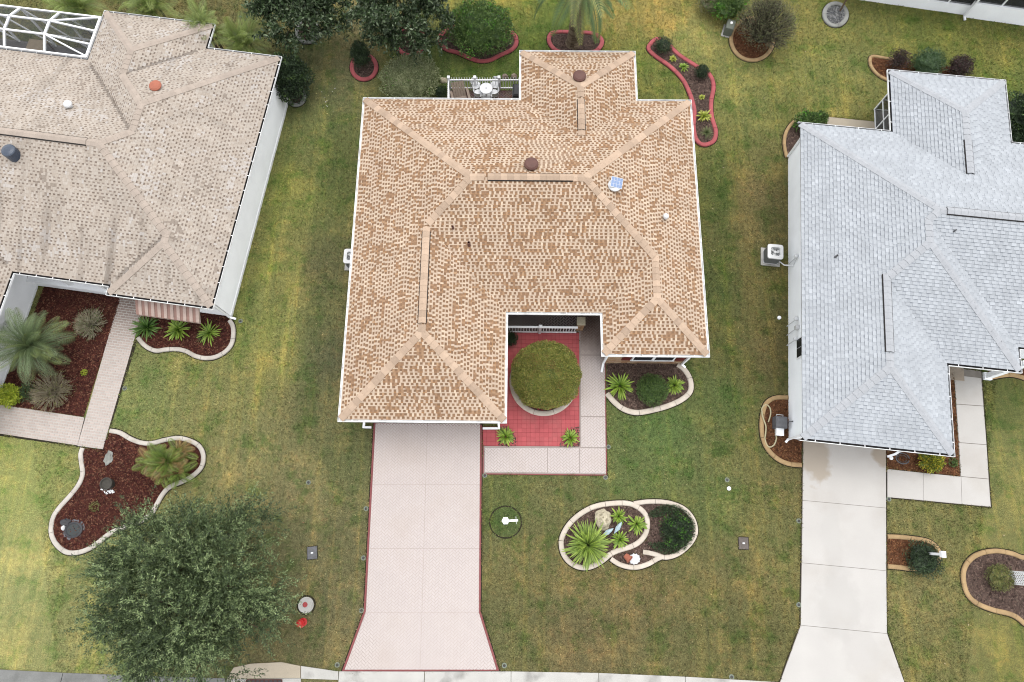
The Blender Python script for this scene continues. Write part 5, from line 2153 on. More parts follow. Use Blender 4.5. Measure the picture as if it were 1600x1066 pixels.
def fern(label, px, py, rad, n=34, tone='fern', name='fern', cat='fern', group=None, h=0.0, wid=0.075, seed=0, at=None, steep=1.0):
    """a rosette of arching blades, each blade a part"""
    tones = {
        'fern': [(A(96, 132, 40), A(170, 196, 74)), (A(82, 118, 36), A(146, 178, 60)), (A(110, 146, 46), A(190, 208, 92))],
        'dark': [(A(62, 96, 38), A(116, 150, 60)), (A(52, 84, 34), A(98, 134, 54))],
        'yellow': [(A(130, 150, 44), A(200, 206, 84)), (A(146, 160, 54), A(214, 214, 100))],
        'grassy': [(A(70, 92, 44), A(128, 138, 80)), (A(86, 104, 54), A(150, 146, 96))],
        'spike': [(A(92, 116, 66), A(150, 176, 66)), (A(110, 140, 60), A(184, 204, 84)), (A(86, 108, 62), A(166, 190, 80))],
    }
    x, y = at if at else G(px, py)
    t = thing(name, (x, y, 0.02), label, cat, group)
    r = random.Random(int(px * 3 + py * 5) + seed)
    key = (tone, round(wid, 3))
    if key not in _blades:
        ps = []
        for k in range(4):
            c_ = tones[tone][k % len(tones[tone])]
            ps.append(blade_proto(1.0, wid, [0.45, 0.65, 0.85, 0.3][k], c_))
        _blades[key] = ps
    meshes = []
    for V, F, Cc in _blades[key]:
        meshes.append((V, F, Cc))
    first = {}
    n = int(n * 1.8)
    for i in range(n):
        k = r.randrange(4)
        q = i / n
        az_ = i * 2.39996 + r.uniform(-0.25, 0.25)
        pit = -(1.15 - 1.15 * q ** 0.7) * steep + r.uniform(-0.12, 0.12)
        sc = rad * (0.66 + 0.38 * q) * r.uniform(0.68, 1.15)
        if k in first:
            o = first[k].copy()
            C.objects.link(o)
            o.parent = t
        else:
            V, F, Cc = meshes[k]
            if (key, k) in _bm:
                o = bpy.data.objects.new('leaf', _bm[(key, k)])
                link(o, t)
            else:
                o = build('leaf', V, F, M['frond'], t, Cc)
                _bm[(key, k)] = o.data
            first[k] = o
        o.location = (0.03 * math.cos(az_), 0.03 * math.sin(az_), h + 0.05 + 0.02 * (1 - q))
        o.rotation_euler = (r.uniform(-0.2, 0.2), pit, az_)
        o.scale = (sc, sc, sc)
    return t


_bm = {}


def frond_proto(L_, arch, cols, nl=34, lw=0.022, ll=0.30, droop=0.35, vee=0.5):
    """a feather palm leaf: stalk with leaflets on both sides"""
    V, F, Cc = [], [], []

    def pos(s_):
        return Vector((L_ * (s_ - 0.22 * arch * s_ * s_), 0, L_ * (0.42 * s_ - arch * 0.8 * s_ * s_)))
    pts = [pos(i / 8) for i in range(9)]
    for i, p in enumerate(pts):
        w_ = 0.016 * L_ * (1 - 0.8 * i / 8)
        V += [(p.x, -w_, p.z), (p.x, w_, p.z)]
    for i in range(8):
        F.append((2 * i, 2 * i + 2, 2 * i + 3, 2 * i + 1))
        Cc.append(mixc(cols[0], cols[2], 0.5))
    for i in range(nl):
        s_ = 0.12 + 0.88 * i / (nl - 1)
        p = pos(s_)
        d = (pos(min(s_ + 0.02, 1.02)) - pos(s_ - 0.02)).normalized()
        le = ll * L_ * math.sin(math.pi * (0.16 + 0.80 * s_)) ** 0.7
        for sg in (-1, 1):
            dirv = (d * 0.62 + Vector((0, sg, 0)) * 0.8 + Vector((0, 0, vee * 0.4))).normalized()
            tip = p + dirv * le + Vector((0, 0, -droop * le))
            mid = p + dirv * le * 0.5
            wv = d * lw * L_
            n = len(V)
            V += [tuple(p - wv * 0.4), tuple(mid - wv), tuple(tip), tuple(mid + wv)]
            F.append((n, n + 1, n + 2, n + 3) if sg > 0 else (n + 3, n + 2, n + 1, n))
            Cc.append(mixc(cols[0], cols[1], s_ if i % 2 else s_ * 0.6))
    return V, F, Cc


_fm = {}


def palm_crown(t, z, rad, n, cols_key, cols_in, pit0=-1.2, pit1=0.35, arch=(0.35, 0.7, 0.95), seed=0, ll=0.30, droop=0.35, lw=0.022, xy=(0, 0)):
    r = random.Random(seed)
    cols = [tuple(tuple(v * 1.4 for v in c_) for c_ in cc_) for cc_ in cols_in]
    for i in range(n):
        k = r.randrange(3)
        q = i / n
        if (cols_key, k) not in _fm:
            V, F, Cc = frond_proto(1.0, arch[k], cols[k % len(cols)], ll=ll, droop=droop, lw=lw)
            o = build('frond', V, F, M['frond'], t, Cc)
            _fm[(cols_key, k)] = o.data
        else:
            o = bpy.data.objects.new('frond', _fm[(cols_key, k)])
            link(o, t)
        az_ = i * 2.39996 + r.uniform(-0.2, 0.2)
        o.location = (xy[0] + 0.05 * math.cos(az_), xy[1] + 0.05 * math.sin(az_), z)
        o.rotation_euler = (r.uniform(-0.3, 0.3), pit0 + (pit1 - pit0) * q + r.uniform(-0.12, 0.12), az_)
        s_ = rad * (r.uniform(0.85, 1.1) if cols_key == 'date' else r.uniform(0.62, 1.12))
        o.scale = (s_, s_, s_)


def palm_trunk(t, h, r0, r1, xy=(0, 0), lean=(0, 0), rings=18):
    b_ = MB()
    pts, rad = [], []
    for i in range(rings * 2 + 1):
        s_ = i / (rings * 2)
        flare = 1 + 0.45 * math.exp(-s_ * 9)
        pts.append((xy[0] + lean[0] * s_, xy[1] + lean[1] * s_, -0.03 + h * s_))
        rad.append((r0 + (r1 - r0) * s_) * flare * (1.07 if i % 2 else 0.95))
    n0 = len(b_.F)
    b_.tube(pts, rad, 12, A(128, 110, 88))
    b_.C = [mixc(A(96, 80, 62), A(150, 132, 108), random.random()) for _ in b_.F]
    return b_.out('trunk', M['palm_bark'], t, usecol=True)


def tree(name, label, cat, base, crown, rx, ry, rz_, nclump, nleaf, leaf, pal, tip, trunk_r=0.16, clump_r=0.6, seed=5, group=None, core=True, limbs=12, up=0.5, twigs=9, jit=0.045):
    """trunk, limbs, and a crown of many leafy sprays"""
    r = np.random.default_rng(seed)
    x, y = base
    t = thing(name, (x, y, 0), label, cat, group)
    c0 = np.array([crown[0] - x, crown[1] - y, crown[2]])
    U = unit(r.normal(size=(nclump, 3)))
    U[:, 2] = np.where(U[:, 2] < -0.5, -U[:, 2], U[:, 2])
    off = r.uniform(-40, 40, 3)
    fac = np.array([mnoise.noise(Vector(u * 1.9 + off)) for u in U])
    fr = (0.30 + 0.70 * r.random(nclump) ** 0.55) * (1 + 0.42 * fac)
    CP = c0 + U * fr[:, None] * np.array([rx, ry, rz_])
    # sprays
    per = nleaf // (nclump * twigs)
    tw = np.repeat(np.arange(nclump), twigs)
    nt_ = len(tw)
    TD = unit(U[tw] * 0.75 + r.normal(size=(nt_, 3)) * 0.75 + np.array([0, 0, up]))
    TL = clump_r * r.uniform(0.5, 1.25, nt_)
    li = np.repeat(np.arange(nt_), per)
    n = len(li)
    s_ = r.random(n) ** 0.8
    sag = np.zeros((n, 3))
    sag[:, 2] = -0.22 * s_ ** 2 * TL[li]
    P = CP[tw[li]] + TD[li] * (TL[li] * s_)[:, None] + sag + r.normal(size=(n, 3)) * jit
    D = unit(TD[li] * (0.9 if jit < 0.04 else 0.5) + r.normal(size=(n, 3)) * 0.6)
    V, F = leaf_mesh(P, D, leaf[0] * r.uniform(0.6, 1.3, n), leaf[1] * r.uniform(0.7, 1.3, n), r)
    col = pick(GREENS[pal], n, r)
    ctone = r.uniform(0.8, 1.2, nclump)
    col = col * ctone[tw[li]][:, None]
    if tip:
        ct_ = r.random(nclump) < 0.55
        k = (s_ > 0.55) & ct_[tw[li]] & (r.random(n) < 0.65)
        col[k] = pick(GREENS[tip], int(k.sum()), r)
    build('crown', V, F, M['leaf'], t, col)
    b_ = MB()
    top = Vector((c0[0] * 0.5, c0[1] * 0.5, max(0.7, crown[2] - rz_ * 0.75)))
    b_.tube([(0, 0, -0.05), (top.x * 0.3, top.y * 0.3, top.z * 0.5), tuple(top)], [trunk_r * 1.35, trunk_r, trunk_r * 0.9], 10)
    b_.out('trunk', M['bark'], t)
    idx = r.permutation(nclump)[:limbs]
    b_ = MB()
    for k in idx:
        e = Vector(CP[k])
        m_ = top.lerp(e, 0.5) + Vector((r.normal() * 0.15, r.normal() * 0.15, 0.12))
        b_.tube([tuple(top), tuple(m_), tuple(e)], [trunk_r * 0.55, trunk_r * 0.33, 0.015], 6)
    b_.out('limb', M['bark'], t)
    return t


c0 = G(292, 916, 3.3)
bx = G(318, 905, 0)
tree('tree', 'big feathery dark green tree spreading over the lawn by the street kerb', 'tree', bx, (c0[0], c0[1], 3.3), 3.15, 3.1, 2.3, 230, 170000, (0.115, 0.032), 'oak', 'oaktip', 0.2, 1.25, 11, limbs=60, twigs=14, up=0.25, jit=0.035)
c1 = G(628, 14, 2.7)
tree('magnolia', 'dark glossy magnolia in the red ringed bed behind the white patio fence', 'tree', G(640, 62), (c1[0], c1[1], 2.7), 2.3, 2.2, 1.9, 190, 24000, (0.19, 0.085), 'magnolia', None, 0.12, 0.6, 21, group='dark magnolias along the back lawn', up=0.3)
c1 = G(466, 4, 2.7)
tree('magnolia', 'dark glossy magnolia in the pale ring curb near the beige house', 'tree', G(480, 48), (c1[0], c1[1], 2.7), 2.2, 2.2, 1.9, 180, 23000, (0.19, 0.085), 'magnolia', None, 0.12, 0.6, 22, group='dark magnolias along the back lawn', up=0.3)

blob('hedge_shrub', 'broad mid green hedge mound in the wavy red curbed bed', 'shrub', 752, 66, 1.75, 2.0, 9500, 'mid', (0.11, 0.06), 0.16, 0.3, squash=0.85, accents=('bright', 0.25))
blob('shrub', 'pale olive green rounded shrub beside the white patio fence', 'shrub', 643, 134, 1.55, 1.1, 9500, 'grey', (0.10, 0.045), 0.12, 0.3, squash=0.95, accents=('bright', 0.06))
blob('shrub', 'narrow dark conical shrub standing in the small red ring', 'shrub', 569, 104, 0.5, 1.7, 3200, 'dark', (0.08, 0.04), 0.12, 0.35, squash=1.0)
blob('shrub', 'dense dark green shrub against the white wall of the beige house', 'shrub', 463, 149, 1.12, 2.5, 10500, 'dark', (0.11, 0.055), 0.2, 0.35, accents=('mid', 0.35))
blob('shrub', 'small dark bush squeezed between patio fence and tan eave', 'shrub', 690, 150, 0.35, 0.6, 900, 'dark', (0.07, 0.035))
blob('shrub', 'bare grey brown twiggy shrub above the tan curbed round bed', 'shrub', 1186, 62, 1.62, 2.5, 5200, 'twiggy', (0.075, 0.028), 0.12, 0.5, accents=('lime', 0.03), core=0.0, seed=41)
twig_shrub('tangle of thin grey brown stems inside the bare twiggy shrub', 1186, 62, 1.55, 2.4, 520, [A(104, 98, 84), A(84, 80, 64), A(120, 112, 96)], GREENS['twiggy'], 2500, seed=12)
blob('shrub', 'bright green shrub beside the grey utility box at the far lawn edge', 'shrub', 1132, 22, 0.95, 1.5, 3800, 'mid', (0.12, 0.05), 0.2, 0.4, accents=('bright', 0.6))
blob('shrub', 'dull brownish shrub next to the bright green one at the far lawn edge', 'shrub', 1108, 14, 0.8, 1.2, 2200, 'twiggy', (0.09, 0.035), 0.2, 0.5)
blob('shrub', 'reddish brown loose shrub in the bed behind the pale grey house', 'shrub', 1395, 106, 0.55, 1.1, 1800, 'purple', (0.08, 0.035), 0.2, 0.5, core=0.5)
blob('shrub', 'blue green feathery shrub between two dark ones behind the pale grey house', 'shrub', 1440, 112, 0.85, 1.2, 3600, 'teal', (0.10, 0.03), 0.2, 0.45)
blob('shrub', 'dark purple shrub by the blue green one behind the pale grey house', 'shrub', 1490, 116, 0.6, 1.1, 2400, 'purple', (0.08, 0.04), 0.2, 0.4)
blob('shrub', 'leafy green shrub in the bed at the north corner of the pale grey house', 'shrub', 1256, 200, 0.62, 0.9, 2200, 'mid', (0.12, 0.05), 0.25, 0.4, accents=('bright', 0.4))
blob('shrub', 'low green shrub beside the small concrete patio slab', 'shrub', 1279, 190, 0.36, 0.5, 900, 'mid', (0.10, 0.04), 0.25, 0.4)
blob('shrub', 'large dark leafy shrub east of the grey north wing', 'shrub', 1585, 190, 1.1, 1.4, 3800, 'dark', (0.16, 0.05), 0.25, 0.4, accents=('mid', 0.4))
blob('shrub', 'second dark leafy shrub tucked below the east eave of the grey wing', 'shrub', 1592, 222, 0.8, 1.0, 2200, 'dark', (0.16, 0.05), 0.25, 0.4)
blob('shrub', 'small dark twiggy shrub at the far tip of the bone shaped bed', 'shrub', 1034, 78, 0.5, 0.7, 2000, 'dark', (0.06, 0.028), 0.15, 0.45, accents=('twiggy', 0.5))
blob('shrub', 'small dark ball shrub at the bend of the bone shaped bed', 'shrub', 1094, 119, 0.36, 0.65, 1500, 'dark', (0.06, 0.03), 0.1, 0.3)
blob('shrub', 'rounded mid green shrub between two ferns under the brick window', 'shrub', 1016, 612, 0.72, 0.95, 5200, 'mid', (0.065, 0.034), 0.1, 0.3, seed=77)
blob('shrub', 'dark green mound with bright tips in the bed joined to the island', 'shrub', 1053, 829, 0.68, 0.85, 4600, 'dark', (0.075, 0.035), 0.18, 0.35, accents=('bright', 0.35))
blob('shrub', 'yellow and green shrub under the white downspout of the grey garage', 'shrub', 1447, 721, 0.5, 0.75, 1500, 'yellowgreen', (0.11, 0.055), 0.2, 0.35)
blob('shrub', 'loose dark green shrub beside the white post in the half oval bed', 'shrub', 1437, 873, 0.74, 0.6, 3400, 'dark', (0.10, 0.03), 0.25, 0.45, accents=('teal', 0.4))
blob('shrub', 'small olive shrub in the rounded bed beside the white lattice trellis', 'shrub', 1556, 902, 0.56, 0.55, 2800, 'olive', (0.06, 0.03), 0.18, 0.35, accents=('purple', 0.4))
blob('shrub', 'lime yellow shrub at the corner of the maroon courtyard bed', 'shrub', 22, 620, 0.5, 0.6, 1100, 'lime', (0.13, 0.055), 0.22, 0.4)
blob('shrub', 'small dark potted shrub by the courtyard wall near the white railing', 'shrub', 798, 533, 0.3, 0.8, 900, 'dark', (0.08, 0.04))
blob('shrub', 'tiny dark green tuft at the corner of the rust mulch bed', 'shrub', 1487, 723, 0.2, 0.2, 300, 'mid', (0.07, 0.03), core=0.4)
blob('shrub', 'tiny weedy tuft in the middle of the wavy maroon bed', 'shrub', 149, 792, 0.22, 0.14, 260, 'olive', (0.07, 0.02), core=0.0, stems=False)
blob('shrub', 'small green weed in the maroon courtyard bed', 'shrub', 133, 583, 0.13, 0.14, 180, 'lime', (0.07, 0.03), core=0.0, stems=False)

# clipped ball in the courtyard
tx = G(853, 586, 1.25)
blob('topiary_shrub', 'big clipped olive green ball shrub in the middle of the red courtyard', 'shrub', 853, 586, 1.55, 2.35, 42000, 'topiary', (0.062, 0.036), 0.055, 0.16, at=tx, up=0.25, accents=('rusty', 0.26), core=0.86, zc=0.5, seed=4)

twig_shrub('pale bare stemmed shrub high in the maroon courtyard bed', 145, 509, 0.8, 0.6, 230, [A(186, 176, 146), A(160, 152, 120), A(200, 192, 164)], GREENS['mid'], 260, seed=5)
twig_shrub('pale bare stemmed shrub beside the palm at the walkway corner', 86, 613, 1.0, 0.65, 260, [A(166, 152, 124), A(144, 134, 106), A(184, 172, 146)], GREENS['olive'], 420, seed=6)
blob('shrub', 'wispy grass green tuft between lime shrub and bare stemmed shrub', 'shrub', 50, 614, 0.42, 0.4, 900, 'teal', (0.16, 0.016), 0.2, 0.6, core=0.0)

# ground cover ring
gcx = np.random.default_rng(8)
ptsx = []
while len(ptsx) < 5200:
    a = gcx.uniform(0, 2 * math.pi)
    q = gcx.uniform(0.60, 1.0)
    X, Y = 1045 + 41 * q * math.cos(a), 827 + 39 * q * math.sin(a)
    if X < 1012 and 806 < Y < 850:
        continue
    if X < 1007 or (X < 1030 and 808 < Y < 848):
        continue
    ptsx.append(G(X, Y))
P = np.array([(p[0], p[1], gcx.uniform(0.02, 0.16)) for p in ptsx])
D = unit(gcx.normal(size=P.shape) + np.array([0, 0, 0.6]))
V, F = leaf_mesh(P, D, 0.06 * gcx.uniform(0.6, 1.3, len(P)), 0.034 * gcx.uniform(0.7, 1.2, len(P)), gcx)
gc = build('ground_cover', V, F, M['leaf'], None, pick(GREENS['dark'] + GREENS['teal'], len(P), gcx))
tag(gc, 'dark creeping ground cover ringing the shrub in the bed joined to the island', 'ground cover', kind='stuff')

# ferns
fern('wide bright green fern nearest the walkway under the brick window', 968, 604, 0.78, 46, 'fern', wid=0.06)
fern('compact bright green fern nearest the lawn under the brick window', 1053, 603, 0.52, 50, 'fern', wid=0.075)
fern('bright fern in the mulch corner beside the garage downspout', 790, 683, 0.52, 40, 'fern', wid=0.075)
fern('bright fern in the mulch corner where court and walkway meet', 891, 685, 0.48, 40, 'fern', wid=0.075)
fern('bright fern above the white stone in the island bed', 966, 807, 0.44, 34, 'fern', wid=0.085)
fern('bright fern overlapping the cream curb of the island bed', 994, 819, 0.56, 28, 'fern', wid=0.085, seed=2)
fern('bright fern beside the blue white birds in the island bed', 968, 843, 0.48, 34, 'fern', wid=0.085, seed=4)
fern('dark green fern nearest the brick walkway under the striped awning', 232, 513, 0.82, 46, 'dark', wid=0.055)
fern('middle fern of the three under the striped awning', 281, 516, 0.74, 38, 'fern', wid=0.065, seed=3)
fern('light green fern nearest the curb end under the striped awning', 329, 521, 0.66, 36, 'fern', wid=0.05, seed=5)
fern('yellow green fern in the narrow waist of the bone shaped bed', 1099, 184, 0.46, 30, 'yellow', wid=0.085)
fern('small green fern near the far tip of the bone shaped bed', 1068, 107, 0.32, 26, 'fern', wid=0.10)
fern('tiny lime fern between twiggy shrub and small fern in the bone shaped bed', 1051, 94, 0.24, 22, 'yellow', wid=0.13)
fern('tiny yellow green sprout by the dark ball shrub in the bone shaped bed', 1096, 154, 0.19, 18, 'yellow', wid=0.12)
fern('dull grassy tuft at the near tip of the bone shaped bed', 1103, 209, 0.42, 60, 'grassy', wid=0.022)
fern('spiky grass green palm filling the lower lobe of the island bed', 917, 851, 1.12, 190, 'spike', 'spiky_palm', 'palm', wid=0.034, h=0.25, steep=1.15)
fern('small dull green grass tuft by the brick bed curb end', 316, 528, 0.3, 26, 'grassy', wid=0.03)

# palms
px_, py_ = G(52, 541, 1.5)
t = thing('pygmy_palm', (px_, py_, 0), 'wide grey green feather palm in the maroon courtyard bed', 'palm')
palm_trunk(t, 1.45, 0.10, 0.08)
palm_crown(t, 1.45, 1.95, 66, 'pygmy', [(A(96, 112, 72), A(140, 152, 84), A(120, 126, 84)), (A(84, 104, 70), A(122, 138, 84), A(110, 118, 80)), (A(104, 124, 84), A(130, 146, 100), A(118, 126, 90))], seed=3, ll=0.22, lw=0.0062, droop=0.5)
px_, py_ = G(262, 723, 0.7)
t = thing('pygmy_palm', (px_, py_, 0), 'ragged palm with some brown fronds in the wavy maroon bed', 'palm')
for k_, (ox, oy, oz, rr_, nn_) in enumerate(((0.0, 0.0, 0.7, 1.05, 26), (-0.62, 0.12, 0.5, 0.9, 20), (0.42, -0.42, 0.45, 0.95, 20), (0.40, 0.45, 0.5, 0.85, 18), (-0.25, -0.4, 0.4, 0.8, 16))):
    palm_trunk(t, oz, 0.07, 0.05, xy=(ox, oy), rings=6)
    palm_crown(t, oz, rr_, nn_, 'ragged', [(A(92, 122, 54), A(146, 164, 74), A(124, 134, 70)), (A(104, 132, 56), A(154, 168, 80), A(140, 140, 80)), (A(150, 126, 74), A(176, 150, 96), A(150, 126, 84))], seed=4 + k_, ll=0.30, lw=0.009, droop=0.6, xy=(ox, oy))
bx_, by_ = G(896, 68)
t = thing('date_palm', (bx_, by_, 0), 'tall date palm with arching fronds behind the tan north wing', 'palm')
palm_trunk(t, 4.1, 0.30, 0.33, rings=30)
palm_crown(t, 4.25, 3.0, 26, 'date', [(A(62, 86, 48), A(104, 126, 64), A(110, 116, 60)), (A(70, 98, 54), A(118, 138, 72), A(116, 120, 64)), (A(80, 104, 56), A(150, 152, 80), A(124, 124, 70))], pit0=-1.1, pit1=0.45, arch=(0.9, 1.1, 1.3), seed=9, ll=0.17, lw=0.015, droop=0.3)
for i, (px_, py_, z_, rad_, lab) in enumerate([
        (118, 10, 2.2, 1.8, 'yellow green feathery palm clump above the white screen cage'),
        (232, 4, 2.4, 1.9, 'pale green feathery palm clump at the far end of the beige roof'),
        (318, 42, 2.6, 1.25, 'small pale palm overhanging the notch of the beige roof'),
        (378, 62, 1.8, 1.55, 'grassy light green palm clump between beige roof corner and dark magnolia')]):
    x_, y_ = G(px_, py_, z_)
    t = thing('areca_palm', (x_, y_, 0), lab, 'palm', 'feathery palm clumps behind the beige house')
    for k in range(3):
        a = k * 2.1 + i
        xy = (0.3 * math.cos(a), 0.3 * math.sin(a))
        palm_trunk(t, z_ - 0.1 - 0.2 * k, 0.07, 0.05, xy=xy, rings=8)
        palm_crown(t, z_ - 0.1 - 0.2 * k, rad_, 20, 'areca', [(A(104, 128, 60), A(166, 182, 96), A(150, 150, 84)), (A(120, 142, 70), A(182, 196, 112), A(150, 156, 84)), (A(92, 116, 54), A(146, 164, 84), A(140, 140, 80))], seed=i * 5 + k, ll=0.22, lw=0.0065, droop=0.6, xy=xy, pit0=-1.3, pit1=0.1)

# thin tree in the gravel ring
x_, y_ = G(1312, 18)
t = thing('young_tree', (x_, y_, 0), 'thin brown trunked young tree growing from the gravel ring', 'tree')
b = MB()
b.tube([(0, 0, 0), (0.05, 0.15, 0.9), (0.1, 0.45, 2.0)], [0.05, 0.04, 0.025], 6)
for k in range(7):
    a = k * 0.9
    b.tube([(0.03, 0.1, 0.6 + 0.12 * k), (0.03 + 0.5 * math.cos(a), 0.3 + 0.5 * math.sin(a), 1.1 + 0.15 * k)], [0.02, 0.006], 5)
b.out('trunk', M['bark'], t)
r = np.random.default_rng(50)
P = r.normal(size=(420, 3)) * np.array([0.4, 0.4, 0.4]) + np.array([0.1, 0.75, 2.2])
V, F = leaf_mesh(P, unit(r.normal(size=(420, 3))), 0.09 * np.ones(420), 0.04 * np.ones(420), r)
build('crown', V, F, M['leaf'], t, pick(GREENS['twiggy'] + [A(120, 84, 60)], 420, r))

# ------------------------------------------------------------------ objects


def ac_unit(px, py, z, label, pad=True, rz=0.0, dx=0.0):
    x, y = G(px, py, z)
    t = thing('air_conditioner', (x + dx, y, 0), label, 'air conditioner', 'air conditioning units beside the houses', rz=rz)
    b_ = MB()
    b_.box(-0.46, 0.46, -0.46, 0.46, -0.02, 0.07, bev=0.01)
    b_.out('pad', M['concrete_old'], t)

    def rsq(hw, c_, z_):
        out = []
        for cx, cy, a0 in ((1, 1, 0), (-1, 1, 90), (-1, -1, 180), (1, -1, 270)):
            for k in range(4):
                a = math.radians(a0 + k * 30)
                out.append((cx * (hw - c_) + c_ * math.cos(a), cy * (hw - c_) + c_ * math.sin(a), z_))
        return out
    b_ = MB()
    n = 16
    V = rsq(0.35, 0.1, 0.08) + rsq(0.35, 0.1, 0.68)
    b_.add(V, [(i, (i + 1) % n, (i + 1) % n + n, i + n) for i in range(n)])
    for k in range(22):
        zz = 0.12 + k * 0.025
        V = rsq(0.357, 0.1, zz) + rsq(0.357, 0.1, zz + 0.008)
        b_.add(V, [(i, (i + 1) % n, (i + 1) % n + n, i + n) for i in range(n)])
    b_.out('coil', M['ac_fin'], t)
    b_ = MB()
    for zz, h_ in ((0.06, 0.03),):
        V = rsq(0.37, 0.1, zz) + rsq(0.37, 0.1, zz + h_)
        b_.add(V, [(i, (i + 1) % n, (i + 1) % n + n, i + n) for i in range(n)] + [tuple(range(n, 2 * n))])
    # top with a round opening
    O = rsq(0.37, 0.1, 0.74)
    Ou = rsq(0.37, 0.1, 0.66)
    I = [(0.27 * math.cos(math.atan2(p[1], p[0])), 0.27 * math.sin(math.atan2(p[1], p[0])), 0.76) for p in O]
    Id = [(p[0], p[1], 0.60) for p in I]
    V = Ou + O + I + Id
    b_.add(V, [(i, (i + 1) % n, (i + 1) % n + n, i + n) for i in range(n)] + [(n + i, n + (i + 1) % n, 2 * n + (i + 1) % n, 2 * n + i) for i in range(n)] + [(2 * n + i, 2 * n + (i + 1) % n, 3 * n + (i + 1) % n, 3 * n + i) for i in range(n)])
    b_.out('case', M['ac_light'], t)
    b_ = MB()
    b_.lathe([(0.265, 0.58), (0.265, 0.6)], 16)
    b_.out('well', M['black'], t)
    b_ = MB()
    b_.lathe([(0.08, 0.62), (0.08, 0.70), (0.05, 0.72)], 12)
    for k in range(3):
        a = k * 2.094 + 0.4
        c_, s_ = math.cos(a), math.sin(a)
        V = [(0.06 * c_ - 0.02 * s_, 0.06 * s_ + 0.02 * c_, 0.66), (0.06 * c_ + 0.05 * s_, 0.06 * s_ - 0.05 * c_, 0.64), (0.24 * c_ + 0.10 * s_, 0.24 * s_ - 0.10 * c_, 0.65), (0.24 * c_ - 0.06 * s_, 0.24 * s_ + 0.06 * c_, 0.68)]
        b_.add(V, [(0, 1, 2, 3)])
    b_.out('fan', M['ac_light'], t)
    b_ = MB()
    for q in (0.10, 0.16, 0.22, 0.265):
        pts = [(q * math.cos(a * 0.3927), q * math.sin(a * 0.3927), 0.755) for a in range(17)]
        b_.tube(pts, 0.004, 4)
    for k in range(8):
        a = k * 0.785
        b_.tube([(0.09 * math.cos(a), 0.09 * math.sin(a), 0.757), (0.27 * math.cos(a), 0.27 * math.sin(a), 0.757)], 0.004, 4)
    b_.out('fan_guard', M['ac_metal'], t)
    return t


a1 = ac_unit(1212, 393, 0.75, 'grey air conditioner on a concrete pad beside the pale grey house', rz=math.radians(GRT))
b = MB()
b.tube([(0.3, -0.3, 0.35), (0.5, -0.55, 0.5), (0.85, -0.62, 0.7)], 0.03, 6)
b.tube([(0.85, -0.62, 0.7), (0.86, -0.3, 1.3)], 0.02, 6)
b.out('pipe', M['ac_metal'], a1)
ac_unit(549, 400, 0.75, 'white air conditioner half hidden by the west eave of the tan roof', rz=math.radians(TR))

# picket fence round the rear patio
PATIO = GP([(702, 142), (818, 142), (818, 172), (702, 172)])
sheet('patio', PATIO, 0.018, joint_mat('rear_patio_joint', A(196, 180, 170)))
KEEP_OUT.append(PATIO)
q = herringbone(PATIO, math.radians(45), 0.11, G(760, 150), 0.0, 0.03, 0.016, lambda x, y: tuple(v * random.uniform(0.85, 1.15) for v in A(128, 104, 96))).out('paver_panel', M['paver'], bpy.data.objects['patio.001'] if 'patio.001' in bpy.data.objects else None, usecol=True)
q['kind'] = 'stuff'
fx0, fy = G(703.5, 141.5)
fx1 = G(813, 141)[0]
fence = thing('picket_fence', (fx0, fy, 0), 'white picket fence enclosing the small patio behind the tan roof', 'fence')
LF = fx1 - fx0
for zz in (0.16, 0.80):
    b = MB()
    b.box(0.05, LF - 0.02, -0.02, 0.02, zz, zz + 0.09)
    b.out('rail', M['white'], fence)
    b = MB()
    b.box(-0.02, 0.02, -1.6, -0.06, zz, zz + 0.09)
    b.out('rail', M['white'], fence)
for xx in (0, LF * 0.365, LF * 0.70, LF):
    b = MB()
    b.box(xx - 0.055, xx + 0.055, -0.055, 0.055, 0, 1.1)
    b.box(xx - 0.07, xx + 0.07, -0.07, 0.07, 1.1, 1.15, bev=0.03)
    b.out('post', M['white'], fence)
b = MB()
b.box(-0.02, 0.02, -0.012, 0.012, 0.05, 1.0, bev=0.012)
pk = b.out('picket', M['white'], fence, loc=(0.14, 0.033, 0))
npk = 27
for k in range(1, npk):
    xx = 0.14 + (LF - 0.24) * k / (npk - 1)
    if min(abs(xx - q) for q in (0, LF * 0.365, LF * 0.70, LF)) < 0.07:
        continue
    dup(pk, fence, (xx, 0.033, 0))
for k in range(12):
    dup(pk, fence, (-0.033, -0.15 - k * 0.125, 0))

# patio set
tx_, ty_ = G(759.5, 138.0, 0.72)
t = thing('patio_table', (tx_, ty_, 0.03), 'round white patio table inside the white picket fence', 'table')
b = MB()
b.lathe([(0.32, 0.66), (0.335, 0.67), (0.335, 0.69), (0.32, 0.705), (0.04, 0.70)], 24)
b.out('tabletop', M['white_cast'], t)
b = MB()
b.lathe([(0.03, 0.701), (0.03, 0.715)], 10)
b.out('umbrella_hole', M['black'], t)
b = MB()
b.lathe([(0.30, 0.0), (0.28, 0.03), (0.05, 0.06), (0.045, 0.6), (0.16, 0.655)], 14)
b.out('pedestal', M['white'], t)


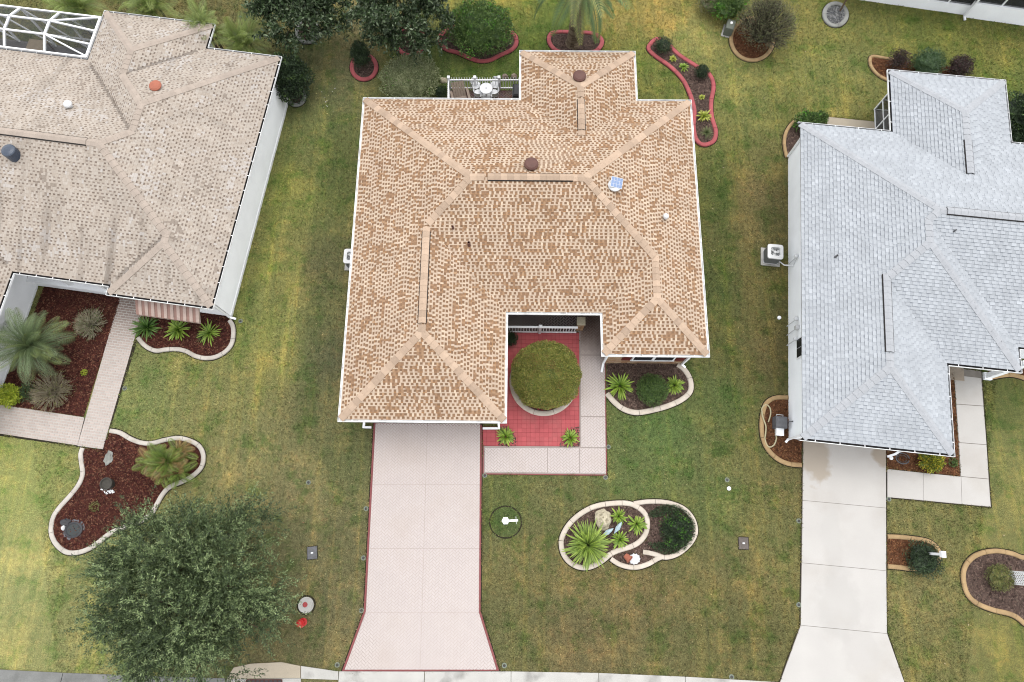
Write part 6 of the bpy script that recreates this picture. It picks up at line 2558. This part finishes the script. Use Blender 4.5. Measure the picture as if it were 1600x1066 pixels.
def patio_chair(px, py, label, face):
    x, y = G(px, py, 0.45)
    t_ = thing('patio_chair', (x, y, 0.03), label, 'chair', 'white chairs around the patio table', rz=face)
    b_ = MB()
    b_.lathe([(0.21, 0.40), (0.235, 0.415), (0.235, 0.435), (0.20, 0.445), (0.02, 0.44)], 18)
    b_.out('seat', M['white_cast'], t_)
    b_ = MB()
    pts = [(-0.23 * math.cos(math.radians(a)), 0.23 * math.sin(math.radians(a)), 0.0) for a in range(-75, 76, 15)]
    for i, (p, q_) in enumerate(zip(pts, pts[1:])):
        b_.add([(p[0], p[1], 0.45), (q_[0], q_[1], 0.45), (q_[0] * 1.15, q_[1] * 1.15, 0.74), (p[0] * 1.15, p[1] * 1.15, 0.74), (p[0] * 0.92, p[1] * 0.92, 0.45), (q_[0] * 0.92, q_[1] * 0.92, 0.45), (q_[0] * 1.07, q_[1] * 1.07, 0.74), (p[0] * 1.07, p[1] * 1.07, 0.74)],
               [(0, 1, 2, 3), (5, 4, 7, 6), (3, 2, 6, 7)])
    b_.out('backrest', M['white_cast'], t_)
    for a in (45, 135, 225, 315):
        b_ = MB()
        c_, s_ = math.cos(math.radians(a)), math.sin(math.radians(a))
        b_.tube([(0.22 * c_, 0.22 * s_, 0.0), (0.16 * c_, 0.16 * s_, 0.41)], 0.014, 6)
        b_.out('leg', M['white'], t_)
    return t_


patio_chair(743.5, 133, 'white patio chair between the round table and the wooden recliner, fence side', math.radians(-35))
patio_chair(747.5, 146, 'white patio chair by the recliner side of the round table, eave side', math.radians(40))
patio_chair(774, 132, 'white patio chair across from the recliner, fence side of the round table', math.radians(215))
patio_chair(772, 146, 'white patio chair across from the recliner, eave side of the round table', math.radians(140))
# slatted recliner
x_, y_ = G(719, 151, 0.3)
t = thing('recliner', (x_, y_, 0.03), 'weathered wooden slatted recliner in the corner of the white picket fence', 'chair', rz=math.radians(14))
for k in range(5):
    b = MB()
    b.bar((-0.26 + k * 0.13, -0.05, 0.34), (-0.30 + k * 0.13 + 0.02, 0.45, 0.9), 0.115, 0.022)
    b.out('slat', M['wood_grey'], t)
for k in range(5):
    b = MB()
    b.box(-0.32, 0.32, -0.55 + k * 0.105, -0.46 + k * 0.105, 0.36 - 0.01 * k, 0.382 - 0.01 * k)
    b.out('slat', M['wood_grey'], t)
for sx_ in (-1, 1):
    b = MB()
    b.box(sx_ * 0.42 - 0.06, sx_ * 0.42 + 0.06, -0.55, 0.22, 0.56, 0.585)
    b.out('armrest', M['wood_grey'], t)
    b = MB()
    b.bar((sx_ * 0.37, -0.52, 0.0), (sx_ * 0.37, -0.5, 0.56), 0.06, 0.05)
    b.bar((sx_ * 0.37, 0.35, 0.0), (sx_ * 0.37, 0.1, 0.56), 0.06, 0.05)
    b.bar((sx_ * 0.35, -0.55, 0.32), (sx_ * 0.35, 0.3, 0.18), 0.04, 0.09)
    b.out('leg_frame', M['wood_brown'], t)
# dark grill box
x_, y_ = G(808, 148, 0.5)
t = thing('barbecue_grill', (x_, y_, 0.03), 'dark covered barbecue box in the fence corner by the north wing wall', 'grill')
b = MB()
b.box(-0.24, 0.24, -0.4, 0.4, 0.0, 0.75, bev=0.03)
b.out('body', M['darkgrey'], t)
b = MB()
b.box(-0.22, 0.22, -0.36, 0.36, 0.75, 0.92, bev=0.08)
b.out('lid', M['black'], t)


def rock(label, px, py, rx, ry, rz_, m, seed, name='rock', cat='rock', rough=0.25, z=0.0):
    x, y = G(px, py)
    bm = bmesh.new()
    bmesh.ops.create_icosphere(bm, subdivisions=3, radius=1.0)
    for v in bm.verts:
        k = 1 + rough * mnoise.noise(v.co * 1.6 + Vector((seed * 7.1, 0, 0))) + 0.10 * mnoise.noise(v.co * 5 + Vector((seed, 3, 0)))
        v.co = Vector((v.co.x * rx * k, v.co.y * ry * k, max(v.co.z * k, -0.2) * rz_))
    me = bpy.data.meshes.new(name)
    bm.to_mesh(me)
    bm.free()
    me.materials.append(m)
    o = bpy.data.objects.new(name, me)
    o.location = (x, y, z + rz_ * 0.15)
    link(o)
    return tag(o, label, cat)


def holed_rock():
    """pitted limestone with dark hollows"""
    x, y = G(941.5, 812)
    t_ = thing('rock', (x, y, 0), 'pitted pale limestone rock with dark holes in the island bed', 'rock')
    bm = bmesh.new()
    bmesh.ops.create_icosphere(bm, subdivisions=4, radius=1.0)
    holes = [Vector((0.35, -0.15, 0.9)).normalized(), Vector((0.55, -0.75, 0.5)).normalized(), Vector((-0.35, 0.45, 0.8)).normalized(), Vector((-0.1, 0.65, 0.75)).normalized(), Vector((0.75, 0.3, 0.55)).normalized(), Vector((-0.1, 0.15, 1)).normalized()]
    hr = [0.16, 0.24, 0.12, 0.09, 0.08, 0.06]
    for v in bm.verts:
        u = v.co.normalized()
        k = 1 + 0.22 * mnoise.noise(u * 1.7 + Vector((3, 1, 0))) + 0.08 * mnoise.noise(u * 6)
        for h_, q_ in zip(holes, hr):
            d = (u - h_).length
            if d < q_:
                k *= 0.55 + 0.2 * d / q_
        v.co = Vector((u.x * 0.37 * k, u.y * 0.43 * k, max(u.z, -0.3) * 0.36 * k))
    me = bpy.data.meshes.new('boulder')
    bm.to_mesh(me)
    bm.free()
    me.materials.append(M['stone'])
    o = bpy.data.objects.new('boulder', me)
    o.location = (0, 0, 0.06)
    link(o, t_)


holed_rock()
rock('tan rounded stone on the grass just outside the white picket fence', 693, 127, 0.2, 0.16, 0.2, M['stone'], 3)
rock('pale stone on the grass behind the white picket fence', 789, 121, 0.16, 0.14, 0.2, M['wood_grey'], 4)
rock('second pale stone behind the white picket fence near the north wing', 803, 121, 0.17, 0.14, 0.22, M['wood_grey'], 5)
rock('grey rock half buried at the top of the wavy maroon bed', 170, 717, 0.2, 0.3, 0.14, M['grey_curb'], 6, rough=0.5)


def bird(px, py, ang, label):
    x, y = G(px, py, 0.3)
    t_ = thing('bird_ornament', (x, y, 0.02), label, 'garden ornament', 'bird ornaments in the island bed', rz=ang)
    b_ = MB()
    b_.tube([(-0.30, 0, 0.26), (-0.2, 0, 0.29), (-0.08, 0, 0.32), (0.06, 0, 0.34), (0.16, 0, 0.36), (0.24, 0, 0.37), (0.29, 0, 0.36)], [0.012, 0.045, 0.085, 0.095, 0.07, 0.03, 0.006], 10)
    b_.out('body', M['porcelain'], t_, smooth=True)
    b_ = MB()
    for s_ in (-1, 1):
        b_.tube([(-0.22, s_ * 0.03, 0.31), (-0.02, s_ * 0.075, 0.36), (0.1, s_ * 0.05, 0.37)], [0.008, 0.035, 0.01], 6)
    b_.out('wing', M['porcelain'], t_, smooth=True)
    b_ = MB()
    for s_ in (-1, 1):
        b_.tube([(0.02, s_ * 0.03, 0.0), (0.02, s_ * 0.03, 0.28)], 0.008, 5)
    b_.out('leg', M['darkgrey'], t_)


bird(949.5, 831.5, math.radians(32), 'blue white bird ornament touching the spiky palm')
bird(965.5, 824.5, math.radians(55), 'blue white bird ornament standing among the ferns')
# terracotta pot and white shell
x_, y_ = G(978, 871)
t = thing('terracotta_pot', (x_, y_, 0.02), 'tipped terracotta pot beside the white shell in the crescent bed', 'pot', rz=0.5)
b = MB()
b.lathe([(0.11, 0.0), (0.15, 0.22), (0.175, 0.22), (0.175, 0.27), (0.15, 0.27), (0.13, 0.06)], 16)
q = b.out('pot', M['terracotta'], t, loc=(0, 0.1, 0.14))
q.rotation_euler = (math.radians(70), 0, 0.3)
x_, y_ = G(991, 873.5)
t = thing('shell_ornament', (x_, y_, 0.02), 'white scalloped shell ornament in the small crescent bed', 'garden ornament', rz=0.3)
V = [(0, 0, 0.16)]
F = []
nn = 22
for k in range(nn):
    a = 2 * math.pi * k / nn
    q_ = 0.24 * (1.1 if k % 2 else 0.92)
    V.append((q_ * math.cos(a), q_ * math.sin(a) * 0.9, 0.03 if k % 2 else 0.06))
for k in range(nn):
    V.append((V[1 + k][0] * 0.9, V[1 + k][1] * 0.9, -0.01))
for k in range(nn):
    F.append((0, 1 + k, 1 + (k + 1) % nn))
    F.append((1 + k, 1 + nn + k, 1 + nn + (k + 1) % nn, 1 + (k + 1) % nn))
build('shell', V, F, M['white_cast'], t)

# ornaments of the wavy maroon bed
x_, y_ = G(171, 759)
t = thing('planter_urn', (x_, y_, 0.02), 'dark planter bowl ringed with white pebbles in the wavy maroon bed', 'planter')
b = MB()
b.lathe([(0.17, 0), (0.22, 0.12), (0.27, 0.4), (0.27, 0.43), (0.24, 0.43), (0.2, 0.36), (0.02, 0.34)], 18, (0.08, 0.06, 0))
b.out('bowl', mat('bowl_dark', A(84, 80, 72), 0.8, 0.2, 8), t)
r = random.Random(5)
b = MB()
for k in range(70):
    a = r.uniform(2.2, 5.4)
    q_ = r.uniform(0.24, 0.40)
    c_ = r.uniform(0.018, 0.038)
    b.lathe([(c_ * 0.6, 0.0), (c_, c_ * 0.5), (c_ * 0.5, c_)], 6, (0.04 + q_ * math.cos(a), 0.03 + q_ * math.sin(a), 0.015))
q = b.out('pebble', M['white'], t)
q['kind'] = 'stuff'
x_, y_ = G(116, 828)
t = thing('garden_pond', (x_, y_, 0.0), 'small dark pond bowl with a white ornament in the wavy maroon bed', 'pond')
b = MB()
b.lathe([(0.40, 0.0), (0.40, 0.075), (0.33, 0.085), (0.30, 0.05)], 20, sx=1.0, sy=0.85)
b.out('rim', M['black'], t)
b = MB()
b.lathe([(0.30, 0.03), (0.30, 0.055)], 20, sx=1.0, sy=0.85)
b.out('water', M['pond'], t)
b = MB()
b.lathe([(0.07, 0.0), (0.08, 0.1), (0.05, 0.2), (0.02, 0.24)], 10, (-0.42, 0.08, 0.02), sx=0.7, sy=1.4)
b.out('ornament', M['white'], t)
b = MB()
rr = random.Random(9)
for k in range(40):
    a = rr.uniform(0, 6.28)
    c_ = rr.uniform(0.03, 0.06)
    b.lathe([(c_, 0.0), (c_, c_ * 0.5), (c_ * 0.4, c_ * 0.8)], 6, (0.44 * math.cos(a), 0.40 * math.sin(a), 0.01))
q = b.out('pebble', M['darkgrey'], t)
q['kind'] = 'stuff'
rock('dark slate stone beside the small pond bowl', 103, 817, 0.24, 0.18, 0.12, M['black'], 8, rough=0.5)

# courtyard railing
rx0, ry_ = G(793, 519.5)
rx1 = G(900, 521)[0]
rail = thing('porch_railing', (rx0, ry_, 0), 'white baluster railing along the porch at the head of the red courtyard', 'railing', rz=math.radians(-0.6))
LR = rx1 - rx0
for zz, hw in ((0.10, 0.03), (0.86, 0.045)):
    b = MB()
    b.box(0, LR, -hw, hw, zz, zz + 0.06)
    b.out('rail', M['white'], rail)
b = MB()
b.box(LR * 0.47 - 0.06, LR * 0.47 + 0.06, -0.06, 0.06, 0, 1.02)
b.box(LR * 0.47 - 0.08, LR * 0.47 + 0.08, -0.08, 0.08, 1.02, 1.07, bev=0.03)
b.out('post', M['white'], rail)
b = MB()
b.box(-0.018, 0.018, -0.018, 0.018, 0.16, 0.86)
pk = b.out('baluster', M['white'], rail, loc=(0.1, 0, 0))
for k in range(1, 24):
    xx = 0.1 + k * (LR - 0.2) / 23
    if abs(xx - LR * 0.47) > 0.09:
        dup(pk, rail, (xx, 0, 0))

# lamp post in its grass ring
x_, y_ = G(790.5, 815)
KEEP = circ(790, 816, 25, 24)
t = thing('lamp_post', (x_, y_, 0), 'white lamp post with a short side arm in a round grass ring', 'lamp post', rz=math.radians(3))
b = MB()
b.tube([(0, 0, 0), (0, 0, 1.55)], 0.045, 10)
b.out('post', M['white'], t)
b = MB()
b.lathe([(0.06, 1.55), (0.11, 1.58), (0.13, 1.85), (0.165, 1.87), (0.16, 1.90), (0.03, 2.02), (0.01, 2.05)], 6)
b.out('lantern', M['white'], t)
b = MB()
b.bar((0.03, 0, 1.4), (0.52, 0, 1.4), 0.085, 0.05)
b.bar((0.44, 0, 1.39), (0.44, 0, 1.1), 0.012, 0.30)
b.out('arm', M['white'], t)
ringp = GP(KEEP)
b = MB()
n = len(ringp)
cx, cy = sum(p[0] for p in ringp) / n, sum(p[1] for p in ringp) / n
V = []
for p in ringp:
    d = Vector((p[0] - cx, p[1] - cy))
    u = d.normalized()
    V += [(p[0] - u.x * 0.03, p[1] - u.y * 0.03, 0.008), (p[0] + u.x * 0.03, p[1] + u.y * 0.03, 0.008)]
F = [(2 * i, 2 * i + 1, 2 * ((i + 1) % n) + 1, 2 * ((i + 1) % n)) for i in range(n)]
F = [tuple(reversed(f)) if (Vector(V[f[1]]) - Vector(V[f[0]])).cross(Vector(V[f[2]]) - Vector(V[f[0]])).z < 0 else f for f in F]
o = build('grass_ring_edge', V, F, M['soil'])
tag(o, kind='structure')

# white post with a square head
x_, y_ = G(1443, 864.8)
t = thing('lamp_post', (x_, y_, 0), 'white post with a square head in the half oval bed by the plain concrete driveway', 'lamp post', rz=math.radians(GRT))
b = MB()
b.box(-0.05, 0.05, -0.05, 0.05, 0, 1.3)
b.out('post', M['white'], t)
b = MB()
b.box(-0.09, 0.09, -0.13, 0.13, 1.3, 1.5, bev=0.04)
b.out('lantern', M['white'], t)

# lattice trellis
x_, y_ = G(1574, 902)
t = thing('trellis', (x_, y_, 0), 'white diamond lattice trellis in the rounded bed at the picture edge', 'trellis', rz=math.radians(2))
for sx_ in (-1, 1):
    b = MB()
    b.box(-0.02, 0.02, sx_ * 0.26 - 0.02, sx_ * 0.26 + 0.02, 0.0, 1.75)
    b.out('post', M['white'], t)
for k in range(-2, 14):
    for sg in (-1, 1):
        z0, z1_ = 0.05 + k * 0.13, 0.05 + k * 0.13 + 0.5
        p, q_ = Vector((0.012 * sg, -0.25 * sg, z0)), Vector((0.012 * sg, 0.25 * sg, z1_))
        if z0 < 0.05:
            p = p.lerp(q_, (0.05 - z0) / 0.5)
        if z1_ > 1.72:
            q_ = Vector((0.012 * sg, -0.25 * sg, z0)).lerp(q_, max(0.02, (1.72 - z0) / 0.5))
        if (q_ - p).length < 0.06 or p.z > 1.7:
            continue
        b = MB()
        b.bar(p, q_, 0.012, 0.032)
        b.out('lath', M['white'], t)

# utility covers and boxes


def cover_box(px, py, label, rz, dark, w_=0.30, h_=0.42):
    x, y = G(px, py)
    t_ = thing('valve_box', (x, y, 0), label, 'valve box', rz=rz)
    b_ = MB()
    b_.box(-w_ / 2 - 0.03, w_ / 2 + 0.03, -h_ / 2 - 0.03, h_ / 2 + 0.03, -0.03, 0.008)
    b_.out('rim', M['soil'], t_)
    b_ = MB()
    b_.box(-w_ / 2, w_ / 2, -h_ / 2, h_ / 2, -0.02, 0.045, bev=0.015)
    b_.out('lid', M[dark], t_)
    b_ = MB()
    b_.box(-0.05, 0.05, -0.03, 0.03, 0.045, 0.06)
    b_.out('latch', M['ac_metal'], t_)
    return t_


cover_box(488, 864, 'dark rounded valve box lid in the lawn between tree and cream driveway', 0.1, 'darkgrey', 0.42, 0.52)
cover_box(1161.5, 849, 'grey brown square valve box lid in the lawn by the plain concrete driveway', -0.05, 'lid_brown', 0.42, 0.50)
x_, y_ = G(478.5, 945.5)
t = thing('manhole_cover', (x_, y_, 0), 'round grey concrete cover with a red cap near the big tree', 'manhole cover')
b = MB()
b.lathe([(0.33, -0.02), (0.33, 0.06), (0.30, 0.075), (0.27, 0.06), (0.02, 0.06)], 24)
b.out('disc', M['concrete_old'], t)
b = MB()
b.lathe([(0.10, 0.061), (0.11, 0.075), (0.09, 0.09), (0.02, 0.095)], 10, (-0.03, 0.02, 0))
b.out('cap', mat('faded_red', A(190, 84, 84), 0.8, 0.2, 15), t)
b = MB()
b.lathe([(0.41, -0.02), (0.41, 0.007)], 24)
b.out('soil_ring', M['soil'], t)
x_, y_ = G(474, 972)
t = thing('fire_hydrant', (x_, y_, 0), 'bright red fire hydrant on the lawn beside the round grey cover', 'fire hydrant', rz=0.5)
b = MB()
b.lathe([(0.17, 0), (0.17, 0.05), (0.11, 0.06), (0.11, 0.42), (0.15, 0.44), (0.15, 0.48), (0.13, 0.5), (0.10, 0.58), (0.05, 0.63), (0.035, 0.64), (0.035, 0.7), (0.01, 0.7)], 16)
b.out('barrel', M['red_gloss'], t)
for a, l_, q_ in ((0, 0.18, 0.055), (math.pi, 0.18, 0.055), (-math.pi / 2, 0.19, 0.075)):
    b = MB()
    c_, s_ = math.cos(a), math.sin(a)
    b.tube([(0.08 * c_, 0.08 * s_, 0.38), ((l_ - 0.05) * c_, (l_ - 0.05) * s_, 0.38)], q_ * 0.8, 10)
    b.tube([((l_ - 0.05) * c_, (l_ - 0.05) * s_, 0.38), (l_ * c_, l_ * s_, 0.38)], q_, 10)
    b.out('nozzle', M['red_gloss'], t)
x_, y_ = G(1137, 50)
t = thing('utility_box', (x_, y_, 0), 'grey green utility box with a white sticker by the tan ring bed', 'utility box', rz=math.radians(-18))
b = MB()
b.box(-0.22, 0.22, -0.3, 0.3, 0.0, 0.6, bev=0.03)
b.out('case', M['util_green'], t)
b = MB()
b.box(-0.2, 0.2, -0.315, -0.3005, 0.05, 0.5)
b.out('door', M['util_green'], t)
b = MB()
b.box(-0.05, 0.07, 0.02, 0.16, 0.6005, 0.604)
b.out('sticker', M['white'], t)
b = MB()
b.box(-0.3, 0.3, -0.38, 0.38, -0.02, 0.04)
b.out('pad', M['concrete_old'], t)

SPR = [(482, 754, 'small concrete ring in the dry lawn above the valve box lid by the tree'),
       (572, 795, 'small concrete ring beside the upper edge of the cream driveway'),
       (568, 872, 'small concrete ring beside the middle of the cream driveway'),
       (565, 954, 'small concrete ring where the cream driveway begins to flare'),
       (527, 1039, 'small concrete ring at the flared driveway foot near the storm drain'),
       (788, 1040, 'small concrete ring at the flared driveway foot away from the storm drain'),
       (757.5, 743, 'small concrete ring in the corner of cream driveway and walkway'),
       (946, 746, 'small concrete ring below the outer corner of the cream walkway'),
       (950.5, 698.5, 'small concrete ring beside the side edge of the cream walkway'),
       (1136, 750, 'small concrete ring next to the white cleanout cap on the lawn'),
       (1388.5, 780, 'small concrete ring in the corner of plain driveway and walkway'),
       (1248, 814, 'small concrete ring beside the upper part of the plain driveway'),
       (1248, 945, 'small concrete ring beside the plain driveway just above its flare'),
       (1143, 1058, 'small concrete ring by the street kerb near the plain driveway'),
       (195, 607, 'small concrete ring beside the brick walkway of the beige house'),
       (376, 502, 'small concrete ring by the corner downspout of the beige house')]
proto = None
for px_, py_, lab in SPR:
    x_, y_ = G(px_, py_)
    t = thing('sprinkler', (x_, y_, 0), lab, 'sprinkler', 'lawn sprinklers in concrete rings')
    if proto is None:
        b = MB()
        b.lathe([(0.11, -0.02), (0.11, 0.02), (0.095, 0.03), (0.07, 0.03), (0.055, 0.015)], 16)
        o1 = b.out('ring', M['ring'], t)
        b = MB()
        b.lathe([(0.06, 0.0), (0.06, 0.018), (0.03, 0.024)], 12)
        o2_ = b.out('sprinkler_head', M['black'], t)
        proto = (o1, o2_)
    else:
        dup(proto[0], t)
        dup(proto[1], t)
for px_, py_, lab in ((1138.5, 763.5, 'white cleanout cap on the lawn between island bed and plain driveway'), (1217, 497, 'white round cap on the grass strip beside the pale grey wall'), (1391.5, 716, 'white round cap in the rust mulch below the grey garage')):
    x_, y_ = G(px_, py_)
    t = thing('cleanout_cap', (x_, y_, 0), lab, 'pipe cap', 'white pipe caps')
    b = MB()
    b.lathe([(0.09, -0.02), (0.09, 0.07), (0.075, 0.085), (0.02, 0.09)], 12)
    b.out('cap', M['white'], t)
    b = MB()
    b.box(-0.02, 0.02, -0.02, 0.02, 0.09, 0.11)
    b.out('nut', M['white'], t)

# hose, hose reel and white tub beside the grey garage
x_, y_ = G(1196, 660)
hs_px = [(1214, 663), (1211, 669), (1211, 679), (1212, 686), (1208, 696), (1201, 699), (1196, 694), (1194, 684), (1195, 668), (1192, 658), (1189, 648), (1190, 638), (1196, 633), (1202, 638), (1203, 648), (1199.5, 660)]
L_ = smooth_line(GP(hs_px), False, 0.06)
b = MB()
b.tube([(p[0] - x_, p[1] - y_, 0.05 + (0.13 if 25 < i < 44 else 0.0) * 0.5) for i, p in enumerate(L_)], 0.032, 6)
o = b.out('garden_hose', M['hose'], loc=(x_, y_, 0.03))
tag(o, 'looped beige garden hose lying on the rust mulch beside the garage corner', 'hose')
x_, y_ = G(1220.5, 660, 0.4)
t = thing('hose_reel', (x_, y_, 0.02), 'dark grey hose reel box against the pale grey wall', 'hose reel', rz=math.radians(GRT))
b = MB()
b.box(-0.26, 0.26, -0.26, 0.26, 0, 0.5, bev=0.05)
b.out('case', M['darkgrey'], t)
b = MB()
b.tube([(-0.2, 0.26, 0.30), (-0.2, 0.34, 0.36), (0.1, 0.34, 0.36), (0.1, 0.26, 0.30)], 0.018, 6)
b.out('handle', M['ac_light'], t)
b = MB()
b.tube([(0.26, 0.05, 0.3), (0.44, 0.06, 0.55)], 0.02, 6)
b.lathe([(0.03, 0.53), (0.03, 0.58)], 8, (0.44, 0.06, 0))
b.out('tap', M['darkgrey'], t)
x_, y_ = G(1218.5, 674, 0.25)
t = thing('white_tub', (x_, y_, 0.02), 'square white lidded tub next to the dark hose reel box', 'tub', rz=math.radians(GRT))
b = MB()
b.box(-0.15, 0.15, -0.18, 0.18, 0, 0.26, bev=0.02)
b.out('tub', M['white'], t)
b = MB()
b.box(-0.17, 0.17, -0.2, 0.2, 0.261, 0.3, bev=0.02)
b.out('lid', M['white'], t)
# coil of grey wire in the mulch
x_, y_ = G(1409, 717)
b = MB()
r = random.Random(3)
for k in range(5):
    q_ = r.uniform(0.16, 0.32)
    b.tube([(q_ * math.cos(a * 0.42) + r.uniform(-0.02, 0.02), q_ * 0.8 * math.sin(a * 0.42), 0.02 + 0.01 * k + r.uniform(0, 0.02)) for a in range(15)], 0.009, 4)
o = b.out('wire_coil', M['darkgrey'], loc=(x_, y_, 0.03))
tag(o, 'loose coil of dark wire on the rust mulch under the white downspout', 'wire')

# ------------------------------------------------------------------ grass blades over the near lawn


def house_poly(piv, rot, pts):
    a = math.radians(rot)
    return [(piv[0] + x * math.cos(a) - y * math.sin(a), piv[1] + x * math.sin(a) + y * math.cos(a)) for x, y in pts]


KEEP_OUT += [house_poly(TP, TR, TWALL), house_poly(GPV, GRT, GWALL), house_poly(LPV, LRT, BWALL)]
KEEP_OUT.append([(-300, -9.0)] + kl + GP([(366, 1042), (440, 1033), (475, 1041)]) + kr + [(40, -7.6), (300, -9), (300, -16), (-300, -16)])


HARD = [DRIVE, WALK, GP(GD), GP(GW), LWv, LWh, RED, PORCH, PS, GP([(0, 633), (132, 652), (190, 462), (70, 447), (-30, 628)])]


def grass(n, seed):
    r = np.random.default_rng(seed)
    X, Y = r.uniform(-28, 29, n), r.uniform(-6.4, 29.5, n)
    k = np.ones(n, dtype=bool)
    lim = 18.8 + (Y + 6) * 0.29
    k &= np.abs(X) < lim
    for p in KEEP_OUT:
        xs = [q[0] for q in p]
        ys = [q[1] for q in p]
        box = k & (X > min(xs)) & (X < max(xs)) & (Y > min(ys)) & (Y < max(ys))
        ii = np.where(box)[0]
        if len(ii):
            k[ii[inside(p, X[ii], Y[ii])]] = False
    X, Y = X[k], Y[k]
    # ragged blades that lean over the edges of paving and curbs
    ex, ey = [], []
    for poly, dens, jit in EDGES:
        for (xa, ya), (xb, yb) in zip(poly, poly[1:] + poly[:1]):
            L_ = math.hypot(xb - xa, yb - ya)
            if L_ > 25:
                continue
            m_ = r.poisson(L_ * dens)
            u = r.random(m_)
            patch = np.array([mnoise.noise(Vector((xa + (xb - xa) * q, ya + (yb - ya) * q, 5.0)) * 1.4) for q in u])
            kk = patch > -0.1
            u = u[kk]
            if jit > 0.1:
                nx, ny = (yb - ya) / max(L_, 1e-6), -(xb - xa) / max(L_, 1e-6)
                sg = np.where(r.random(len(u)) < 0.5, 1, -1) if area(poly) == 0 else np.full(len(u), 1 if area(poly) > 0 else -1)
                o_ = r.uniform(0.11, 0.19, len(u)) * sg
                ex.append(xa + (xb - xa) * u + nx * o_)
                ey.append(ya + (yb - ya) * u + ny * o_)
            else:
                ex.append(xa + (xb - xa) * u + r.normal(0, jit, len(u)))
                ey.append(ya + (yb - ya) * u + r.normal(0, jit, len(u)))
    EX, EY = np.concatenate(ex), np.concatenate(ey)
    on = np.zeros(len(EX), dtype=bool)
    for poly in HARD:
        on |= inside(grow(poly, -0.03), EX, EY)
    X, Y = np.concatenate([X, EX[~on]]), np.concatenate([Y, EY[~on]])
    n = len(X)
    t_ = r.uniform(0, 2 * math.pi, n)
    ln = r.uniform(0.035, 0.11, n)
    lean = r.uniform(0.2, 1.1, n)
    w_ = r.uniform(0.009, 0.026, n)
    c_, s_ = np.cos(t_), np.sin(t_)
    V = np.zeros((n, 3, 3), dtype=np.float32)
    V[:, 0] = np.stack([X - s_ * w_, Y + c_ * w_, np.zeros(n)], 1)
    V[:, 1] = np.stack([X + s_ * w_, Y - c_ * w_, np.zeros(n)], 1)
    V[:, 2] = np.stack([X + c_ * ln * np.sin(lean), Y + s_ * ln * np.sin(lean), ln * np.cos(lean)], 1)
    F = np.arange(n * 3).reshape(n, 3)
    col = np.zeros((n, 3))
    for a in range(0, n, 50000):
        col[a:a + 50000] = lawn_col(X[a:a + 50000], Y[a:a + 50000])
    col *= np.exp(r.normal(0.03, 0.25, (n, 1)))
    dry_ = r.random(n) < 0.05
    col[dry_] = col[dry_] * 0.5 + np.array(A(205, 190, 140)) * 0.6
    o = build('grass', V.reshape(-1, 3), F, M['lawn'], None, col)
    return tag(o, 'short mown grass blades of the lawns around the three houses', 'grass', kind='stuff')


grass(620000, 3)


def litter():
    """fallen petals and dry leaves on the grass"""
    r = np.random.default_rng(12)
    P, col = [], []
    for px, py, sx_, sy_, n, pal in ((512, 150, 22, 26, 26, [A(240, 238, 226), A(236, 226, 150)]), (560, 40, 12, 25, 12, [A(232, 226, 206)]), (470, 790, 40, 60, 14, [A(170, 130, 96)]), (1330, 150, 200, 90, 26, [A(214, 200, 170), A(190, 150, 120)]),
                                     (1000, 960, 220, 80, 26, [A(196, 170, 130), A(160, 120, 90)]), (420, 560, 70, 110, 16, [A(196, 176, 130)]), (1120, 320, 30, 110, 12, [A(226, 214, 170)]), (1500, 900, 90, 140, 18, [A(210, 190, 150)])):
        for _ in range(n):
            x, y = G(px + r.normal() * sx_ * 0.6, py + r.normal() * sy_ * 0.6)
            if any(bool(inside(p, np.array([x]), np.array([y]))[0]) for p in KEEP_OUT):
                continue
            P.append((x, y, 0.06))
            col.append(pal[r.integers(0, len(pal))])
    P = np.array(P)
    D = unit(r.normal(size=P.shape) * np.array([1, 1, 0.2]))
    V, F = leaf_mesh(P, D, r.uniform(0.05, 0.11, len(P)), r.uniform(0.03, 0.06, len(P)), r)
    o = build('fallen_leaves', V, F, M['twig'], None, col)
    tag(o, 'scattered pale petals and dry leaves lying on the grass', 'fallen leaves', kind='stuff')


litter()
